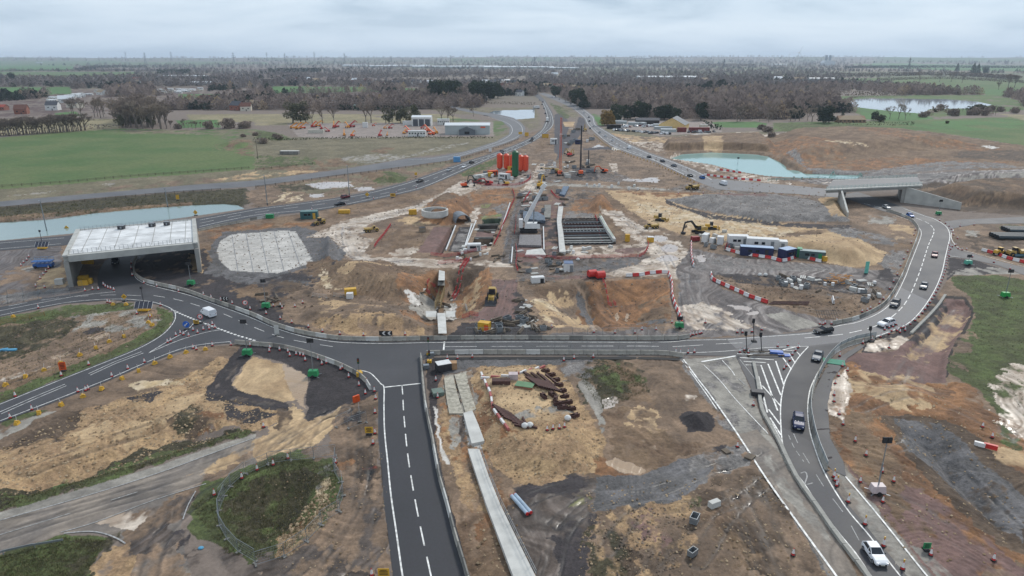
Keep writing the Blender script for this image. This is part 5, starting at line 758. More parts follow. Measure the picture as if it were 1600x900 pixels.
slab([mix2(.80, 0), mix2(.86, 0), mix2(.86, 1), mix2(.80, 1)], -1, ZR-1.31, 'abutment_wall', WLS, br2); slab([mix2(.13, .02), mix2(.17, .02), mix2(.17, 1), mix2(.13, 1)], -1, ZR-1.31, 'abutment_wall', WLS, br2)
slab([mix2(-.01, .1), mix2(1.01, .1), mix2(1.01, .92), mix2(-.01, .92)], ZR+.254, ZR+.34, 'road_surface', tarl, br2)
e1, e2 = mix2(.84, -.01), plane(1500, 328, 0)
w0 = Vector((e2.x-e1.x, e2.y-e1.y, 0)); n_ = Vector((-w0.y, w0.x, 0)).normalized()*.6
MB().add([lp(e1, 0), lp(e2, 0), lp(e2+n_, 0), lp(e1+n_, 0), lp(e1, ZR-.3), lp(e2, 3.0), lp(e2+n_, 3.0), lp(e1+n_, ZR-.3)], QF).build('wing_wall', PC, br2)
e1, e2 = mix2(.15, -.01), plane(1322, 341, 0); w0 = Vector((e2.x-e1.x, e2.y-e1.y, 0)); n_ = Vector((-w0.y, w0.x, 0)).normalized()*.7
MB().add([lp(e1, 0), lp(e2, 0), lp(e2+n_, 0), lp(e1+n_, 0), lp(e1, ZR-.3), lp(e2, 2.4), lp(e2+n_, 2.4), lp(e1+n_, ZR-.3)], QF).build('wing_wall', PC, br2)
# ---------------------------------------------------------------- road vehicles
def carmat(name, rgb): 
    m = mat('car_'+name, rgb, .38, var=.03); m.node_tree.nodes['Principled BSDF'].inputs['Specular IOR Level'].default_value = .3; return m
WHEEL = MB().mat(BLK).cyl((0, -.11, 0), (0, .11, 0), .33, n=16).mesh('tyre'); RIM = MB().mat(mat('alloy', (168,170,174), .35, .6)).cyl((0, -.125, 0), (0, .125, 0), .2, n=10).mesh('rim')
def loft(mb, st, closed_ends=True):
    # st: list of (x, [(y,z)...half outline from the bottom centre-out to the top]) mirrored
    rings = []
    for x, pr in st: rings.append([(x, y, z) for y, z in pr]+[(x, -y, z) for y, z in reversed(pr)])
    n = len(rings[0]); vs = [p for r in rings for p in r]; fs = []
    for i in range(len(rings)-1):
        for j in range(n): fs.append((i*n+j, (i+1)*n+j, (i+1)*n+(j+1) % n, i*n+(j+1) % n))
    fs += [tuple(range(n-1, -1, -1)), tuple(range((len(rings)-1)*n, len(rings)*n))]
    return mb.add(vs, [tuple(reversed(f)) for f in fs])
def car(kind, color, name='parked_car', label='car', loc=(0, 0, 0), rz=0, far=False, cat='car', group=None, lights=True):
    t_ = thing(name, label, cat, loc, rz, group)
    S = {'hatch': dict(L=4.0, W=.88, H=1.46, hood=.86, ws=.62, rs=-1.25, re=-1.85, belt=.92, rf=.05), 'suv': dict(L=4.6, W=.94, H=1.68, hood=1.05, ws=.75, rs=-1.7, re=-2.2, belt=1.08, rf=.05),
         'saloon': dict(L=4.65, W=.91, H=1.44, hood=.84, ws=.7, rs=-1.05, re=-1.75, belt=.93, rf=0), 'estate': dict(L=4.7, W=.91, H=1.48, hood=.85, ws=.72, rs=-1.8, re=-2.25, belt=.94, rf=.04),
         'van': dict(L=5.1, W=1.0, H=2.0, hood=1.15, ws=1.55, rs=-2.4, re=-2.5, belt=1.2, rf=.0)}[kind]
    L2, W_, H, hd, bl = S['L']/2, S['W'], S['H'], S['hood'], S['belt']; ws, rs, re = S['ws'], S['rs'], S['re']; wst = ws-.75 if kind != 'van' else ws-.55
    def pr(w_, zb, zt): return [(w_*.82, zb), (w_, zb+.18), (w_, zt*.72), (w_*.96, zt-.06), (w_*.86, zt)]
    body = MB().mat(carmat(*color))
    st = [(-L2, pr(W_*.86, .34, bl*.86)), (-L2+.12, pr(W_*.96, .24, bl*.98)), (-L2+.6, pr(W_, .2, bl)), (0, pr(W_, .2, bl)), (ws, pr(W_, .2, bl)), (ws+.35, pr(W_*.99, .2, (bl+hd)/2+.03)), (L2-.45, pr(W_*.96, .2, hd*.95)), (L2-.12, pr(W_*.9, .24, hd*.82)), (L2, pr(W_*.78, .3, hd*.62))]
    loft(body, st)
    if kind == 'van': loft(body, [(re, [(W_*.9, bl-.05), (W_*.97, bl), (W_*.9, H-.12), (W_*.8, H)]), (wst-.45, [(W_*.9, bl-.05), (W_*.97, bl), (W_*.9, H-.12), (W_*.8, H)]), (wst-.1, [(W_*.9, bl-.05), (W_*.96, bl), (W_*.88, H-.14), (W_*.78, H-.03)])])
    else: loft(body, [(rs-.02, [(W_*.5, H-.1), (W_*.72, H-.09), (W_*.74, H-.05), (W_*.62, H-.02)]), ((rs+wst)/2, [(W_*.5, H-.08), (W_*.78, H-.07), (W_*.78, H-.03), (W_*.64, H)]), (wst, [(W_*.5, H-.12), (W_*.74, H-.11), (W_*.74, H-.08), (W_*.62, H-.05)])])
    if kind != 'van':
        for s_ in (-1, 1):
            body.bar((ws, s_*W_*.9, bl-.03), (wst, s_*W_*.73, H-.08), .07); body.bar((-.25, s_*W_*.93, bl-.03), (-.25, s_*W_*.77, H-.06), .06); body.bar((re, s_*W_*.88, bl-.03), (rs, s_*W_*.73, H-.08), .12)
    body.build('body', None, t_, sm=False)
    g = MB().mat(GLS)
    if kind == 'van': loft(g, [(wst-.42, [(W_*.6, bl), (W_*.975, bl+.06), (W_*.915, H-.32), (W_*.6, H-.3)]), (wst-.12, [(W_*.6, bl), (W_*.965, bl+.04), (W_*.88, H-.26), (W_*.6, H-.2)]), (ws, [(W_*.5, bl-.08), (W_*.86, bl-.08), (W_*.84, bl-.04), (W_*.5, bl)])])
    else: loft(g, [(re, [(W_*.5, bl-.06), (W_*.86, bl-.06), (W_*.84, bl-.02), (W_*.5, bl)]), (rs, [(W_*.5, bl-.06), (W_*.9, bl-.05), (W_*.72, H-.1), (W_*.5, H-.07)]), (wst, [(W_*.5, bl-.06), (W_*.92, bl-.05), (W_*.74, H-.12), (W_*.5, H-.1)]), (ws, [(W_*.5, bl-.07), (W_*.88, bl-.07), (W_*.84, bl-.03), (W_*.5, bl)])])
    g.build('windows', None, t_)
    for x in (L2-.78, -L2+.78):
        for s_ in (-1, 1):
            o = bpy.data.objects.new('wheel', WHEEL); COL.objects.link(o); o.parent = t_; o.location = (x, s_*(W_-.1), .33)
            if not far: r = bpy.data.objects.new('rim', RIM); COL.objects.link(r); r.parent = o
    if not far:
        for s_ in (-1, 1):
            MB().mat(mat('lamp_glass', (226,230,236), .15)).box((L2-.14, s_*W_*.62, hd*.72), (.2, .34, .14), rz=-s_*.35).build('headlight', None, t_)
            MB().mat(mat('tail_lamp', (150,30,32), .3)).box((-L2+.05, s_*W_*.72, bl*.8), (.1, .22, .2)).build('tail_light', None, t_)
            MB().mat(BLK).box((ws-.15, s_*(W_+.07), bl+.04), (.12, .18, .12)).build('mirror', None, t_)
        MB().mat(BLK).box((L2-.03, 0, .42), (.1, 1.0, .2)).build('grille', None, t_); MB().mat(mat('number_plate', (226,226,214), .5)).box((L2+.03, 0, .42), (.03, .52, .11)).build('number_plate', None, t_)
        if kind in ('suv', 'estate'):
            for s_ in (-1, 1): MB().mat(DRK).bar((rs+.1, s_*W_*.66, H+.02), (wst-.1, s_*W_*.66, H+.02), .04).build('roof_rail', None, t_)
    return t_
CC = {'white': ('white', (236,238,240)), 'black': ('black', (28,30,34)), 'blue': ('deep_blue', (42,54,92)), 'grey': ('grey', (98,106,116)), 'dgrey': ('dark_grey', (62,68,76)), 'red': ('maroon', (112,40,50)), 'sky': ('bright_blue', (52,104,176)), 'silver': ('silver', (170,174,178))}
def head(p, q): a, b = at(*p), at(*q); return math.atan2(b.y-a.y, b.x-a.x)
for kind, c, p, q, lab, nm in (
    ('hatch', 'white', (1366,871), (1390,905), 'white hatchback driving along the lower end of the slip road', 'car'), ('suv', 'blue', (1247,664), (1249,700), 'dark blue car coming down the slip road beside the clad fence', 'car'), ('saloon', 'grey', (1277,560), (1262,590), 'blue grey saloon entering the slip road below the junction', 'car'),
    ('estate', 'black', (1286,520), (1240,527), 'black estate car heading left along the straight road', 'car'), ('suv', 'white', (1384,509), (1340,520), 'white SUV with roof rails on the lower part of the right bend', 'car'), ('suv', 'dgrey', (1398,478), (1380,500), 'dark grey SUV close to the barrier on the right bend', 'car'),
    ('hatch', 'grey', (1443,450), (1425,490), 'grey hatchback in the outer lane of the right bend', 'car'), ('hatch', 'red', (1460,401), (1452,440), 'maroon car on the right bend near the side road', 'car'), ('hatch', 'sky', (1422,339), (1450,352), 'bright blue car just clear of the right-hand bridge', 'car'), ('hatch', 'silver', (1385,326), (1410,335), 'silver car emerging from under the right-hand bridge', 'car'),
    ('van', 'white', (326,493), (300,480), 'white panel van turning at the left of the roundabout', 'van'), ('van', 'dgrey', (181,411), (177,430), 'dark van in the shade beneath the box bridge', 'van')):
    loc = at(*p); loc.z += .07; car(kind, CC[c], 'car' if nm == 'car' else 'panel_van', lab, loc, head(p, q), cat=nm)
FP = {}
def fcar(kind, c, p, q, lab, nm='car'):
    if (kind, c) not in FP: FP[(kind, c)] = proto(car(kind, CC[c], 'car' if kind != 'van' else 'panel_van', 'far', (0, 0, -50), 0, far=True, cat='van' if kind == 'van' else 'car'))
    loc = at(*p); loc.z += .07; dup(FP[(kind, c)], loc, head(p, q), lab)
for kind, c, p, q, lab in (('saloon','black',(531,320.5),(480,328),'black saloon on the near lane of the main carriageway'),('suv','red',(540,309.5),(580,301),'maroon car on the far lane of the main carriageway beside a lamp post'),('saloon','black',(656,284.5),(640,289),'black car on the main carriageway above the white haul track'),('hatch','silver',(702,267),(690,271),'silver car on the main carriageway left of the white one'),
    ('hatch','white',(725,262),(715,266),'white car on the main carriageway left of the silos'),('saloon','black',(737,255),(750,251),'black car on the main carriageway just above the white car'),('suv','dgrey',(783,241.5),(775,244),'dark SUV on the main carriageway above the orange silos'),('saloon','black',(784,237.5),(795,234),'black car beside the dark SUV above the silos'),('hatch','silver',(817,226.5),(808,231),'silver car on the carriageway below the wide bend'),('suv','black',(830,221),(825,223),'black car in the near lane on the wide bend'),('saloon','dgrey',(832,217.5),(838,214),'dark grey car in the far lane on the wide bend'),
    ('saloon','dgrey',(852,178),(851,172),'dark car high on the main carriageway behind the lorry'),('hatch','grey',(850,170),(849,165),'grey car in the queue high on the main carriageway'),('saloon','black',(847,164),(846,160),'black car near the top of the main carriageway'),('hatch','silver',(843,157),(842,153),'small silver car near the top of the carriageway'),('saloon','dgrey',(848,160),(847,156),'dark car in the outer lane near the top of the carriageway'),
    ('van','white',(1130,288.5),(1100,278),'white panel van on the right carriageway near the turquoise lake'),('suv','sky',(1097,279),(1085,273),'blue car just in front of the white van on the right carriageway'),('saloon','black',(1078,276),(1060,269),'dark car on the inner side of the right carriageway'),('saloon','grey',(1053,260),(1040,256),'grey car on the right carriageway midway down'),('saloon','dgrey',(1035,253),(1020,248),'dark grey car ahead of the grey one on the right carriageway'),('saloon','black',(1014,246.5),(1000,241),'black car on the right carriageway above the brown mud'),
    ('van','white',(983,232.5),(970,226),'white van beside the pale crossing patch on the right carriageway'),('hatch','white',(957,220.5),(945,213),'white hatchback on the right carriageway beside the olive verge'),('hatch','white',(946,213.5),(938,207),'second white hatchback following up the right carriageway'),('saloon','silver',(937,208),(930,200),'silver saloon on the right carriageway bend'),('saloon','grey',(922,201.5),(920,195),'grey saloon in the inner lane at the right carriageway bend'),('suv','white',(928,198),(926,192),'white SUV in the outer lane at the right carriageway bend'),
    ('saloon','dgrey',(921,190),(917,186),'dark saloon above the right carriageway bend'),('saloon','grey',(920,184),(914,178),'grey car in the line above the right carriageway bend'),('hatch','white',(912,177),(906,173),'white car in the line above the right carriageway bend'),('saloon','silver',(905,171),(899,167),'silver car in the middle of the far right carriageway'),('hatch','white',(899,167),(893,163),'white car nearer the top of the right carriageway'),('saloon','black',(892,163),(886,160),'black car near the top of the right carriageway'),('hatch','white',(884,158.5),(878,155),'small white car near the top of the right carriageway'),('van','white',(866,153),(860,150),'white van at the top of the right carriageway'),('hatch','silver',(874,155.5),(868,153),'silver car at the top of the right carriageway')):
    fcar(kind, c, p, q, lab)
# lorry
def lorry(p, q, lab, box=WP):
    l = at(*p); t_ = thing('lorry', lab, 'lorry', l, head(p, q)); MB().mat(DRK).box((0, 0, .8), (9, 2.3, .4)).build('chassis', None, t_); MB().mat(box).box((-.9, 0, 2.4), (7, 2.5, 2.8)).build('load_box', None, t_)
    MB().mat(WP).box((3.8, 0, 1.9), (1.9, 2.4, 2.4), top=.94).build('cab', None, t_); MB().mat(GLS).box((4.72, 0, 2.4), (.15, 2.2, .9)).build('windscreen', None, t_)
    for x in (3.6, -2.2, -3.4):
        for s_ in (-1, 1):
            o = bpy.data.objects.new('wheel', WHEEL); COL.objects.link(o); o.parent = t_; o.location = (x, s_*1.05, .5); o.scale = (1.5, 1.5, 1.5)
lorry((855,190), (853,175), 'white lorry driving on the bend of the main carriageway'); lorry((838,170), (800,172), 'white lorry parked by the far pond', WP)
# ---------------------------------------------------------------- machines
def tracks(t_, L_=4.2, g=1.3, h=.9, w_=.6):
    for s_ in (-1, 1):
        pr = [(-L_/2, h*.5), (-L_/2+.35, 0), (L_/2-.35, 0), (L_/2, h*.5), (L_/2-.35, h), (-L_/2+.35, h)]
        MB().mat(BLK).prism(pr, s_*g-w_/2, s_*g+w_/2).mat(DRK).cyl((-L_/2+.45, s_*(g+w_/2+.02)-.01, h/2), (-L_/2+.45, s_*(g+w_/2+.02)+.01, h/2), .3).cyl((L_/2-.45, s_*(g+w_/2+.02)-.01, h/2), (L_/2-.45, s_*(g+w_/2+.02)+.01, h/2), .3).build('track', None, t_)
def excavator(p, rz, lab, body=YELD, arm=None, k=1.0, reach=1.0, dig=True):
    l = at(*p); t_ = thing('excavator', lab, 'excavator', l, rz); t_.scale = (k,)*3; arm = arm or body
    tracks(t_); MB().mat(body).box((-.8, 0, 1.75), (3.4, 2.7, 1.3), top=.94).box((-2.5, 0, 1.7), (.9, 2.7, 1.1)).box((-1.2, -.6, 2.5), (1.6, 1.2, .3)).build('house', None, t_)
    c = MB().mat(body).box((.5, .9, 3.0), (1.5, 1.0, .12)).build('cab', None, t_); MB().mat(GLS).box((.5, .9, 2.2), (1.45, .95, 1.5), top=.92).build('cab_glass', None, c)
    r = reach; b = MB().mat(arm).bar((.8, 0, 1.9), (3.2, 0, 4.6*r), .5, .7).bar((3.2, 0, 4.6*r), (5.8, 0, 4.2*r), .42, .55).mat(DRK).cyl((1.6, .3, 2.0), (3.0, .3, 4.0*r), .12, n=6); b.build('boom', None, t_)
    e_ = (6.4, 0, .9) if dig else (8.2, 0, 3.0)
    s_ = MB().mat(arm).bar((5.6, 0, 4.5*r), e_, .32, .45).mat(DRK).cyl((4.6, 0, 4.8*r), (5.9, 0, 4.1*r), .1, n=6).build('dipper', None, t_)
    MB().mat(DRK).prism([(e_[0], e_[2]), (e_[0]+.5, e_[2]-.3), (e_[0]+.2, e_[2]-1.0), (e_[0]-.9, e_[2]-.9), (e_[0]-1.1, e_[2]-.2)], -.55, .55).build('bucket', None, s_); return t_
def dumper(p, rz, lab, k=1.0, m=YELD):
    l = at(*p); t_ = thing('dump_truck', lab, 'dump truck', l, rz); t_.scale = (k,)*3
    MB().mat(m).prism([(-4.8, 2.9), (-4.2, 1.5), (.2, 1.3), (.9, 2.9), (.7, 3.1), (-.1, 2.3), (-4.2, 2.5)], -1.4, 1.4).build('tipping_body', None, t_)
    MB().mat(m).box((2.6, 0, 1.7), (2.4, 2.2, 1.1), top=.9).box((3.6, 0, 1.3), (.9, 2.4, .8)).build('bonnet', None, t_); c = MB().mat(m).box((1.5, 0, 3.35), (1.4, 1.8, .12)).build('cab', None, t_); MB().mat(GLS).box((1.5, 0, 2.6), (1.3, 1.7, 1.4), top=.9).build('cab_glass', None, c); MB().mat(DRK).box((-1, 0, 1.0), (8, .9, .5)).build('chassis', None, t_)
    for x in (2.9, -1.6, -3.4):
        for s_ in (-1, 1): MB().mat(BLK).cyl((x, s_*1.05, .85), (x, s_*1.6, .85), .85, n=14).mat(m).cyl((x, s_*1.6, .85), (x, s_*1.62, .85), .4, n=8).build('wheel', None, t_)
    return t_
def loader(p, rz, lab, m=YELD, k=1.0, blade=False, name='wheel_loader', roof=None):
    l = at(*p); t_ = thing(name, lab, name.replace('_', ' '), l, rz); t_.scale = (k,)*3
    MB().mat(m).box((-2.0, 0, 1.7), (2.4, 1.7, 1.3), top=.88).box((1.4, 0, 1.3), (1.8, 1.2, .9)).build('body', None, t_); c = MB().mat(roof or m).box((-.3, 0, 3.3), (1.6, 1.7, .14)).build('cab', None, t_); MB().mat(GLS).box((-.3, 0, 2.5), (1.5, 1.55, 1.5), top=.9).build('cab_glass', None, c)
    if blade: MB().mat(m).box((3.3, 0, .8), (.3, 3.6, 1.3)).bar((0, 1.3, .7), (3.2, 1.3, .7), .25).bar((0, -1.3, .7), (3.2, -1.3, .7), .25).build('blade', None, t_); tracks(t_, 4.6, 1.2)
    else:
        MB().mat(m).bar((1.2, .6, 1.9), (3.2, .6, .8), .2, .35).bar((1.2, -.6, 1.9), (3.2, -.6, .8), .2, .35).build('lift_arm', None, t_); MB().mat(DRK).prism([(3.1, 1.2), (3.0, .2), (4.3, .15), (3.5, .5)], -1.4, 1.4).build('bucket', None, t_)
        for x in (1.7, -1.8):
            for s_ in (-1, 1): MB().mat(BLK).cyl((x, s_*.9, .8), (x, s_*1.4, .8), .8, n=14).mat(m).cyl((x, s_*1.4, .8), (x, s_*1.42, .8), .38, n=8).build('wheel', None, t_)
    return t_
def lattice(mb, a, b, w0=.9, w1=.6, n=10, r=.07):
    a, b = Vector(a), Vector(b); d = (b-a).normalized(); u = d.cross(Vector((0, 1, 0))); u = u.normalized() if u.length > .1 else Vector((1, 0, 0)); v = d.cross(u)
    pts = []
    for i in range(n+1):
        c = a.lerp(b, i/n); w_ = (w0+(w1-w0)*i/n)/2; pts.append([c+u*x*w_+v*y*w_ for x, y in ((-1, -1), (1, -1), (1, 1), (-1, 1))])
    for k in range(4): mb.bar(pts[0][k], pts[-1][k], r*1.5)
    for i in range(n):
        for k in range(4): mb.bar(pts[i][k], pts[i+1][(k+1) % 4], r)
def crawler_crane(p, rz, lab, m, h=38, lean=.05, cyl_=False, k=1.0):
    l = at(*p); t_ = thing('crawler_crane', lab, 'crane', l, rz); t_.scale = (k,)*3; tracks(t_, 6.5, 2.1, 1.1, .9)
    MB().mat(m).box((-1.5, 0, 2.3), (6.0, 3.2, 2.0), top=.95).box((-4.6, 0, 2.2), (1.2, 3.6, 1.6)).build('house', None, t_); c = MB().mat(m).box((1.8, 1.4, 3.6), (1.7, 1.1, .12)).build('cab', None, t_); MB().mat(GLS).box((1.8, 1.4, 2.7), (1.6, 1.0, 1.7), top=.92).build('cab_glass', None, c)
    b = MB().mat(m); lattice(b, (1.2, 0, 2.2), (1.2+h*lean, 0, 2.2+h), 1.5, 1.1, int(h/1.8), .1); b.build('lattice_boom', None, t_)
    b = MB().mat(DRK).cyl((-3.5, .8, 3.2), (1.2+h*lean, .3, 2.2+h), .05, n=4).cyl((-3.5, -.8, 3.2), (1.2+h*lean, -.3, 2.2+h), .05, n=4).cyl((1.6+h*lean, 0, 2.2+h), (1.8+h*lean, 0, 4), .05, n=4); b.build('pendant_rope', None, t_)
    MB().mat(YEL).box((1.7+h*lean, 0, 3.6), (.6, .6, 1.1)).build('hook_block', None, t_); return t_
excavator((1091,364), R(196), 'long-reach black-armed yellow excavator beside the tall white generators', YELD, mat('black_arm', (42,42,46), .5), 1.0); excavator((727,292), R(20), 'orange and yellow excavator at the end of the pale haul track', ORG, DRK, .75); excavator((745,286), R(160), 'dark green armed excavator left of the mixing plant', mat('dk_green', (46,66,56), .5), None, .8)
excavator((763,289), R(200), 'red-armed excavator in front of the mixing plant', RED, RED, .75, dig=False); excavator((845,293), R(75), 'large yellow excavator with its boom raised on the haul road', YEL, YEL, 1.0, 1.2, dig=False); excavator((790,289), R(150), 'lime yellow excavator right of the green silo', YEL, DRK, .65)
excavator((943,270), R(180), 'orange excavator alone on the mud right of the piling rig', ORG, ORG, .8); excavator((891,244), R(60), 'red and yellow machine beside the far dark excavator', RED, YELD, .85); excavator((889,242), R(120), 'tan excavator on the gravel behind the tall crane', YELD, YELD, .8); excavator((914,205), R(90), 'yellow excavator by the start of the right carriageway', YELD, YELD, .95, 1.2); excavator((866,270), R(170), 'low yellow crane carrier at the foot of the orange crane', YELD, YELD, .9, .6, dig=False)
dumper((1081,296), R(200), 'yellow articulated dump truck on the haul road below the lake', .78)
dumper((1017,357), R(190), 'pale yellow dumper with a white roof at the foot of the sand ramp', .62); dumper((581,362), R(20), 'yellow and black dumper beside the white wheel ruts', .62); dumper((1590,400), R(180), 'tan dump truck at the right edge of the picture', .85)
loader((499,351), R(230), 'yellow wheel loader beside the green site hut', k=.8); loader((769,470), R(265), 'yellow wheel loader on the pinkish hardstanding', k=1.05); loader((1032,345), R(330), 'black and yellow bulldozer pushing up the sand ramp', k=.85, blade=True, name='bulldozer', roof=BLK); loader((1112,358), R(-10), 'yellow bulldozer with a black cab behind the long excavator', YEL, .8, blade=True, name='bulldozer', roof=BLK); loader((1562,398), R(20), 'yellow wheel loader between the pipes and the dump truck at right', YEL, .75)
crawler_crane((875,274), R(270), 'tall orange crawler crane with a red lattice boom in the middle of the works', ORG, 44, -.02, k=.66)
# piling rig
l = at(907,273); t_ = thing('piling_rig', 'orange piling rig with a tall black mast', 'piling rig', l, R(90)); t_.scale = (.76,)*3; tracks(t_, 5, 1.9, 1.0, .8); MB().mat(ORG).box((-1.5, 0, 2.3), (4.4, 3.2, 2.0), top=.92).build('house', None, t_)
MB().mat(DRK).box((2.2, 0, 17), (.9, .9, 33)).box((2.9, 0, 12), (.5, .6, 20)).box((2.4, 0, 33.8), (2, .7, .7)).build('mast', None, t_); MB().mat(DRK).cyl((-1, .8, 3), (2.0, .4, 16), .14, n=6).cyl((-1, -.8, 3), (2.0, -.4, 16), .14, n=6).build('back_stay', None, t_); MB().mat(BLK).cyl((3.3, 0, .2), (3.3, 0, 18), .35, n=8).build('auger', None, t_); MB().mat(GLS).box((.2, 1.2, 2.9), (1.4, .8, 1.4)).build('cab_glass', None, t_)
l = at(919,262); MBx = MB(Matrix.Translation(l)).mat(DRK).box((0, 0, 5), (.5, .5, 10)).box((0, 0, .5), (2, 1.6, 1.0)).build('pile_leader'); tag(MBx, 'shorter black pile leader just right of the tall black mast', 'pile leader')
# white telescopic crane
l = at(826,362); t_ = thing('crawler_crane', 'white telescopic crane on tracks with its boom raised to the upper right', 'crane', l, R(0)); t_.scale = (1.1,)*3; tracks(t_, 6, 1.9, 1.0, .8)
MB().mat(WP).box((1.2, 0, 2.2), (5.2, 2.8, 1.7), top=.92).box((-2.6, 0, 2.9), (1.3, 2.2, 2.8)).build('house', None, t_); b = MB().mat(WP).bar((-1.2, 0, 3.4), (1.7, .3, 9.2), 1.25, 1.2).bar((1.7, .3, 9.2), (4.6, .8, 14.6), 1.0, .95); b.build('boom', None, t_); MB().mat(WP).box((4.8, .8, 15), (1.9, 1.3, 1.3), ry=-.9).build('boom_head', None, t_)
MB().mat(GAL).cyl((1.6, 0, 3), (1.7, .3, 7.5), .2, n=8).build('lift_ram', None, t_); MB().mat(GLS).box((3.3, -1.0, 3.4), (1.1, .7, .9), top=.9).build('cab_glass', None, t_)
# ---------------------------------------------------------------- silos and mixing plant
def silo(p, m, h, r, lab):
    l = at(*p); t_ = thing('silo', lab, 'silo', l); MB().mat(m).cyl((0, 0, 1.3), (0, 0, h), r, n=16).cyl((0, 0, h), (0, 0, h+.8), r, r*.4, n=16).build('tank', None, t_); MB().mat(m).cyl((0, 0, .3), (0, 0, 1.3), .5, r, n=16).build('hopper', None, t_)
    for a in range(4): x, y = r*.85*math.cos(a*math.pi/2+.8), r*.85*math.sin(a*math.pi/2+.8); MB().mat(DRK).bar((x, y, 0), (x, y, 3.4), .18).build('leg', None, t_)
    MB().mat(GAL).bar((r+.15, 0, 1), (r+.15, 0, h), .08).bar((r+.15, .5, 1), (r+.15, .5, h), .08).build('ladder', None, t_); MB().mat(WP).cyl((0, 0, h+.8), (0, 0, h+1.6), .35, n=8).build('filter_vent', None, t_)
SG = mat('silo_green', (22,96,58), .45); SO = mat('silo_orange', (232,78,36), .45)
silo((781,265), SO, 8.4, 1.65, 'orange silo at the left end of the row'); silo((791.5,265.5), SO, 8.4, 1.65, 'second orange silo from the left in the row'); silo((800.5,267), SO, 8.4, 1.5, 'orange silo half hidden behind the green one'); silo((805,278), SG, 13.5, 1.75, 'tall green silo among the orange silos'); silo((813,269), SO, 8.8, 1.7, 'orange silo immediately right of the green one'); silo((821,269), SO, 8.6, 1.65, 'orange silo at the right end of the row')
def boxthing(name, lab, cat, p, d, rz, m, roof=None, extra=None, dz=0, group=None):
    l = at(*p); l.z += dz; t_ = thing(name, lab, cat, l, rz, group); b = MB().mat(m).box((0, 0, d[2]/2), d)
    n = max(2, int(d[0]/.5))
    for i in range(n+1):
        for s_ in (-1, 1): b.box((-d[0]/2+d[0]*i/n, s_*(d[1]/2+.02), d[2]/2), (.12, .04, d[2]-.2))
    b.build('shell', None, t_); MB().mat(roof or m).box((0, 0, d[2]+.05), (d[0]+.06, d[1]+.06, .1)).build('roof', None, t_)
    if extra: extra(t_, d)
    return t_
def doors(m_=DRK, win=True):
    def f(t_, d):
        MB().mat(m_).box((d[0]*.3, -d[1]/2-.06, d[2]*.42), (1.0, .06, d[2]*.8)).build('door', None, t_)
        if win: MB().mat(GLS).box((-d[0]*.2, -d[1]/2-.06, d[2]*.6), (1.2, .06, .8)).build('window', None, t_); MB().mat(GLS).box((d[0]*.02, -d[1]/2-.06, d[2]*.6), (1.0, .06, .8)).build('window', None, t_)
    return f
boxthing('shipping_container', 'orange container beside the silos of the mixing plant', 'container', (770,274), (5, 2.4, 2.6), .5, ORG, extra=doors()); boxthing('shipping_container', 'white and pale container in front of the green silo', 'container', (788,279), (6, 2.6, 2.6), -.5, WP, extra=doors()); boxthing('generator', 'orange tank unit in front of the green silo', 'generator', (796,276), (4.5, 2.4, 2.8), 1.2, ORG, extra=doors(win=False)); boxthing('generator', 'yellow unit on the platform between the orange silos', 'generator', (797,268), (2.4, 2.4, 2.8), .2, YEL, extra=doors(win=False)); boxthing('generator', 'yellow unit left of the orange container', 'generator', (766,276), (2.4, 1.8, 2.2), .2, YEL, extra=doors(win=False)); boxthing('shipping_container', 'long white tray unit behind the excavators at the mixing plant', 'container', (752,277), (9, 2.2, 1.5), .75, mat('lt', (206,208,204), .6))
# cabins
boxthing('site_cabin', 'navy blue long container cabin with a grey roof behind plastic barriers', 'cabin', (1181,399), (10, 2.7, 2.9), R(-14), NAVY, mat('pale_blue_roof', (146,172,204), .5), doors()); boxthing('site_cabin', 'short navy cabin between the long navy one and the green one', 'cabin', (1229,403), (4.8, 3.2, 3.1), R(30), NAVY, mat('pale_blue_roof', (146,172,204), .5), doors()); boxthing('site_cabin', 'grey green container cabin with green doors at the end of the row', 'cabin', (1268,404), (7.5, 2.5, 2.5), R(-20), mat('greygreen', (78,100,102), .55), mat('grn_roof', (120,140,142), .5), doors(GRN)); boxthing('site_cabin', 'bright green end door unit beside the green cabin', 'cabin', (1248,401), (1.4, 2.6, 2.8), R(-20), GRN)
boxthing('site_cabin', 'square white container cabin at the left of the cabin row', 'cabin', (1152,384), (6.5, 3, 3.6), R(-6), WP, extra=doors(GAL)); boxthing('site_cabin', 'long white container behind the navy cabin', 'cabin', (1190,388), (10, 3, 3.3), R(-14), WP, extra=doors(GAL)); boxthing('site_cabin', 'second white container at the back right of the navy cabin', 'cabin', (1211,389), (7, 2.8, 2.9), R(-14), WP, extra=doors(GAL))
boxthing('generator', 'tall white generator left of the cabin row', 'generator', (1102,377), (3.6, 1.8, 2.6), R(60), WP, extra=doors(DRK, False)); boxthing('generator', 'smaller white box between two generators', 'generator', (1113,380), (1.8, 1.4, 1.8), R(40), WP, extra=doors(GAL, False)); boxthing('generator', 'white cube generator nearest the white cabin', 'generator', (1125,381), (2.6, 2.0, 2.6), R(70), WP, extra=doors(GAL, False)); boxthing('site_store', 'small red site store at the corner of the yard', 'store', (1086,376), (2.6, 1.6, 1.4), .2, mat('dkred', (150,50,50), .6)); boxthing('generator', 'yellow box on the barriers at the end of the cabin row', 'generator', (1288,408), (1.2, 1, 1.4), 0, YEL)
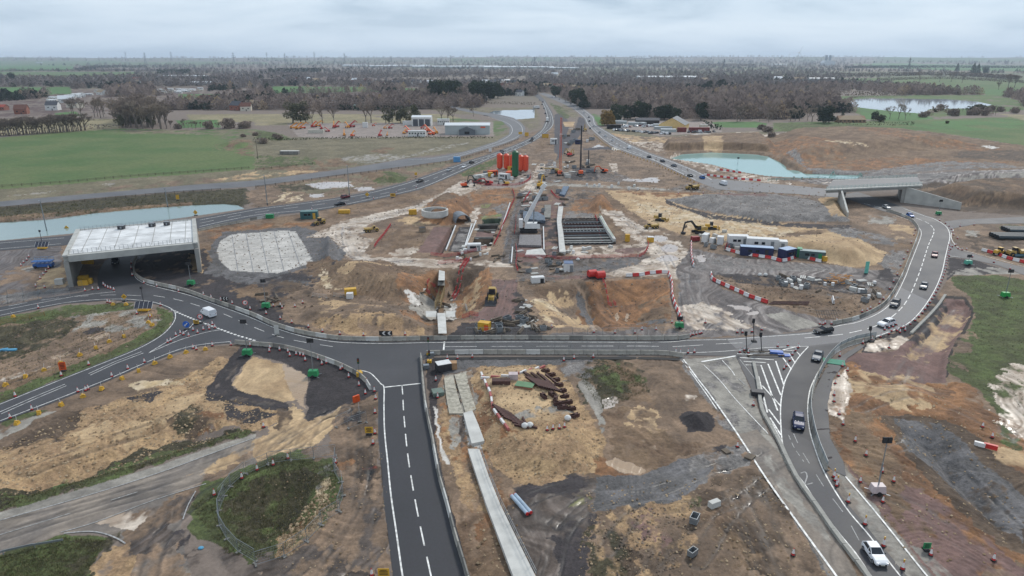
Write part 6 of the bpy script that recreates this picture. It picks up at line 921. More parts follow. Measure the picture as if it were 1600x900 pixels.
boxthing('site_cabin', 'teal site hut beside the wheel loader', 'cabin', (484,341), (6.5, 3, 2.9), R(8), mat('teal', (56,104,106), .55), mat('teal_roof', (96,132,128), .5), doors(YEL)); boxthing('generator', 'small green generator beside the main carriageway', 'generator', (422,341), (2.8, 1.6, 1.5), .1, GRN); boxthing('skip', 'orange skip beside the main carriageway verge', 'skip', (538,333), (4.4, 2.0, 1.3), .1, YEL); boxthing('generator', 'small yellow roller parked near the concrete ring', 'roller', (645,335), (3.0, 1.8, 2.0), .2, YEL)
boxthing('generator', 'bright yellow generator in front of the formwork yard', 'generator', (757,516), (2.6, 1.6, 2.0), R(-20), YEL, extra=doors(ORG, False)); boxthing('generator', 'yellow generator unit on the mud track', 'generator', (548,461), (3.0, 1.6, 1.8), R(15), YEL); boxthing('generator', 'white generator right beside the yellow one on the mud track', 'generator', (547,466), (1.6, 1.4, 1.4), .1, WP); boxthing('generator', 'blue and white generator by the dark pit edge', 'generator', (888,423), (2.6, 3.0, 2.6), .0, WP, mat('bluegrey', (92,112,146), .5), doors(GAL, False))
boxthing('site_cabin', 'white two part cabin between the bays and the haul road', 'cabin', (741,391), (4.4, 2.2, 2.2), .1, WP, extra=doors(GAL)); boxthing('generator', 'small dark grey unit at the slab edge', 'generator', (660,362), (2.2, 1.6, 1.6), .3, mat('tan_unit', (150,136,118), .6), DRK); boxthing('mobile_pump', 'white mobile pump on the mud edge', 'pump', (840,441), (3.6, 1.8, 1.6), .2, WP, extra=doors(BLK, False)); boxthing('equipment_box', 'blue box beside the main carriageway', 'box', (714,253), (4, 2.5, 3), 0, mat('skyblue', (92,156,206), .5)); boxthing('shipping_container', 'dark blue cabin behind the piling rig', 'container', (904,225), (5, 2.6, 3), 0, NAVY, extra=doors()); boxthing('equipment_box', 'yellow and navy unit by the median of the carriageway', 'box', (852,215), (5, 2.5, 3), 0, YEL, NAVY)
boxthing('shipping_container', 'white store on the ground left of the tall crane', 'container', (865,225), (5, 3, 4), 0, WP, extra=doors()); boxthing('equipment_box', 'yellow and white box on the mud by the pit', 'box', (1016,378), (2, 1.6, 1.8), 0, YEL, WP); boxthing('equipment_box', 'yellow hazard box right of the steel pit', 'box', (980,377), (1.4, 1.2, 2.4), 0, YEL); boxthing('concrete_bin', 'pale concrete box near the left abutment of the bridge', 'bin', (94,444), (2.0, 1.4, 1.5), .2, CONC2)
# blue scissor lift
l = at(69,418); t_ = thing('scissor_lift', 'blue scissor lift left of the box bridge', 'lift', l, .15); MB().mat(BLU).box((0, 0, .9), (5.2, 2.0, .9)).build('chassis', None, t_); MB().mat(BLU).box((0, 0, 2.1), (5.6, 2.2, .2)).build('platform', None, t_); b = MB().mat(BLU)
for i in range(4): b.bar((-2+i*1.2, -.8, 1.3), (-1+i*1.2, -.8, 2.0), .12); b.bar((-1+i*1.2, .8, 1.3), (-2+i*1.2, .8, 2.0), .12)
b.build('scissor_arm', None, t_); b = MB().mat(mat('skyrail', (116,158,196), .5))
for z in (2.6, 3.1):
    for y in (-1.05, 1.05): b.bar((-2.7, y, z), (2.7, y, z), .06)
for x in (-2.7, -.9, .9, 2.7):
    for y in (-1.05, 1.05): b.bar((x, y, 2.2), (x, y, 3.1), .06)
b.build('guard_rail', None, t_)
for x in (-1.9, 1.9):
    for s_ in (-1, 1):
        o = bpy.data.objects.new('wheel', WHEEL); COL.objects.link(o); o.parent = t_; o.location = (x, s_*1, .42); o.scale = (1.3,)*3
# yellow truck mixers in the shade under the bridge
for i, (p, lab) in enumerate((((131,445), 'yellow compressor under the left end of the box bridge'), ((137,443), 'second yellow compressor under the box bridge'), ((131,438), 'small yellow crate behind the compressors under the bridge'))): boxthing('compressor', lab, 'compressor', p, (2.4, 1.4, 1.3), .3, YEL)
boxthing('yellow_sign_board', 'yellow board standing in the shade under the box bridge', 'board', (139,420), (3.4, .4, 1.6), 0, YEL, dz=1.5)
# ---------------------------------------------------------------- lighting towers, signs, signals
def tower(p, lab, m=GRN, h=7.5, rz=0):
    l = at(*p); t_ = thing('lighting_tower', lab, 'lighting tower', l, rz); MB().mat(m).box((0, 0, .95), (2.0, 1.3, 1.1), top=.85).build('engine_box', None, t_); MB().mat(GAL).bar((-1.4, -1.0, .3), (1.4, 1.0, .3), .1).bar((-1.4, 1.0, .3), (1.4, -1.0, .3), .1).build('outrigger', None, t_)
    MB().mat(GAL).cyl((0, 0, 1.4), (0, 0, h*.6), .11, n=6).cyl((0, 0, h*.6), (0, 0, h), .07, n=6).build('mast', None, t_)
    for s_ in (-1, 1):
        for k in (0, 1): MB().mat(BLK).box((s_*.34, 0, h+.1+k*.46), (.6, .35, .42), rx=-.3).build('lamp_head', None, t_)
        o = bpy.data.objects.new('wheel', WHEEL); COL.objects.link(o); o.parent = t_; o.location = (0, s_*.7, .33)
tower((387,556), 'green lighting tower at the end of the curved dark path'); tower((490,589), 'green lighting tower on the dark planings behind the corner barriers'); tower((299,446), 'green lighting tower beside the abutment of the box bridge', h=6); tower((416,482), 'green lighting tower behind the long curved barrier', h=7); tower((1061,513), 'green lighting tower at the front of the tarmac yard', h=2.2); tower((1466,336), 'green lighting tower by the wing wall of the right bridge', h=5.5)
tower((1570,465), 'bright green lighting tower on the grass at right', mat('lime', (30,160,70), .5), 7); tower((1512,414), 'pale green lighting tower on the dark patch below the side road', mat('palegreen', (84,176,150), .5), 2.5); tower((1370,771), 'red and white lighting tower on the bank beside the footway', mat('redwhite', (206,190,190), .5), 8.5); tower((1152,262), 'lighting tower by the edge of the turquoise lake', DRK, 5.5)
def lamp(p, hpx, lab, m=GAL):
    l = at(*p); zc_ = l.y*CP+(CAMH-l.z)*SP; h = hpx*zc_/FPX/CP; t_ = thing('lamp_post', lab, 'lamp post', l); MB().mat(m).cyl((0, 0, 0), (0, 0, h), .22, .13, n=8).build('column', None, t_); MB().mat(m).box((0, -.5, h), (.3, 1.2, .15)).build('lamp_head', None, t_); MB().mat(DRK).box((0, 0, .5), (.4, .4, 1)).build('base', None, t_)
lamp((74,365), 50, 'tall bare lighting column in front of the canal pond'); lamp((262,322), 30, 'lighting column between the farm lane and the pond'); lamp((418,321), 45, 'pale lighting column beside the main carriageway left of centre'); lamp((546,306), 45, 'pale lighting column beside the maroon car'); lamp((403,248), 26, 'dark wooden pole at the corner of the green field', TIM)
def sign(p, lab, w_, h, m, base=1.0, rz=0, shape='box', back=GAL, draw=None):
    l = at(*p); t_ = thing('road_sign', lab, 'sign', l, rz); MB().mat(back).bar((-w_*.28, .04, 0), (-w_*.28, .04, base+h*.5), .07).bar((w_*.28, .04, 0), (w_*.28, .04, base+h*.5), .07).build('post', None, t_)
    b = MB().mat(m); zc_ = base+h/2
    if shape == 'box': b.box((0, 0, zc_), (w_, .05, h))
    elif shape == 'diamond': b.prism([(0, zc_-h/2), (w_/2, zc_), (0, zc_+h/2), (-w_/2, zc_)], -.03, .03)
    else: b.cyl((0, .03, zc_), (0, -.03, zc_), w_/2, n=20)
    f = b.build('panel', None, t_)
    if draw: draw(f, zc_, w_, h)
    MB().mat(BLK).box((0, .05, .1), (w_*.7, .8, .2)).build('base', None, t_); return t_
def stripes(f, zc_, w_, h):
    b = MB().mat(BLK)
    for z in (.28, .1, -.08, -.26): b.box((0, -.035, zc_+z*h), (w_*random.uniform(.5, .75), .02, h*.08))
    b.build('lettering', None, f)
def chev(f, zc_, w_, h):
    b = MB().mat(WHT)
    n = 2
    for i in range(n):
        x = -w_*.28+i*w_*.42; q = w_*.14
        b.prism([(x, zc_), (x+q, zc_+h*.42), (x+2*q, zc_+h*.42), (x+q, zc_), (x+2*q, zc_-h*.42), (x+q, zc_-h*.42)], -.045, -.03)
    b.build('chevron', None, f)
def arrow(f, zc_, w_, h):
    MB().mat(WHT).bar((w_*.22, -.05, zc_+h*.22), (-w_*.15, -.05, zc_-h*.15), .02, .12*w_).prism([(-w_*.28, zc_-h*.28), (0, zc_-h*.24), (-w_*.24, zc_+.02)], -.06, -.035).build('arrow', None, f)
def roundel(f, zc_, w_, h):
    MB().mat(RED).cyl((0, -.034, zc_), (0, -.04, zc_), w_/2, n=20).build('rim', None, f); MB().mat(WHT).cyl((0, -.041, zc_), (0, -.05, zc_), w_*.37, n=20).build('face', None, f)
    MB().mat(BLK).box((-.16*w_, -.055, zc_), (.07*w_, .01, .3*h)).box((.14*w_, -.055, zc_), (.2*w_, .01, .3*h)).build('numeral', None, f)
sign((577,679), 'yellow board with dark lettering beside the south road', 1.35, 1.15, YEL, .3, draw=stripes); sign((600,903), 'yellow lettered board at the bottom edge beside the south road', 1.4, 1.1, YEL, .3, draw=stripes); sign((195,471), 'yellow diamond sign at the tip of the grass island', 1.5, 1.5, YEL, .6, shape='diamond', draw=lambda f, z, w_, h: MB().mat(BLK).bar((-.2, -.045, z), (.25, -.045, z), .02, .1).bar((0, -.045, z-.2), (0, -.045, z+.2), .02, .1).build('symbol', None, f)); sign((99,580), 'orange tilted sign on the bare ground of the left island', 1.3, 1.7, ORG, .3, rz=.2, draw=stripes); sign((307,507), 'small yellow plate at the splitter nose', 1.3, .9, YEL, .2, draw=stripes)
sign((292,515), 'round blue keep-left sign on the splitter nose', 1.6, 1.6, mat('sign_blue', (38,104,196), .4), .5, shape='round', draw=arrow); sign((314,505), 'round white sign with red rim behind the blue sign', 1.35, 1.35, WHT, 1.0, shape='round', draw=roundel); sign((384,482), 'round white sign with red rim behind the long barrier', 1.35, 1.35, WHT, .9, shape='round', draw=roundel); sign((603,526), 'black and white chevron board on the bend by the orange clay', 3.0, 1.1, BLK, .3, draw=chev); sign((352,471), 'smaller black and white chevron board near the left bend', 1.7, 1.0, BLK, .3, draw=chev)
sign((574,309), 'yellow diamond sign on the far verge of the main carriageway', 2.0, 2.0, YEL, .5, shape='diamond'); sign((614,309), 'yellow board on the near verge of the main carriageway', 2.4, 1.4, YEL, .6, draw=stripes); sign((650,276), 'small yellow sign on the verge above the white haul track', 1.4, 1.4, YEL, .8); sign((278,313), 'yellow sign on a post above the canal pond', 1.4, 2.0, YEL, .5); sign((766,238), 'pale sign board beside the carriageway above the silos', 2, 2.4, WHT, .5); sign((823,214), 'yellow sign board on the verge of the wide bend', 3, 3, YEL, .6); sign((813,211), 'second yellow board at the left of the wide bend', 3, 2, YEL, .6)
sign((105,361), 'yellow triangular sign at the left back corner of the bridge deck', 1.8, 2, YEL, 0.2, shape='diamond'); sign((306,337), 'yellow sign behind the right back corner of the bridge deck', 1.8, 2, YEL, .4, shape='diamond'); sign((1447,860), 'green and white sign on the footway below the bank', 1.0, .9, GRN, .3, draw=stripes); sign((1353,428), 'tall narrow teal board lying upright at the yard edge', 1.1, 3.6, mat('teal_board', (112,196,178), .6), .2); sign((433,524), 'pale board leaning behind the long curved barrier', 1.0, 2.4, CONC2, .1, rz=.3)
def signal(p, lab, h=3.2, rz=0):
    l = at(*p); t_ = thing('traffic_light', lab, 'traffic light', l, rz); MB().mat(YEL).box((0, 0, .25), (.9, .9, .5)).build('base', None, t_); MB().mat(GAL).cyl((0, 0, .5), (0, 0, h-.9), .07, n=6).build('post', None, t_); hd_ = MB().mat(BLK).box((0, 0, h-.5), (.4, .3, 1.15)).build('signal_head', None, t_)
    for k, c in enumerate(((150,40,36), (170,130,40), (40,120,70))): MB().mat(mat('lens'+str(k), c, .3)).cyl((0, -.15, h-.15-k*.34), (0, -.2, h-.15-k*.34), .12, n=8).build('lens', None, hd_)
signal((561,583), 'portable traffic light behind the south-west corner barriers'); signal((670,554), 'portable traffic light at the junction of the straight and south roads', 4.0); signal((671,566), 'second portable traffic light below the junction corner', 2.6)
def solar(p, lab, rz=0):
    l = at(*p); t_ = thing('solar_trailer', lab, 'trailer', l, rz); MB().mat(YEL).box((0, 0, .5), (2.6, 1.6, .5)).build('chassis', None, t_); pn = MB().mat(mat('solar_panel', (42,48,66), .25)).box((0, 0, 1.6), (4.4, .08, 1.9), rx=-.7).build('solar_panel', None, t_); b = MB().mat(WHT)
    for i in range(5): b.box((-2.2+i*1.1, -.06, 1.6), (.06, .08, 1.9), rx=-.7)
    b.build('panel_frame', None, pn); MB().mat(DRK).cyl((-.2, .6, .7), (-.2, .6, 6), .08, n=6).box((-.2, .6, 6), (.5, .4, .6)).build('mast', None, t_)
solar((226,486), 'solar panel trailer with a camera mast at the tip of the left island'); solar((67,389), 'solar panel trailer with a mast left of the box bridge')
for p, lab in (((562,588), 'small yellow and black battery box by the corner barriers'), ((674,557), 'grey battery box behind the junction corner'), ((666,576), 'pale battery box on the dark strip beside the south road')): boxthing('battery_box', lab, 'battery box', p, (1.1, .8, .8), .2, GAL if 'grey' in lab or 'pale' in lab else YEL)
# CCTV style dark posts near the hatching
for p, hh, lab in (((1178,534), 5.0, 'dark signal mast leaning over the straight road near the hatching'), ((1167,548), 4.0, 'dark signal mast at the left end of the hatched gore'), ((1190,550), 4.0, 'second dark signal mast on the hatched gore'), ((1361,534), 3.2, 'dark round sign head at the top of the clad fence')):
    l = at(*p); t_ = thing('signal_mast', lab, 'mast', l); MB().mat(DRK).cyl((0, 0, 0), (-.6, .1, hh), .09, n=6).build('post', None, t_); MB().mat(BLK).box((-.6, .1, hh), (.5, .4, 1.0)).build('signal_head', None, t_); MB().mat(BLK).box((0, 0, .15), (1, 1, .3)).build('base', None, t_)
boxthing('folded_sign', 'blue folded sign frame on the hatched gore', 'sign', (1213,552), (2.6, 1.2, .4), -.2, mat('signblue', (70,112,190), .5)); boxthing('folded_sign', 'second flat blue sign on the hatched gore', 'sign', (1225,556), (2.4, 1.1, .15), -.1, mat('signblue', (70,112,190), .5)); boxthing('hydraulic_unit', 'dark machine part on the old concrete road', 'unit', (1183,617), (2.2, 1.4, .8), -.2, DRK)
q = at(1303,566); b = MB(Matrix.Translation((q.x, q.y, .09))).mat(mat('green_mat', (26,134,106), .7)).box((0, 0, .05), (4.2, 2.6, .08), rz=-.35).build('ramp_mat'); tag(b, 'bright green ramp mat laid across the footway behind the clad fence', 'mat')
for p, lab in (((1190,552), 'timber barrier rail across the gore'), ((1196,557.5), 'second timber rail across the gore')):
    q = at(*p); b = MB(Matrix.Translation((q.x, q.y, .07))).mat(TIM).box((0, 0, .3), (8, .15, .2)).box((-3.6, 0, .15), (.15, .8, .3)).box((3.6, 0, .15), (.15, .8, .3)).build('timber_rail'); tag(b, lab, 'rail')
# ---------------------------------------------------------------- works: ring, slabs, footbridge, pit, steel
l = at(680,345); t_ = thing('concrete_ring', 'round pale concrete shaft ring in the clay left of the dug bays', 'concrete ring', l); b = MB().mat(CONC2); n = 28; r0, r1, h = 5.2, 4.5, 2.2
vs = [(r*math.cos(2*math.pi*i/n), r*math.sin(2*math.pi*i/n), z) for r, z in ((r0, 0), (r0, h), (r1, h), (r1, -.5)) for i in range(n)]
b.add(vs, [(k*n+i, k*n+(i+1) % n, (k+1)*n+(i+1) % n, (k+1)*n+i) for k in range(3) for i in range(n)]).build('shaft_wall', None, t_); b = MB().mat(GAL)
for i in range(16): a = 2*math.pi*i/16; b.bar((r1*math.cos(a), r1*math.sin(a), h), (r1*math.cos(a), r1*math.sin(a), h+1.1), .07)
for i in range(16): a, c = 2*math.pi*i/16, 2*math.pi*(i+1)/16; b.bar((r1*math.cos(a), r1*math.sin(a), h+1.1), (r1*math.cos(c), r1*math.sin(c), h+1.1), .06)
b.build('guard_rail', None, t_)
def path_slab(name, lab, cat, L_, Rt, z0, z1, m, rail=None, sm=1, side=1):
    A = [at(*p) for p in L_]; B = [at(*p) for p in Rt]; o0 = A[0].copy(); t_ = thing(name, lab, cat, o0); n = len(A); mb = MB()
    vs = [(p.x-o0.x, p.y-o0.y, z) for z in (z0, z1) for P in (A, B) for p in P]
    f = []
    for i in range(n-1): f += [(2*n+i, 2*n+i+1, 3*n+i+1, 3*n+i), (i+1, i, n+i, n+i+1), (i, i+1, 2*n+i+1, 2*n+i), (n+i+1, n+i, 3*n+i, 3*n+i+1)]
    f += [(0, 2*n, 3*n, n), (n-1, 2*n-1, 4*n-1, 3*n-1)]
    mb.add(vs, f).build('slab', m, t_)
    if rail:
        r = MB().mat(rail); P = B if side > 0 else A
        for p, q in zip(P, P[1:]):
            k = max(1, int((q-p).length/2))
            for i in range(k+1): u = p.lerp(q, i/k); r.bar((u.x-o0.x, u.y-o0.y, z1), (u.x-o0.x, u.y-o0.y, z1+1.1), .05)
            for z in (.55, 1.1): r.bar((p.x-o0.x, p.y-o0.y, z1+z), (q.x-o0.x, q.y-o0.y, z1+z), .05)
        r.build('hand_rail', None, t_)
    return t_
path_slab('concrete_wall', 'long pale concrete capping beam with a hand rail running to the bottom edge', 'beam', [(731,707),(745,750),(760,795),(778,843),(803,910)], [(749,707),(764,750),(782,795),(805,843),(838,910)], 0, .7, CONC2, GAL)
path_slab('broken_slab', 'broken pale concrete slab in the middle of the dug strip', 'slab', [(724,649),(730,672),(737,697)], [(738,645),(748,668),(757,692)], 0, .5, CONC2)
path_slab('broken_slab', 'rough pale concrete footing at the head of the dug strip', 'slab', [(710,586),(718,615),(728,648)], [(728,583),(735,612),(744,640)], 0, .16, MATS.get('rough_concrete') or mat('rough_concrete', (178,172,156), .9, var=.3, scale=1.5, bump=.4)); path_slab('broken_slab', 'ragged pale concrete strip left of the footing', 'slab', [(694,592),(697,620),(702,648)], [(708,588),(714,615),(724,648)], 0, .3, mat('rough_concrete', (178,172,156), .9, var=.3, scale=1.5, bump=.4))
# footbridge over the pit: deck, stairs
z0 = .6
l = plane(690,500,0); t_ = thing('footbridge', 'narrow white footbridge slab reaching into the footbridge pit', 'footbridge', l)
def L3(p, z): q = plane(*p, z); return (q.x-l.x, q.y-l.y, z)
MB().add([L3(p, 1.2) for p in ((685,521),(698,521),(696,489),(683,489))]+[L3(p, 1.5) for p in ((685,521),(698,521),(696,489),(683,489))], QF).build('deck', CONC2, t_)
MB().add([L3(p, -.6) for p in ((666,495),(682,495),(682,486),(665,486))]+[L3(p, 1.0) for p in ((666,495),(682,495),(682,486),(665,486))], QF).build('pile_cap', CONC2, t_); MB().add([L3(p, -.6) for p in ((697,495),(711,495),(711,486),(697,486))]+[L3(p, 1.0) for p in ((697,495),(711,495),(711,486),(697,486))], QF).build('pile_cap', CONC2, t_)
l2 = plane(690,436,0); t_ = thing('pier_head', 'white concrete pier head standing at the back of the pit', 'pier', l2); l = l2
P = ((685,438),(695,438),(695,424),(686,422)); MB().add([L3(p, -3) for p in P]+[L3(p, 2.2) for p in P], QF).build('pier', CONC2, t_); P = ((684,446),(695,446),(695,439),(684,439)); MB().add([L3(p, -3) for p in P]+[L3(p, .8) for p in P], QF).build('stub', CONC3, t_)
l = plane(688,470,-4.5); t_ = thing('reinforcement_cage', 'tall tan steel cage wall running along the floor of the pit', 'rebar cage', l); b = MB().mat(mat('tan_steel', (172,150,110), .7))
for i in range(15):
    y = -7+i*1.0
    for x in (-.7, .7): b.bar((x, y, 0), (x, y, 2.2), .1)
    b.bar((-.7, y, 2.2), (.7, y, 2.2), .1); b.bar((-.7, y, .1), (.7, y, 2.2), .07)
for x in (-.7, .7):
    for z in (.7, 1.5, 2.2): b.bar((x, -7, z), (x, 7, z), .1)
b.build('cage', None, t_)
# sheet piled pit on the right with struts
l = plane(878,382,0); t_ = thing('braced_pit', 'deep black braced pit with rows of steel struts', 'pit', l); WA = ((879,382),(962,381),(937,342),(876,343))
DP = mat('black_steel', (30,30,34), .6)
for k, (p, q) in enumerate(zip(WA, WA[1:]+WA[:1])):
    a, c = Vector(L3(p, 0)), Vector(L3(q, 0)); b = MB(); nn = int((c-a).length/.8)
    for i in range(nn): u, v = a.lerp(c, i/nn), a.lerp(c, (i+1)/nn); o_ = (c-a).normalized().cross(Vector((0, 0, 1)))*(.2 if i % 2 else -.2); b.add([(u.x+o_.x, u.y+o_.y, -4.6), (v.x+o_.x, v.y+o_.y, -4.6), (v.x+o_.x, v.y+o_.y, .4), (u.x+o_.x, u.y+o_.y, .4)], [(0, 1, 2, 3)])
    b.build('sheet_wall', DP, t_)
def rowp(s_): return Vector(L3((879-3*s_, 381-37*s_), -.1)), Vector(L3((958-20*s_, 380-37*s_), -.1))
for s_, m_, w_ in ((.02, CONC2, .35), (.12, CONC2, .35), (.24, CONC2, .4), (.34, GAL, .3), (.42, RUST, .4), (.5, GAL, .35), (.6, CONC2, .3), (.68, RUST, .4), (.74, GAL, .25), (.82, RUST, .4), (.9, GAL, .25)):
    a, c = rowp(s_); MB().bar(a, c, w_, .4).build('strut', m_, t_)
for s_ in (.55, .7, .86):
    a, c = rowp(s_); b = MB()
    for i in range(13): u = a.lerp(c, (i+.5)/13); b.box((u.x, u.y, u.z-.3), (.25, 2.4, .3))
    b.build('waling', GAL, t_)
path_slab('site_walkway', 'white stepped walkway platform left of the deep pit', 'walkway', [(874,398),(873,385),(872,368),(870,350),(873,326)], [(884,398),(882,385),(880,368),(877,350),(880,326)], 0, 1.0, CONC2, WP, side=-1)
path_slab('retaining_kerb', 'pale concrete wall with green formwork right of the pit', 'wall', [(958,378),(947,362),(936,342)], [(962,378),(951,361),(940,341)], 0, 1.3, CONC2, GRN, side=-1)
path_slab('formwork_deck', 'grey gridded formwork panel in front of the white crane', 'formwork', [(810,386),(811,378),(812,370)], [(846,387),(846,379),(845,370)], .1, .8, mat('formwork', (132,128,128), .8, var=.3, scale=3)); path_slab('formwork_deck', 'blue grey steel platform behind the white crane', 'formwork', [(818,347),(817,340),(818,335)], [(852,350),(851,343),(840,336)], .2, 1.4, mat('bluesteel', (92,106,122), .5, .2, var=.3)); path_slab('formwork_deck', 'white topped formwork block below the crane', 'formwork', [(820,402),(822,398),(823,394)], [(853,401),(850,396),(847,391)], .1, .7, CONC2)
path_slab('slab_strip', 'grey ribbed slab between haul road and white walkway', 'slab', [(850,342),(850,332),(851,322)], [(860,342),(861,332),(861,322)], .05, .6, CONC3); path_slab('steel_rack', 'stack of blue grey steel sheets behind the works', 'stack', [(874,306),(877,300),(880,294)], [(882,308),(886,301),(889,294)], .1, 1.0, mat('bluesteel2', (92,112,134), .5, .3, var=.3))
# beams on the two dug bays
for lab, P in (('grey edge beam between the two dug bays', [(746,353),(779,352)]), ('lower grey beam across the dark bay', [(746,361.5),(775,361)]), ('pale beam over the pink bay', [(741,373),(771,373)])):
    a, c = at(*P[0]), at(*P[1]); a.z = c.z = .3; tag(MB().bar(a, c, .5, .6).build('ground_beam', CONC3), lab, 'beam')
for lab, P in (('white edge strip left of the grey slab', [(737,353),(724,394)]), ('white edge strip beside the dug bays', [(744,346),(728,386)]), ('white kerb along the haul road', [(797,318),(783,360)]), ('white boards beside the crane platform', [(849,356),(850,392)]), ('white edge boards left of the crane', [(801,388),(799,412)]), ('thin pale kerb running down the left trench', [(712,354),(697,392)])):
    a, c = at(*P[0]), at(*P[1]); a.z = c.z = .35; tag(MB().bar(a, c, .35, .5).build('edge_board', WP), lab, 'edge board')
# dark circular tunnel mouth above the trench
l = at(720,345); t_ = thing('tunnel_liner', 'grey half round tunnel liner at the top of the narrow trench', 'tunnel', l, R(20)); b = MB().mat(mat('liner', (128,134,140), .6, .2))
vs = [(r*math.cos(math.pi*i/10), y, r*math.sin(math.pi*i/10)) for r in (3.2, 2.9) for y in (-3.5, 3.5) for i in range(11)]
b.add(vs, [(i, i+1, 11+i+1, 11+i) for i in range(10)]+[(22+i+1, 22+i, 33+i, 33+i+1) for i in range(10)]+[(i+1, i, 22+i, 22+i+1) for i in range(10)]+[(11+i, 12+i, 34+i, 33+i) for i in range(10)]).build('arch', None, t_)
# rusty steel in the sandy yard
def hbeam(L_=6, w_=.6): mb = MB().mat(RUST); return mb.box((0, 0, .05), (L_, w_, .07)).box((0, 0, w_), (L_, w_, .07)).box((0, 0, w_/2), (L_, .07, w_)).mesh('steel_beam')
HB = [hbeam(5, .34), hbeam(4.2, .34), hbeam(2.6, .3)]
def put(mesh, name, cat, lab, group, p, rz, dz=0, k=1):
    q = at(*p); o = bpy.data.objects.new(name, mesh); COL.objects.link(o); o.location = (q.x, q.y, q.z+dz); o.rotation_euler = (0, 0, rz); o.scale = (k,)*3; return tag(o, lab, cat, group)
for i in range(10): put(HB[i % 2], 'steel_beam', 'beam', 'rusty steel beam in the dense stack at the back right of the sandy yard', 'stacked rusty beams', (826+i*3.8, 589-i*.3+(i % 3)*2+i*.7), R(116), 0, 1)
for i in range(10): put(HB[0], 'steel_beam', 'beam', 'rusty steel beam lying crosswise in the second layer of the stack', 'second layer of beams', (832+i*3.6, 600+i*.9), R(122), .36)
blk = MB().mat(RUST).box((0, 0, .5), (2.6, .9, .1)).box((0, -.4, .5), (2.6, .1, 1.0)).box((0, .4, .5), (2.6, .1, 1.0)).box((-1.2, 0, .5), (.1, .9, 1)).box((.3, 0, 1.02), (.8, .8, .08)).mesh('pile_cage')
for i, p in enumerate(((852,582),(861,588),(868,596),(873,604),(878,613),(882,622),(887,631),(892,641),(898,652))): put(blk, 'rusty_clamp', 'steel clamp', 'rusty steel clamp box in the curved outer row of the sandy yard', 'rusty clamps outer row', p, R(25+random.uniform(-12, 12)), k=.68)
for i, p in enumerate(((863,619),(868,626),(873,633),(879,639),(849,621))): put(blk, 'rusty_clamp', 'steel clamp', 'rusty steel clamp box in the inner heap of the sandy yard', 'rusty clamps inner heap', p, R(random.uniform(0, 170)), k=.72)
for i in range(7): put(HB[0], 'dark_beam', 'beam', 'dark steel beam in the bundle at the front left of the sandy yard', 'dark beams front left', (784+i*3.4, 641+i*3.2), R(134+i), .0)
for i in range(6): put(HB[2], 'rusty_offcut', 'beam', 'short rusty beam beside the white bags at the front of the yard', 'short rusty offcuts', (806+i*4.5, 660+(i % 3)*4), R(random.uniform(100, 160)), .1)
bag = MB().mat(mat('bag_white', (226,226,222), .8)).sphere((0, 0, .5), .75, 9, 6, (1, 1, .8)).mesh('bulk_bag')
for p, lab in (((887,656), 'white bulk bag beside the outer row of clamps'), ((820,668), 'left white bulk bag at the front of the sandy yard'), ((828,667), 'right white bulk bag at the front of the sandy yard'), ((1187,431), 'white bulk bag at the left end of the yard debris'), ((1196,431), 'second white bulk bag at the left end of the yard debris'), ((1329,440), 'white bulk bag by the orange scaffold heap'), ((881,433-17), 'white round bag by the edge of the deep pit'), ((903,407), 'round white bag at the end of the walkway')): put(bag, 'bulk_bag', 'bag', lab, None, p, 0, k=.8)
boxthing('steel_rack', 'low dark steel rack near the back of the sandy yard', 'rack', (783,599), (3.4, 1.4, .7), 0, RUST); boxthing('storage_box', 'pale pink box in the sandy yard', 'box', (802,592), (1.7, 1.3, 1.1), 0, mat('palepink', (206,190,190), .6)); boxthing('broken_pallet', 'red and green broken pallets in the sandy yard', 'pallet', (820,604), (3.4, 2.0, .4), -.3, mat('pallet', (150,104,84), .8), mat('palletg', (104,140,104), .8))
# pipes
def pipes(lab, p, L_, r, rz, n, m, name='pipe', caps=None):
    for i in range(n):
        q = at(*p); o = (i-(n-1)/2)*2.05*r; t_ = MB().mat(m).cyl((-L_/2, 0, 0), (L_/2, 0, 0), r, n=14).mat(caps or BLK).cyl((L_/2, 0, 0), (L_/2+.12, 0, 0), r*.9, n=12).cyl((-L_/2-.12, 0, 0), (-L_/2, 0, 0), r*.9, n=12).build(name); t_.location = (q.x-math.sin(rz)*o, q.y+math.cos(rz)*o, q.z+r); t_.rotation_euler = (0, 0, rz); tag(t_, lab[i] if isinstance(lab, list) else lab, 'pipe', None if isinstance(lab, list) else 'pipes '+lab[:24])
pipes(['left grey blue pipe lying beside the capping beam', 'right grey blue pipe lying beside the capping beam'], (814,790), 4.6, .28, R(118), 2, mat('pipe_grey', (176,194,210), .35, .2), caps=RED)
pipes('long black pipe in the stack at the right edge', (1585,372), 14, .75, R(-4), 4, mat('pipe_black', (44,58,64), .5)); pipes('long black pipe in the rear stack at the right edge', (1600,362), 13, .75, R(-6), 4, mat('pipe_black', (44,58,64), .5)); pipes('blue pipe in the bundle under the dump truck', (1598,401), 7, .5, R(5), 2, mat('pipe_teal', (58,92,104), .5))
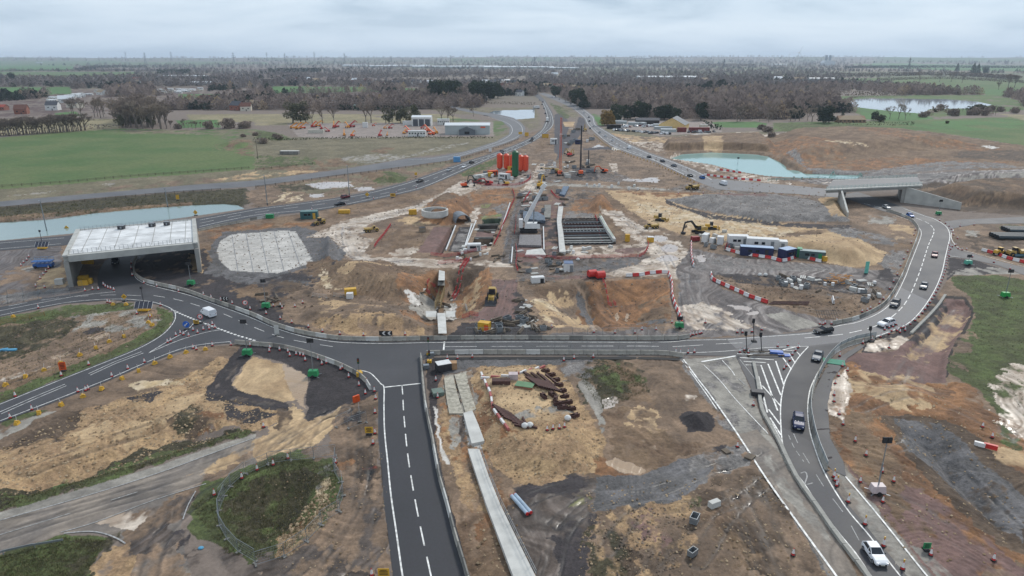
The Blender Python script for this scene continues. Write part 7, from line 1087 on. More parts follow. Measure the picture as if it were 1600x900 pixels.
# site debris, one by one
DEB = [('pallet', MB().mat(TIM).box((0, 0, .12), (1.4, 1.1, .06)).box((0, 0, .28), (1.4, 1.1, .06)).box((-.6, 0, .2), (.1, 1.1, .12)).box((.6, 0, .2), (.1, 1.1, .12)).box((0, 0, .2), (.1, 1.1, .12)).mesh('pallet')),
       ('timber_stack', MB().mat(TIM).box((0, 0, .2), (3.2, .3, .3)).box((0, .4, .2), (3.0, .28, .3)).box((.1, .2, .5), (3.1, .3, .26)).mesh('timber_stack')), ('concrete_block', MB().mat(CONC2).box((0, 0, .45), (1.8, .9, .9), top=.95).mesh('concrete_block')),
       ('plank_stack', MB().mat(CONC2).box((0, 0, .1), (2.6, .35, .18)).box((0, .5, .1), (2.6, .35, .18)).box((0, 1.0, .1), (2.6, .35, .18)).mesh('plank_stack')), ('storage_drum', MB().mat(WP).cyl((0, 0, 0), (0, 0, 1.1), .5, n=12).mesh('storage_drum')), ('steel_basket', MB().mat(GAL).box((0, 0, .1), (1.7, 1.1, .1)).box((-.8, 0, .6), (.08, 1.1, 1)).box((.8, 0, .6), (.08, 1.1, 1)).box((0, .5, .6), (1.6, .08, 1)).box((0, -.5, .6), (1.6, .08, 1)).mesh('steel_basket'))]
kinds = {'pallet': 'pallet', 'timber_stack': 'timber stack', 'concrete_block': 'block', 'plank_stack': 'plank stack', 'storage_drum': 'drum', 'steel_basket': 'basket'}
def debris(region, n, where, seed, sel=None, k=1.0):
    rr = random.Random(seed); m = 0
    while m < n:
        x, y = rr.uniform(min(p[0] for p in region), max(p[0] for p in region)), rr.uniform(min(p[1] for p in region), max(p[1] for p in region))
        if not pip(np.array([x]), np.array([y]), region)[0]: continue
        nm, me_ = DEB[rr.choice(sel) if sel else rr.randrange(6)]; put(me_, nm, kinds[nm], kinds[nm]+' '+where, 'scattered '+kinds[nm]+' '+where[:20], (x, y), rr.uniform(0, 3), .03, k*rr.uniform(.8, 1.2)); m += 1
debris([(1190,428),(1230,432),(1300,436),(1365,440),(1378,462),(1350,472),(1290,458),(1220,448)], 50, 'lying among the stores on the mud island right of the yard', 3, k=.95)
debris([(745,505),(800,498),(855,512),(850,520),(745,520)], 40, 'in the crowded formwork yard behind the straight road', 4, [1, 3, 5, 1], 1.0); debris([(800,470),(820,470),(850,505),(815,505)], 18, 'beside the pinkish hardstanding', 5, [1, 3], .9)
debris([(1090,375),(1180,385),(1180,392),(1100,388)], 7, 'around the white generators', 6, [0, 2, 5]); debris([(725,290),(760,270),(830,272),(830,285),(760,288)], 30, 'around the mixing plant', 7, None, 1.5); debris([(835,255),(925,245),(935,272),(850,292)], 34, 'around the tall crane and the piling rig', 8, None, 1.6); debris([(886,388),(960,384),(960,396),(886,398)], 10, 'in front of the deep pit', 9, [2, 3, 4], .9)
debris([(810,300),(880,296),(884,330),(815,335)], 24, 'between the haul road and the white walkway', 10, [1, 3, 5], 1.4); debris([(692,398),(790,396),(786,410),(700,408)], 16, 'on the track in front of the dug bays', 31, [1, 3, 4], .8); debris([(736,345),(786,340),(775,388),(735,388)], 22, 'in and around the dug bays', 32, [1, 3], .8); debris([(806,390),(870,388),(900,424),(812,430)], 26, 'on the ground below the crane platform', 33, [1, 3, 5, 0], 1.0); debris([(650,450),(715,446),(713,490),(655,490)], 16, 'on the floor of the footbridge pit', 34, [1, 3], .8); debris([(1060,345),(1130,352),(1140,375),(1050,378)], 6, 'near the long excavator', 35, [1, 2], 1.0); debris([(910,285),(1000,290),(1000,298),(910,296)], 8, 'along the pale cross track', 36, [2, 4], 1.2); debris([(720,386),(760,386),(760,396),(720,396)], 6, 'in front of the dug bays', 11, [2, 4]); debris([(860,200),(925,200),(925,235),(870,240)], 16, 'on the roadworks beyond the tall crane', 12, None, 2.0); debris([(400,455),(430,455),(440,478),(400,478)], 8, 'in the mud behind the left barriers', 13, [0, 1], 1.0); debris([(1180,755),(1200,700),(1120,690),(1110,710)], 2, 'on the grey stone track', 14, [0], 1.0); debris([(1000,800),(1120,790),(1110,880),(1050,880)], 3, 'on the brown ground near the bottom', 15, [2, 5], .8)
b = MB().mat(mat('scaffold_orange', (206,142,62), .7)); rr = random.Random(2)
for i in range(60): a = Vector((rr.uniform(-3.2, 3.2), rr.uniform(-1.4, 1.4), rr.uniform(.1, 2.2))); b.bar(a, a+Vector((rr.uniform(-1.8, 1.8), rr.uniform(-1, 1), rr.uniform(-.4, .4))), .12)
q = at(1310,442); o = b.build('scaffold_heap'); o.location = q; tag(o, 'heap of orange scaffold tubes among the yard stores', 'scaffold heap')
b = MB().mat(RUST)
for i in range(8): b.bar((-5+i*.3, -1+i*.3, .2), (5+i*.2, -1.6+i*.35, .2), .12)
q = at(1228,474); o = b.build('rebar_mat'); o.location = q; tag(o, 'long rusty reinforcement bars lying on the mud island', 'rebar')
b = MB().mat(DRK)
for i in range(9): b.bar((-2.5+i*.6, -1, .3), (-2.5+i*.6, 1, 1.6), .06)
for z in (.3, 1.0, 1.6): b.bar((-2.5, -1+(z-.3)*1.5, z), (2.3, -1+(z-.3)*1.5, z), .06)
q = at(1292,497); o = b.build('scaffold_rack'); o.location = q; tag(o, 'dark open steel rack at the front tip of the mud island', 'frame')
for p, lab, m_ in (((925,434), 'pinkish red tank at the end of the dirt track', 0), ((938,436), 'second red tank nearer the clay slope', 0)):
    q = at(*p); t_ = thing('water_tank', lab, 'tank', q, .3); MB().mat(RED).cyl((-1.2, 0, 1.3), (1.2, 0, 1.3), 1.1, n=16).build('tank', None, t_); MB().mat(DRK).box((0, 0, .3), (2.6, 1.6, .4)).build('skid', None, t_)
q = at(13,548); o = MB().mat(mat('tarpblue', (88,160,196), .6)).box((0, 0, .2), (3.4, .7, .35), rz=.1).box((-.8, .1, .35), (1.2, .7, .2), rz=.4).build('tarpaulin'); o.location = q; tag(o, 'crumpled pale blue tarpaulin on the left island', 'tarpaulin')
q = at(314,809+48); o = MB().mat(mat('tarpblue', (88,160,196), .6)).sphere((0, 0, .1), .4, 7, 4, (1, .8, .4)).build('plastic_sheet'); o.location = q; tag(o, 'scrap of blue plastic on the mud below the old road', 'plastic sheet')
q = at(1547,701); o = MB().mat(RED).box((0, 0, .4), (1.9, .5, .8), rz=-.6).mat(WHT).box((-1.3, .7, .4), (1.5, .5, .7), rz=-.6).build('fallen_barrier'); o.location = q; tag(o, 'red and white barrier pair lying on the sand at right', 'barrier')
q = at(557,665); boxthing('equipment_box', 'orange barrier board on the dark planings', 'board', (557,628), (1.2, .3, 1.2), .8, ORG)
q = at(677,567+30); boxthing('culvert_head', 'dark culvert head with a white hood at the top of the dug strip', 'culvert', (693,578), (2.8, 2, 1.6), .4, DRK, WP); boxthing('stone_bag', 'tan and white stone bag beside the culvert head', 'bag', (706,576), (2.0, 1.4, 1.4), .1, mat('tanbag', (178,142,106), .9)); boxthing('manhole', 'grey green manhole box on the dark strip beside the south road', 'manhole', (684,616), (2.0, 2.0, .7), .3, mat('mh', (112,128,118), .8))
# ---------------------------------------------------------------- buildings
def house(name, lab, cat, p, d, rz, wall, roof, pitch=.35, win=2, group=None, hip=False):
    l = at(*p); t_ = thing(name, lab, cat, l, rz, group); x, y, h = d[0]/2, d[1]/2, d[2]; rh = d[1]*pitch
    MB().mat(wall).box((0, 0, h/2-.3), (d[0], d[1], h+.6)).prism([(-y, h), (y, h), (0, h+rh-.15)], -x+.02, x-.02, 'x').build('wall', None, t_)
    e = .35; r = MB().mat(roof); xr = x*(.55 if hip else 1)+e
    r.add([(-x-e, -y-e, h-.1), (x+e, -y-e, h-.1), (xr, 0, h+rh), (-xr, 0, h+rh), (-x-e, y+e, h-.1), (x+e, y+e, h-.1)], [(0, 1, 2, 3), (5, 4, 3, 2), (0, 3, 4), (1, 5, 2)] if hip else [(0, 1, 2, 3), (5, 4, 3, 2)]); r.build('roof', None, t_)
    if win:
        for i in range(win): MB().mat(GLS).box((-x+(i+.5)*d[0]/win, -y-.03, h*.55), (min(1.6, d[0]/win*.5), .06, 1.1)).build('window', None, t_)
        MB().mat(DRK).box((x*.1, -y-.04, 1.0), (1.0, .07, 2.0)).build('door', None, t_)
    return t_
BW = mat('brick', (150,98,80), .9, var=.2); CRW = mat('cream_render', (222,214,196), .8); WHW = mat('white_render', (226,226,222), .8); TILE = mat('roof_tile', (112,74,62), .9, var=.2); SLT = mat('slate', (82,84,90), .8, var=.15); TAN = mat('tan_roof', (168,148,122), .9, var=.1); GMT = mat('grey_cladding', (176,184,184), .55, var=.06, scale=.2); RFW = mat('white_roof', (226,230,232), .5, var=.05)
t_ = house('warehouse', 'long grey clad depot shed with a white roof and a gabled entrance', 'warehouse', (731,209), (37, 14, 7.5), R(0), GMT, RFW, .12, 0); l = at(731,209)
MB().mat(mat('slate_clad', (104,112,118), .7)).box((0, -8.5, 2), (13, 5, 4)).prism([(-7, 4.01), (7, 4.01), (0, 7)], -11.2, -7, 'y').build('porch', None, t_); MB().mat(GLS).box((0, -11.05, 1.8), (4, .1, 2.2)).build('porch_window', None, t_)
sgn = MB().mat(ORG).box((13, -7.06, 6), (4, .08, 1.1)).build('name_board', None, t_)
t_ = house('warehouse', 'white depot building with three dark roller doors', 'warehouse', (660,196), (18, 12, 8), 0, WHW, RFW, .12, 0)
for i in range(3): MB().mat(SLT).box((-5.6+i*5.6, -6.06, 3.1), (4.6, .1, 6.2)).build('roller_door', None, t_)
house('portable_office', 'white two storey portable office right of the roller door building', 'office', (693,195), (11, 4, 5.5), 0, WHW, RFW, .05, 6); house('portable_office', 'white two storey portable office in front of the orange cranes', 'office', (652,213), (14, 4, 4.6), 0, WHW, RFW, .05, 6)
boxthing('shipping_container', 'long low white and tan trailer load in the depot yard', 'container', (494,208), (13, 2.5, 2.6), 0, mat('bone', (206,202,188), .7)); boxthing('shipping_container', 'white trailer standing end on in the depot yard', 'container', (571,199), (4.5, 3, 4.5), 0, WP); boxthing('shipping_container', 'white stack of boxes at the right of the depot yard', 'container', (637,195), (9, 3, 3.6), 0, WP); boxthing('concrete_slab_store', 'pale open shelter standing in the rough field', 'shelter', (453,241), (12, 4, 2.2), 0, CONC3, CONC2)
def lifter(p, rz, lab, m, m2=None, k=1.0):
    k *= .68; l = at(*p); t_ = thing('telescopic_handler', lab, 'crane truck', l, rz); t_.scale = (k,)*3; m2 = m2 or m; MB().mat(m).box((0, 0, 1.5), (7, 2.6, 1.4)).box((-2.4, 0, 2.6), (2, 2.2, 1.4)).build('body', None, t_); MB().mat(m2).bar((-2.5, 0, 2.6), (4.5, 0, 7.2), .9, 1.0).bar((4.5, 0, 7.2), (7.5, 0, 5.0), .5, .6).build('boom', None, t_)
    for x in (-2.4, 2.4):
        for s_ in (-1, 1): MB().mat(BLK).cyl((x, s_*1.0, .8), (x, s_*1.5, .8), .8, n=10).build('wheel', None, t_)
mr = mat('depot_red', (186,48,40), .5); my = mat('depot_amber', (232,150,40), .5)
for i, (p, rz, m, m2, k) in enumerate((((458,201),20,my,my,1.1),((466,202),50,my,my,1.2),((473,201),30,ORG,my,1.1),((490,199),60,mr,ORG,1.1),((497,198),30,my,my,1.1),((502,202),120,mr,mr,.9),((512,206),160,mr,mr,.8),((522,200),100,mr,my,1.2),((526,199),60,mr,mr,1.1),((543,200),130,my,my,1.1),((550,199),45,mr,mr,1.2),((584,197),0,ORG,ORG,.6),((602,201),10,my,my,.7),((610,201),40,mr,mr,.8),((538,212),100,my,my,1.0),((551,213),70,ORG,my,.9),((594,213),80,mr,mr,1.0),((605,212),90,my,my,.6),((638,207),140,ORG,ORG,1.1),((660,201),20,mr,mr,.7),((668,206),130,ORG,ORG,1.2),((674,211),150,ORG,ORG,1.2),((681,209),120,my,my,1.1),((632,209),60,my,my,.8),((753,208),0,mr,mr,.8))):
    lifter(p, R(rz), ('red' if m is mr else 'amber' if m is my else 'orange')+' boom machine parked in the depot yard '+('beside the grey shed' if p[0] > 700 else 'in the cluster by the roller doors' if p[0] > 625 else 'in the right middle of the yard' if p[0] > 575 else 'in the front row of the yard' if p[1] > 209 else 'in the centre of the back row' if p[0] > 510 else 'at the left end of the back row'), m, m2, k)
for o in list(COL.objects):
    if o.name.startswith('telescopic_handler'): o['group'] = 'boom machines '+o['label'].split('yard ')[-1]
t_ = house('barn', 'big barn with a grey roof and a cream yellow gable end', 'barn', (1053,200), (26, 23, 4), R(18), mat('cream_yellow', (226,194,132), .8), mat('grey_sheet', (128,130,132), .8), .26, 0); t_.rotation_euler[2] = R(68)
house('barn', 'low dark open barn behind the scrapyard cars', 'barn', (1011,194), (22, 9, 4), R(-3), mat('darkwood', (60,56,54), .9), SLT, .22, 0); boxthing('black_shed', 'black flat roofed shed at the left of the scrapyard', 'shed', (959,201), (12, 5, 3.5), 0, mat('blackshed', (44,42,44), .9)); boxthing('red_shed', 'dull red container shed on the right of the scrapyard', 'shed', (1092,206), (17, 4, 3.6), R(-3), mat('dullred', (126,56,54), .8)); boxthing('red_shed', 'short dull red container near the yellow gabled barn', 'shed', (1065,206), (7, 4, 3.6), 0, mat('dullred', (126,56,54), .8)); boxthing('caravan', 'cream caravan standing above the red container shed', 'caravan', (1099,200), (7, 3, 3.2), 0, CRW, WP)
house('bungalow', 'long tan roofed bungalow by the hedge in front of the lake', 'bungalow', (1328,191), (26, 11, 3), R(-3), mat('tanbrick', (158,128,104), .9), TAN, .32, 7, hip=True)
house('house', 'white gabled house at the edge of the dark conifers', 'house', (731,161), (10, 9, 6), R(70), CRW, SLT, .5, 3); house('house', 'dark slate roofed house right of the white gabled one', 'house', (754,159), (14, 8, 5), 0, mat('bluegreywall', (94,104,118), .8), SLT, .4, 4); house('shed', 'green roofed shed among the bare trees above the depot', 'shed', (563,170), (16, 8, 4), 0, GRN, mat('pale_green_roof', (142,166,160), .7), .2, 0); house('shed', 'blue green clad workshop above the depot', 'shed', (629,169), (16, 10, 5), 0, mat('teal_clad', (112,150,150), .7), mat('tealroof', (150,178,178), .7), .2, 0); house('shed', 'white roofed shed beyond the depot', 'shed', (643,160), (14, 9, 4), 0, GMT, RFW, .25, 0)
house('house', 'red roofed house at the far left edge', 'house', (2,172), (14, 9, 4), 0, BW, mat('red_roof', (168,76,60), .9), .3, 4)
rr = random.Random(11)
cat_lbl = {'a': 'among the bare trees at the far left', 'b': 'in the village left of centre', 'c': 'in the village behind the depot', 'd': 'beyond the dark conifers', 'e': 'in the woods right of the carriageway'}
hs = [('a', x, y) for x, y in ((105,160),(118,168),(84,172),(160,148),(35,178),(212,132),(215,128),(130,133))]+[('b', x, y) for x, y in ((238,134),(345,164),(358,170),(372,172),(385,173),(392,170),(402,167),(322,160))]+[('c', x, y) for x, y in ((470,127),(478,126),(486,127),(494,130),(445,129),(447,167),(492,165),(515,163),(522,168),(597,136),(620,134),(651,133),(575,130),(699,135),(672,134),(705,137),(540,167),(555,128))]+[('d', x, y) for x, y in ((780,131),(783,137),(788,141),(794,143),(797,139),(800,134),(772,134),(805,145),(790,133),(812,150),(760,133))]+[('e', x, y) for x, y in ((855,139),(872,141),(884,122),(867,118),(890,142),(968,155),(978,155),(1003,166),(1022,165),(1048,157),(1100,128),(1030,165),(952,152),(1215,127),(1248,128))]
for g, x, y in hs:
    D = (CAMH/math.tan(math.atan((y-450)/FPX)+PITCH)); s_ = 1.0 if D < 1300 else 1.25
    wl, rf = rr.choice(((BW, 'brick'), (CRW, 'cream'), (WHW, 'white'), (WHW, 'white'))), rr.choice(((TILE, 'brown tiled'), (SLT, 'slate'), (SLT, 'slate'), (TAN, 'tan'), (RFW, 'white')))
    lb = wl[1]+' house with a '+rf[1]+' roof '+cat_lbl[g]; house('house', lb, 'house', (x, y), (rr.uniform(12, 22)*s_, rr.uniform(9, 12)*s_, rr.uniform(4, 6.5)*s_), rr.uniform(-.6, .6), wl[0], rf[0], .42, 2, lb)
# white mobile homes
cv = proto(house('mobile_home', 'x', 'mobile home', (800, 300), (15, 5, 3.6), 0, WHW, RFW, .12, 3)); cv2 = proto(house('mobile_home', 'x', 'mobile home', (800, 300), (13, 5, 3.6), 0, CRW, mat('grey_roof', (170,174,176), .7), .12, 3))
for i in range(60):
    g = i % 2; x = rr.uniform(78, 160) if i < 34 else rr.uniform(245, 320); y = (159-(x-78)*.16+rr.uniform(-5, 1)) if i < 34 else (147-(x-245)*.03+rr.uniform(-7, 0)); dup(rr.choice((cv, cv, cv2)), at(x, y), rr.uniform(-.3, .3)+(0 if rr.random() < .7 else 1.3), 'white mobile home in the park at the far left' if i < 34 else 'white mobile home in the park left of the dark trees', 'mobile homes far left' if i < 34 else 'mobile homes by the dark trees', rr.uniform(.6, .8))
# scrapyard cars
for i in range(90):
    x = rr.uniform(958, 1050) if i < 74 else rr.uniform(1070, 1120); y = rr.uniform(196, 200) if i % 2 and i < 74 else (203+(x-958)*.09+rr.uniform(-1, 1) if i < 74 else rr.uniform(204, 208)); k, c = rr.choice(list(FP.keys())); dup(FP[(k, c)], at(x, min(y, 210)), rr.uniform(0, 6.3), CC[c][0].replace('_', ' ')+' car'+(' parked in the scrapyard' if i < 74 else ' parked beside the dull red sheds'), 'scrapyard cars '+CC[c][0])
for x, y in ((1028,198),(1036,202),(1044,206),(990,195),(1002,195),(970,193),(963,190)): boxthing('shed_roof', 'low white shed roof among the scrapyard cars', 'shed', (x, y), (rr.uniform(8, 16), 5, 2.4), rr.uniform(-.8, .2), GMT, RFW, group='white sheds in the scrapyard')
# polytunnel like white roofs and far warehouses
for x, y, w_, dp, h, lab in ((1123,172,52,6,2.5,'long white glasshouse behind the dark round tree'),(990,155,40,14,5,'green and white sheds in the woods'),(1003,98,260,60,9,'pale distant warehouse on the right horizon'),(1033,97,300,60,9,'second pale distant warehouse on the right horizon'),(1068,98.5,240,50,8,'third pale distant warehouse at the right'),(1210,102,200,50,8,'white works building below the turbines'),(600,105,210,60,9,'pale distant warehouse in the centre left'),(640,104.5,300,60,10,'long white distant warehouse in the centre'),(690,106,380,60,9,'very long white warehouse in the distance'),(740,106,330,60,9,'white distant warehouse left of the carriageway'),(790,107,260,60,9,'white distant warehouse nearest the carriageway top'),(555,104,180,60,9,'small pale warehouse far left of centre'),(845,107,160,50,9,'pale warehouse beyond the carriageway top'),(880,108,180,40,8,'long pale roof right of the carriageway top'),(1042,124,180,40,7,'long white roof deep in the right woods'),(62,100,60,30,8,'lone white barn in the far left fields'),(322,133,70,30,6,'tan roofed yard building left of the conifers'),(286,121,160,30,5,'pale glasshouse roof behind the conifer block'),(1282,127,70,20,8,'grey barn at the edge of the right wood')):
    t_ = house('warehouse', lab, 'warehouse', (x, y), (w_, dp, h), rr.uniform(-.04, .04), GMT, RFW, .08, 0)
# far power station and turbines, pylons
l = at(1293,102); t_ = thing('power_station', 'pale distant power station with two grey towers on the right horizon', 'power station', l); MB().mat(mat('pale_hall', (200,206,210), .7)).prism([(-52, 0), (52, 0), (49, 26), (28, 40), (-34, 40), (-50, 22)], -40, 40).build('hall', None, t_)
for x in (-22, 30): MB().mat(mat('tower_grey', (140,150,160), .7)).box((x*.6-5, 0, 42), (15, 15, 84)).build('tower', None, t_)
for p, h, lab in (((1229,104), 66, 'left white wind turbine far beyond the woods'), ((1246,103.5), 104, 'tallest white wind turbine right of the other'), ((1206,104.5), 42, 'smallest white wind turbine at the left')):
    l = at(*p); t_ = thing('wind_turbine', lab, 'wind turbine', l); MB().mat(WP).cyl((0, 0, 0), (0, 0, h), 4, 2, n=8).build('mast', None, t_); MB().mat(WP).box((0, -3, h), (5, 10, 5)).build('nacelle', None, t_)
    for k in range(3): a = .4+k*2.094; MB().mat(WP).bar((0, -9, h), (math.sin(a)*h*.45, -9, h+math.cos(a)*h*.45), 3.5, 1.5).build('blade', None, t_)
def pylon(p, hpx, lab):
    l = at(*p); zc_ = l.y*CP+CAMH*SP; h = hpx*zc_/FPX/CP; l.z = terr(l.x, l.y); t_ = thing('electricity_pylon', lab, 'pylon', l, .3); b = MB().mat(mat('pylon_steel', (108,112,118), .6)); lattice(b, (0, 0, 0), (0, 0, h*.55), h*.2, h*.06, 5, h*.008); lattice(b, (0, 0, h*.55), (0, 0, h), h*.06, h*.02, 5, h*.007); b.build('lattice_mast', None, t_)
    for z, w_ in ((.6, .2), (.75, .26), (.9, .16)): MB().mat(MATS['pylon_steel']).bar((-w_*h*.6, 0, z*h), (w_*h*.6, 0, z*h), h*.015).bar((-w_*h*.6, 0, z*h), (0, 0, z*h+h*.06), h*.01).bar((w_*h*.6, 0, z*h), (0, 0, z*h+h*.06), h*.01).build('cross_arm', None, t_)
for x, y, h, lab in ((228,100,16,'pylon at the left above the fields'),(269,99,14,'pylon right of the first left one'),(366,101,17,'pylon above the left conifer belt'),(418,99,13,'faint pylon left of a closer one'),(446,101,16,'pylon above the long conifer block'),(492,99,14,'pylon between two conifer blocks'),(539,101,16,'tall pylon left of the pale warehouses'),(612,102,13,'pylon over the distant warehouses'),(704,101,13,'pylon over the long white warehouse'),(835,106,16,'tall pylon above the carriageway top'),(959,107,15,'pylon over the middle woods'),(1130,112,18,'tall pylon above the right woods'),(1418,118,25,'tall grey pylon in the right-hand fields'),(198,98,11,'small faint pylon on the left horizon')): pylon((x, y), h, lab)
# ---------------------------------------------------------------- trees
def leafmat(name, a, b_, rough=.9):
    m = bpy.data.materials.new(name); m.use_nodes = True; t = m.node_tree; b = t.nodes['Principled BSDF']; g = t.nodes.new('ShaderNodeTexCoord'); n = t.nodes.new('ShaderNodeTexNoise'); n.inputs['Scale'].default_value = .7; n.inputs['Detail'].default_value = 3; t.links.new(g.outputs['Object'], n.inputs['Vector'])
    oi = t.nodes.new('ShaderNodeObjectInfo'); ad = t.nodes.new('ShaderNodeMath'); ad.operation = 'MULTIPLY_ADD'; ad.inputs[1].default_value = .3; t.links.new(oi.outputs['Random'], ad.inputs[0]); sb = t.nodes.new('ShaderNodeMath'); sb.operation = 'SUBTRACT'; sb.inputs[1].default_value = .15; t.links.new(n.outputs['Fac'], sb.inputs[0]); t.links.new(sb.outputs[0], ad.inputs[2])
    r = t.nodes.new('ShaderNodeValToRGB'); e = r.color_ramp.elements; e[0].position = .3; e[0].color = (*[v*.8 for v in s2l(a)], 1); e[1].position = .7; e[1].color = (*[v*.8 for v in s2l(b_)], 1); t.links.new(ad.outputs[0], r.inputs[0]); t.links.new(r.outputs[0], b.inputs['Base Color']); b.inputs['Roughness'].default_value = rough; b.inputs['Specular IOR Level'].default_value = .15; return m
BARK = mat('bark', (122,112,102), .95, var=.2); TW = leafmat('twigs', (126,113,103), (166,150,137)); TW2 = leafmat('pale_twigs', (148,134,120), (182,166,148)); EV = leafmat('evergreen', (44,56,44), (72,84,62)); YW = leafmat('willow', (142,116,66), (168,140,84)); HG = leafmat('hedge', (66,68,50), (96,94,68)); OL = leafmat('ivy', (84,88,66), (120,116,92))
def bare(h, seed, twig=TW, spread_=.36, n=900):
    rr = random.Random(seed); tips = []; tr = MB().mat(BARK); tr.cyl((0, 0, -.3), (0, 0, h*.32), h*.022, h*.016, 6, False); stack = [(Vector((0, 0, h*.3)), Vector((0, 0, 1)), h*.3, h*.015, 0)]
    while stack:
        p, d, l, r, k = stack.pop()
        for _ in range(4 if k == 0 else 3):
            nd = (d+Vector((rr.uniform(-1, 1), rr.uniform(-1, 1), rr.uniform(-.25, .6)))*(.75+.2*k)).normalized(); q = p+nd*l*rr.uniform(.7, 1.1); tr.cyl(p, q, r, r*.5, 4, False)
            if k < 2: stack.append((q, nd, l*.66, r*.55, k+1))
            tips.append((p, q))
    tw = MB().mat(twig)
    for i in range(n):
        p, q = rr.choice(tips); c = p.lerp(q, rr.uniform(.4, 1.1)); d = (c-Vector((0, 0, h*.45))).normalized()*.6+Vector((rr.uniform(-1, 1), rr.uniform(-1, 1), rr.uniform(-.3, 1))); d = d.normalized()*h*rr.uniform(.05, .12); s_ = d.orthogonal().normalized()*h*.0042*rr.uniform(.7, 1.7)
        s_.rotate(Matrix.Rotation(rr.uniform(0, 6), 3, d)); tw.add([c-s_, c+s_, c+d], [(0, 1, 2)])
    return tr.mesh('trunk'), tw.mesh('crown')
def leafy(h, rad, seed, m=EV, n=1500, base=.1, shape='dome'):
    rr = random.Random(seed); tr = MB().mat(BARK).cyl((0, 0, -.3), (0, 0, h*.8), h*.03, h*.008, 6, False); tw = MB().mat(m); lob = [(rr.uniform(-.5, .5)*rad, rr.uniform(-.5, .5)*rad, rr.uniform(base+.1, .85)*h, rr.uniform(.35, .6)*rad) for _ in range(9)]
    for i in range(n):
        if shape == 'cone':
            t_ = rr.random()**1.3; z = base*h+t_*h*(1-base); r = rad*(1-t_)**.8*(rr.random()**.4)*(1+.25*math.sin(z*3+seed)); a = rr.uniform(0, 6.283); c = Vector((r*math.cos(a), r*math.sin(a), z))
        else:
            x, y, z, q = rr.choice(lob); z = min(z, h-q*.95); v = Vector((rr.gauss(0, 1), rr.gauss(0, 1), rr.gauss(0, .9))).normalized()*q*rr.uniform(.65, 1.08); c = Vector((x, y, z))+v
            if c.z > h: c.z = h-rr.random()
            if c.z < base*h: c.z = base*h+rr.random()
        s_ = rad*.085*rr.uniform(.6, 1.5); u = Vector((rr.gauss(0, 1), rr.gauss(0, 1), rr.gauss(0, 1))).normalized(); v = u.orthogonal().normalized(); w_ = u.cross(v); tw.add([c-v*s_, c+w_*s_*.8, c+v*s_, c-w_*s_*.8], [(0, 1, 2, 3)])
    return tr.mesh('trunk'), tw.mesh('crown')
TP = {'bare': [bare(13, s_) for s_ in range(5)], 'pale': [bare(13, 20+s_, TW2) for s_ in range(3)], 'poplar': [bare(14, 30+s_, TW, n=700) for s_ in range(2)], 'ever': [leafy(12, 4.6, 40+s_) for s_ in range(3)], 'conifer': [leafy(14, 3.6, 50+s_, shape='cone', n=1300) for s_ in range(2)], 'willow': [leafy(13, 7.5, 60, YW)], 'ivy': [leafy(12, 4.2, 70+s_, OL, 1100, .12) for s_ in range(2)], 'bush': [leafy(3.5, 3.0, 80+s_, TW, 900, .0) for s_ in range(2)], 'dbush': [leafy(3.5, 3.0, 90+s_, HG, 900, .0) for s_ in range(2)]}
NT = [0]
LBL = {'bare': 'leafless brown tree', 'pale': 'pale leafless tree', 'poplar': 'slim leafless tree', 'ever': 'dark evergreen tree', 'conifer': 'dark pointed conifer', 'willow': 'golden brown willow', 'ivy': 'ivy clad leafless tree', 'bush': 'brown leafless bush', 'dbush': 'dark green bush'}
def tree(kind, p, hpx=None, h=None, where='', k=1.0):
    l = at(*p); zc_ = l.y*CP+(CAMH-l.z)*SP; h0 = {'bare': 13, 'pale': 13, 'poplar': 14, 'ever': 12, 'conifer': 14, 'willow': 13, 'ivy': 12, 'bush': 3.5, 'dbush': 3.5}[kind]; h = h or hpx*zc_/FPX/CP; s_ = h/h0; a, b = random.choice(TP[kind])
    t_ = thing('bush' if 'bush' in kind else 'tree', LBL[kind]+' '+where, 'bush' if 'bush' in kind else 'tree', l, random.uniform(0, 6.3), LBL[kind]+'s '+where); t_.scale = (s_*k, s_*k, s_); NT[0] += 1
    for nm, me_ in (('trunk', a), ('crown', b)): o = bpy.data.objects.new(nm, me_); COL.objects.link(o); o.parent = t_
rt = random.Random(5)
for i in range(52): x = -6+i*2.75+rt.uniform(-1, 1); tree('poplar', (x, 213-(x+6)*.065), rt.uniform(20, 29), where='in the row behind the big green field', k=1.25)
for i in range(44): x = rt.uniform(186, 262); tree(rt.choice(('bare', 'bare', 'bare', 'pale')), (x, rt.uniform(184, 202)), rt.uniform(26, 44), where='in the big clump behind the green field', k=1.1)
for i in range(8): tree('ivy', (rt.uniform(185, 240), rt.uniform(190, 202)), rt.uniform(18, 26), where='in the big clump behind the green field')
for i in range(14): tree(rt.choice(('bare', 'pale')), (rt.uniform(110, 190), rt.uniform(178, 188)), rt.uniform(20, 32), where='left of the big clump')
for i in range(30): x = rt.uniform(262, 400); tree(rt.choice(('bare', 'bare', 'pale', 'bush')), (x, 201+rt.uniform(-2, 1)), rt.uniform(7, 15), where='along the far edge of the green field')
for x, y, h in ((458,192,32),(470,192,34),(478,192,30),(488,193,24),(504,193,30),(522,193,24),(572,193,32),(580,192,34),(603,193,26),(608,193,24),(626,192,22),(636,192,24),(740,182,14),(648,188,24)): tree(rt.choice(('bare', 'ivy')), (x, y), h, where='in the line behind the depot yard', k=1.15)
for x, y, h in ((690,190,26),(700,191,28),(708,190,22)): tree('bare', (x, y), h, where='right of the depot offices', k=1.4)
for i in range(30): x = rt.uniform(672, 778); tree(rt.choice(('ever', 'ever', 'conifer', 'bare')), (x, rt.uniform(152, 162)), rt.uniform(20, 34), where='in the dark belt behind the white houses', k=1.0)
for x, y, h in ((945,196,22),(953,196,17)): tree('willow', (x, y), h, where='beside the scrapyard', k=.9)
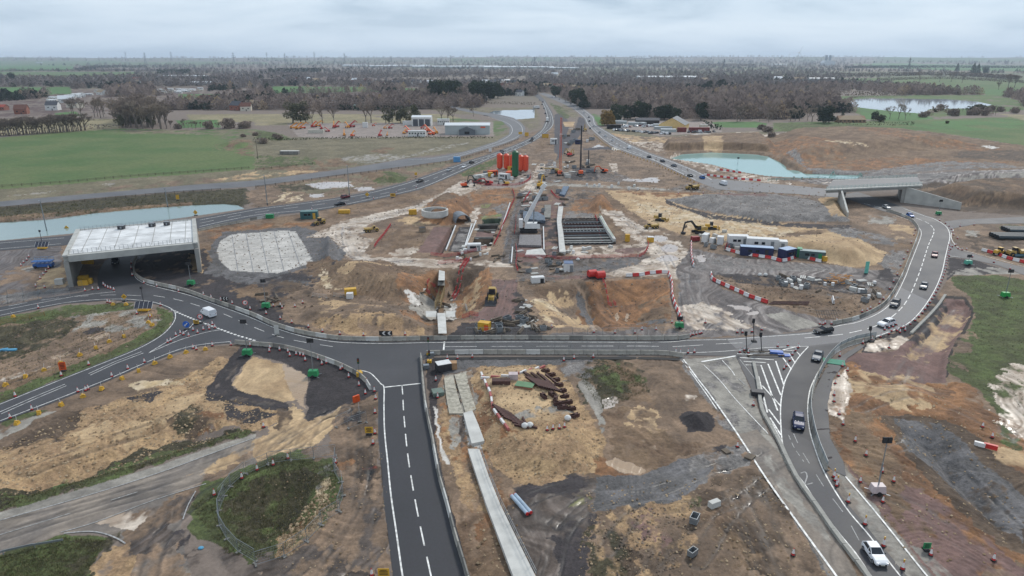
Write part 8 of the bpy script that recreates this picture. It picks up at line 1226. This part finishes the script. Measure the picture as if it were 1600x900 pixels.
for x, y, h, kd in ((965,190,26,'ever'),(975,188,24,'ever'),(985,186,22,'ever'),(1000,186,28,'ever'),(1006,186,26,'ever'),(1030,187,22,'ever'),(1038,187,23,'ever'),(1046,187,24,'ever'),(1056,188,20,'ever'),(903,165,28,'ever'),(912,170,24,'ever'),(895,160,20,'ever'),(868,152,18,'ever'),(1095,188,28,'ever'),(1108,142,16,'ever'),(1126,140,16,'ever')): tree(kd, (x, y), h, where='near the scrapyard and the carriageway', k=1.2)
for x, y, h in ((1290,192,28),(1286,192,24),(1295,192,26)): tree('ever', (x, y), h, where='left of the tan roofed bungalow', k=1.0)
for x, y, h, kd in ((1365,188,14,'ever'),(1390,186,20,'pale'),(1404,186,24,'pale'),(1414,187,20,'pale'),(1374,190,10,'dbush'),(1316,186,14,'conifer'),(1480,193,4,'dbush')): tree(kd, (x, y), h, where='on the lawn around the bungalow')
for i in range(30): x = rt.uniform(1420, 1600); tree(rt.choice(('bush', 'bare', 'bush', 'dbush')), (x, 178+rt.uniform(-4, 6)-(x-1420)*.02), rt.uniform(5, 11), where='along the near shore of the lake')
for x, y, h, kd in ((1262,132,4,'bush'),(1468,128,14,'bare'),(1486,128,15,'bare'),(1503,130,13,'bare'),(1437,127,16,'bare'),(1520,116,16,'conifer'),(1527,116,15,'conifer'),(1495,112,12,'conifer'),(1538,115,10,'ever'),(1575,137,22,'bare'),(1585,137,20,'bare'),(20,128,14,'ever'),(1560,140,12,'bare')): tree(kd, (x, y), h, where='standing out in the far right fields' if x > 300 else 'alone in the far left field', k=1.2)
for i in range(24): x = rt.uniform(1140, 1300); tree(rt.choice(('bare', 'bare', 'pale')), (x, rt.uniform(180, 192)), rt.uniform(16, 30), where='at the edge of the wood above the turquoise lake', k=1.2)
for x, y in ((1190,202),(1200,206),(1205,214),(430,214),(400,212),(380,214),(410,224),(436,218)): tree('bush', (x, y), rt.uniform(4, 8), where='on the rough ground', k=1.4)
# hedges
def hedge(pts, hpx, lab, m=HG, w_=3.0, dens=7):
    w = walk(pts, 2.5, sm=4); p0 = w[0][0]; rr = random.Random(len(pts)); mb = MB().mat(m); t_ = thing('hedge', lab, 'hedge', p0)
    zc_ = p0.y*CP+CAMH*SP; h = hpx*zc_/FPX; k = max(1, int(len(w)/420)); sz = max(.5, h*.16)
    for p, a in w[::k]:
        for _ in range(dens): c = Vector((p.x-p0.x+rr.uniform(-1, 1)*w_/2*k**.5, p.y-p0.y+rr.uniform(-1, 1)*w_/2, p.z-p0.z+rr.uniform(.1, 1)*h)); u = Vector((rr.gauss(0, 1), rr.gauss(0, 1), rr.gauss(0, 1))).normalized(); v = u.orthogonal().normalized()*sz; w2_ = u.cross(v); mb.add([c-v, c+w2_, c+v, c-w2_], [(0, 1, 2, 3)])
    mb.build('foliage', None, t_)
for pts, hp, lab, m in (([(1308,193),(1360,196),(1400,196),(1428,195)], 5, 'clipped dark hedge in front of the tan roofed bungalow', HG), ([(1100,198),(1120,202),(1125,203)], 9, 'dark clipped conifer hedge beside the red sheds', EV), ([(400,221),(520,217),(640,216),(770,216)], 3, 'low hedge along the front of the depot', HG), ([(530,172),(580,173),(635,174)], 8, 'dark conifer hedge above the depot', EV), ([(118,110),(135,109.5),(150,109)], 4, 'far conifer block at the left', EV), ([(246,116),(275,116),(297,115)], 7, 'dark conifer shelter belt at left', EV), ([(420,114),(450,114),(502,113)], 7, 'dark conifer shelter belt left of centre', EV), ([(-10,150),(60,149),(110,148)], 3, 'brown hedge below the bright far field', TW), ([(740,162),(800,163),(835,164)], 4, 'dark hedge behind the far pond', HG), ([(1325,171),(1320,160),(1340,152),(1420,151)], 3, 'brown scrub on the far shore of the lake', TW), ([(0,211),(60,208),(130,203),(190,201)], 8, 'scrubby hedge below the row of slim trees', TW), ([(1455,175),(1475,176),(1500,177)], 8, 'tan reed bed at the near shore of the lake', TW2), ([(-20,111.5),(100,111),(230,111)], 2.5, 'thin far hedge between two left fields', HG), ([(-20,122),(100,123),(220,121)], 5, 'brown far hedge above the ploughed strip at left', TW), ([(130,107),(180,106),(230,106)], 4, 'small far wood at the left', HG), ([(900,104),(1050,103),(1180,104)], 4, 'far brown shelter belt above the right woods', TW), ([(1320,107),(1450,106),(1600,107)], 4, 'far dark belt between the right-hand fields', HG), ([(1370,126),(1480,124),(1600,130)], 4, 'brown field hedge at the far right', TW), ([(640,118),(740,117),(830,118)], 5, 'brown belt beyond the conifers', TW), ([(560,122),(640,121),(700,122)], 5, 'brown belt beyond the bright field', TW), ([(1280,150),(1380,149),(1480,147),(1500,149)], 7, 'long brown hedge above the lake', TW), ([(1300,120),(1400,119),(1480,118),(1590,125)], 6, 'far brown tree belt across the right fields', TW), ([(310,126),(330,126),(340,126)], 6, 'dark conifer block by the tan yard', EV), ([(425,147),(500,147),(590,147)], 1.2, 'thin hedge between the bright field and ploughed field', HG)): hedge(pts, hp, lab, m, 4)
# far woods: thousands of crowns, kept as masses
NOW = [pl for c, pl, wv_, op_, _ in GP if c in ('bright', 'field', 'straw', 'yard', 'plough') and op_ > .78]+list(ROADS.values())+[FEATS[28][0], FEATS[29][0]]
NOW.append([(400,175),(840,168),(860,215),(400,300)]); NOW.append([(925,186),(1130,186),(1216,200),(1216,240),(925,240)]); NOW.append([(838,145),(870,147),(935,185),(935,230),(830,230),(845,190),(838,170)]); NOW.append([(75,140),(165,138),(165,160),(75,162)]); NOW.append([(240,136),(325,135),(325,147),(240,149)]); NOW.append([(760,150),(850,150),(850,200),(740,190)])
def forest(name, lab, tmpl, pts, m, hs_):
    T, F = tmpl; T = np.array(T); n = len(pts); rr = np.random.RandomState(3); a = rr.uniform(0, 6.283, n); s_ = np.array(hs_); ws_ = s_*rr.uniform(.85, 1.35, n); P = np.array(pts)
    ca, sa = np.cos(a), np.sin(a); x = T[None, :, 0]*ca[:, None]-T[None, :, 1]*sa[:, None]; y = T[None, :, 0]*sa[:, None]+T[None, :, 1]*ca[:, None]
    V_ = np.stack([x*ws_[:, None]+P[:, 0:1], y*ws_[:, None]+P[:, 1:2], T[None, :, 2]*s_[:, None]+P[:, 2:3]], 2).reshape(-1, 3).astype(np.float32); F_ = (np.array(F)[None]+(np.arange(n)*len(T))[:, None, None]).reshape(-1, 3).astype(np.int32)
    me = bpy.data.meshes.new(name); me.vertices.add(len(V_)); me.vertices.foreach_set('co', V_.ravel()); me.loops.add(F_.size); me.loops.foreach_set('vertex_index', F_.ravel()); me.polygons.add(len(F_)); me.polygons.foreach_set('loop_start', np.arange(len(F_), dtype=np.int32)*3); me.update(calc_edges=True)
    ca_ = me.attributes.new('tone', 'FLOAT', 'POINT'); ca_.data.foreach_set('value', np.repeat(rr.uniform(0, 1, n), len(T)).astype(np.float32)); me.materials.append(m); o = bpy.data.objects.new(name, me); COL.objects.link(o); o['kind'] = 'stuff'; o['label'] = lab
def tmpl(seed, n, kind):
    rr = random.Random(seed); v = []; f = []
    for i in range(n):
        a = rr.uniform(0, 6.283); t_ = rr.random(); z = .1+.9*t_; r = .46*math.sin(math.pi*min(1, (z*.9+.12)))**.7*rr.random()**.5; c = Vector((r*math.cos(a), r*math.sin(a), z*(1-r*.5)))
        if kind == 'bare': d = Vector((c.x*.8+rr.uniform(-.3, .3), c.y*.8+rr.uniform(-.3, .3), rr.uniform(-.5, .6))).normalized()*rr.uniform(.07, .16); s_ = d.orthogonal().normalized()*rr.uniform(.018, .042); s_.rotate(Matrix.Rotation(rr.uniform(0, 6), 3, d))
        else: d = Vector((rr.gauss(0, 1), rr.gauss(0, 1), rr.gauss(0, 1))).normalized()*.14; s_ = d.orthogonal().normalized()*.08
        o = len(v); v += [tuple(c-s_), tuple(c+s_), tuple(c+d)]; f.append((o, o+1, o+2))
    for k in range(3): o = len(v); v += [(-.02, 0, 0), (.02, 0, 0), (rr.uniform(-.15, .15), rr.uniform(-.15, .15), .6)]; f.append((o, o+1, o+2))
    return v, f
def tonemat(name, a, b_, c_=None):
    m = bpy.data.materials.new(name); m.use_nodes = True; t = m.node_tree; b = t.nodes['Principled BSDF']; at__ = t.nodes.new('ShaderNodeAttribute'); at__.attribute_name = 'tone'; r = t.nodes.new('ShaderNodeValToRGB'); e = r.color_ramp.elements; e[0].color = (*[v*.8 for v in s2l(a)], 1); e[1].color = (*[v*.8 for v in s2l(b_)], 1)
    if c_: q = e.new(.93); q.color = e[1].color; e[2].color = (*[v*.8 for v in s2l(c_)], 1)
    t.links.new(at__.outputs['Fac'], r.inputs[0]); t.links.new(r.outputs[0], b.inputs['Base Color']); b.inputs['Roughness'].default_value = 1; b.inputs['Specular IOR Level'].default_value = .1; return m
rn = np.random.RandomState(9); n = 34000; u = rn.uniform(-60, 1660, n); v = 97+(186-97)*rn.uniform(0, 1, n)**1.25; keep = np.ones(n, bool)
for pl in NOW:
    if min(p[1] for p in pl) < 200: keep &= ~pip(u, v, pl)
ang_ = np.arctan((v-450)/FPX)+PITCH; Dd = CAMH/np.tan(ang_); Xw = (u-800)/FPX*(Dd*CP+CAMH*SP)
nn_ = fbm(Xw/260, Dd/420, 3, 21); keep &= (nn_ > .37+np.where((u < 700) & (v < 130), .05, 0)-np.where((u > 830) & (u < 1310), .14, 0)+np.where((u > 1330), .10, 0))
keep &= ~((u > 1250) & (v > 176)); keep &= ~((u < 190) & (v > 176)); keep &= ~((u > 190) & (u < 700) & (v > 172)); keep &= ~((v > 170) & (u > 700) & (u < 1010))
X3, Y3, U3, V3 = Xw[keep], Dd[keep], u[keep], v[keep]; Z3 = relief(X3, Y3)-.2; kd = rn.uniform(0, 1, len(X3)); ev = fbm(X3/120+9, Y3/200, 3, 41); isE = (ev > .66) | (kd > .965); hh = rn.uniform(6.5, 16.5, len(X3))*np.clip(Y3/3800, 1, 1.9)
nearm = Y3 < 1500
for nm, lab, msk, tp, m in (('bare_woodland', 'mass of bare purple brown woodland in the middle distance', nearm & ~isE, tmpl(1, 230, 'bare'), tonemat('wood_tone', (122,109,104), (192,174,162), (196,172,134))), ('distant_woodland', 'far woods fading into the haze', ~nearm & ~isE, tmpl(2, 60, 'bare2'), tonemat('wood_far', (122,114,112), (158,148,142))), ('evergreen_woodland', 'scattered dark evergreens in the distant woods', isE, tmpl(3, 90, 'leaf'), tonemat('ever_tone', (44,54,46), (70,78,62)))):
    forest(nm, lab, tp, np.stack([X3[msk], Y3[msk], Z3[msk]], 1), m, hh[msk]*(.8 if nm == 'evergreen_woodland' else 1))
print('trees', NT[0], 'forest', len(X3))
# ---------------------------------------------------------------- loose stones, clods and tufts
def scatter(name, lab, specs, shape, m, seed):
    rn = np.random.RandomState(seed); P = []; S = []
    for pl, n, lo, hi in specs:
        q = np.array(W(pl)); x0, y0 = q.min(0); x1, y1 = q.max(0); x = rn.uniform(x0, x1, n*2); y = rn.uniform(y0, y1, n*2); k = pip(x, y, [tuple(a) for a in q]); x, y = x[k][:n], y[k][:n]; z = relief(x, y)
        P.append(np.stack([x, y, z], 1)); S.append(lo+(hi-lo)*rn.uniform(0, 1, len(x))**3)
    P = np.concatenate(P); S = np.concatenate(S); T, F = shape; T = np.array(T, float); n = len(P); a = rn.uniform(0, 6.283, n); j = rn.uniform(.7, 1.3, (n, len(T), 3)); t_ = T[None]*j
    x = t_[..., 0]*np.cos(a)[:, None]-t_[..., 1]*np.sin(a)[:, None]; y = t_[..., 0]*np.sin(a)[:, None]+t_[..., 1]*np.cos(a)[:, None]
    V_ = np.stack([x*S[:, None]+P[:, 0:1], y*S[:, None]+P[:, 1:2], t_[..., 2]*S[:, None]+P[:, 2:3]], 2).reshape(-1, 3).astype(np.float32); F_ = (np.array(F)[None]+(np.arange(n)*len(T))[:, None, None]).reshape(-1, 3).astype(np.int32)
    me = bpy.data.meshes.new(name); me.vertices.add(len(V_)); me.vertices.foreach_set('co', V_.ravel()); me.loops.add(F_.size); me.loops.foreach_set('vertex_index', F_.ravel()); me.polygons.add(len(F_)); me.polygons.foreach_set('loop_start', np.arange(len(F_), dtype=np.int32)*3); me.update(calc_edges=True)
    q = me.attributes.new('tone', 'FLOAT', 'POINT'); q.data.foreach_set('value', np.repeat(rn.uniform(0, 1, n), len(T)).astype(np.float32)); me.materials.append(m); o = bpy.data.objects.new(name, me); COL.objects.link(o); o['kind'] = 'stuff'; o['label'] = lab
ROCK = ([(-.5,-.4,0),(.5,-.45,0),(.45,.5,0),(-.5,.4,0),(.05,0,.6)], [(0,1,4),(1,2,4),(2,3,4),(3,0,4)])
TUFT = ([(-.5,0,0),(-.3,.1,0),(-.6,.3,.9),(.1,-.3,0),(.3,-.2,0),(.4,-.5,.9),(.2,.3,0),(0,.3,0),(.1,.5,1.0),(-.2,-.3,0),(0,-.35,0),(-.2,-.5,.8)], [(0,1,2),(3,4,5),(6,7,8),(9,10,11)])
plat = [(735,590),(752,572),(860,570),(888,590),(905,620),(942,680),(935,735),(870,750),(800,760),(745,690)]
scatter('loose_stones', 'pale stones scattered over the sandy ground', [(plat, 2600, .05, .42), ([(0,700),(140,640),(330,570),(350,560),(322,612),(430,640),(400,670),(130,740),(0,775)], 3600, .06, .45), ([(430,850),(520,740),(530,790),(450,875)], 900, .08, .5), ([(400,750),(600,700),(615,900),(430,900)], 700, .05, .3), ([(1320,570),(1560,650),(1600,880),(1420,880),(1300,680)], 1400, .05, .4), ([(915,760),(1200,740),(1300,900),(900,900)], 1500, .05, .35), ([(680,580),(735,600),(840,900),(740,900)], 900, .06, .45)], ROCK, tonemat('stone_tone', (122,102,80), (182,162,134)), 1)
scatter('rubble', 'grey rubble and clods on the works', [([(450,410),(1040,435),(1050,510),(450,520)], 2600, .1, .6), ([(500,300),(850,220),(860,400),(520,400)], 2200, .15, .7), ([(860,300),(1300,310),(1400,400),(860,420)], 2200, .12, .6), ([(330,360),(540,360),(540,420),(330,430)], 1100, .1, .5), ([(0,500),(260,490),(200,550),(0,620)], 900, .08, .5), ([(1110,430),(1380,450),(1330,498),(1200,476)], 1200, .1, .6), ([(900,200),(1280,280),(1300,310),(1000,300)], 1500, .2, .9), ([(400,290),(640,265),(520,320),(400,325)], 800, .1, .6), ([(930,800),(1100,780),(1050,900),(915,900)], 900, .05, .35)], ROCK, tonemat('rubble_tone', (82,72,64), (146,130,114)), 2)
scatter('grass_tufts', 'tufts of rough grass', [([(298,790),(430,713),(530,728),(536,770),(440,875),(350,865)], 9000, .1, .42), ([(0,775),(390,670),(395,676),(140,758),(0,800)], 6500, .1, .45), ([(0,870),(100,840),(168,845),(130,905),(0,905)], 4200, .1, .38), ([(905,590),(940,560),(1008,590),(1014,612),(940,640)], 2800, .1, .4), ([(1485,432),(1600,438),(1600,640),(1500,590),(1526,490)], 6000, .1, .35), ([(0,500),(180,472),(272,490),(250,525),(0,630)], 4500, .1, .45), ([(0,325),(380,296),(380,320),(0,345)], 3500, .2, .9)], TUFT, tonemat('grass_tone', (84,88,60), (146,140,106)), 3)
# litter of planks and offcuts in the formwork yard, pegs along verges
# ---------------------------------------------------------------- air
hb = MB().box((0, 7400, 115), (34000, 15400, 260)); hb.v = [(x, y, (-8 if z < 0 else 165)) for x, y, z in hb.v]
hm = bpy.data.materials.new('haze'); hm.use_nodes = True; t = hm.node_tree; t.nodes.clear(); o_ = t.nodes.new('ShaderNodeOutputMaterial'); pv = t.nodes.new('ShaderNodeVolumePrincipled'); pv.inputs['Color'].default_value = (.72, .85, 1.0, 1); pv.inputs['Density'].default_value = .000065; pv.inputs['Anisotropy'].default_value = .2; t.links.new(pv.outputs[0], o_.inputs['Volume'])
ho = hb.build('haze', hm); ho['kind'] = 'stuff'
for p in PROTOS: drop(p)
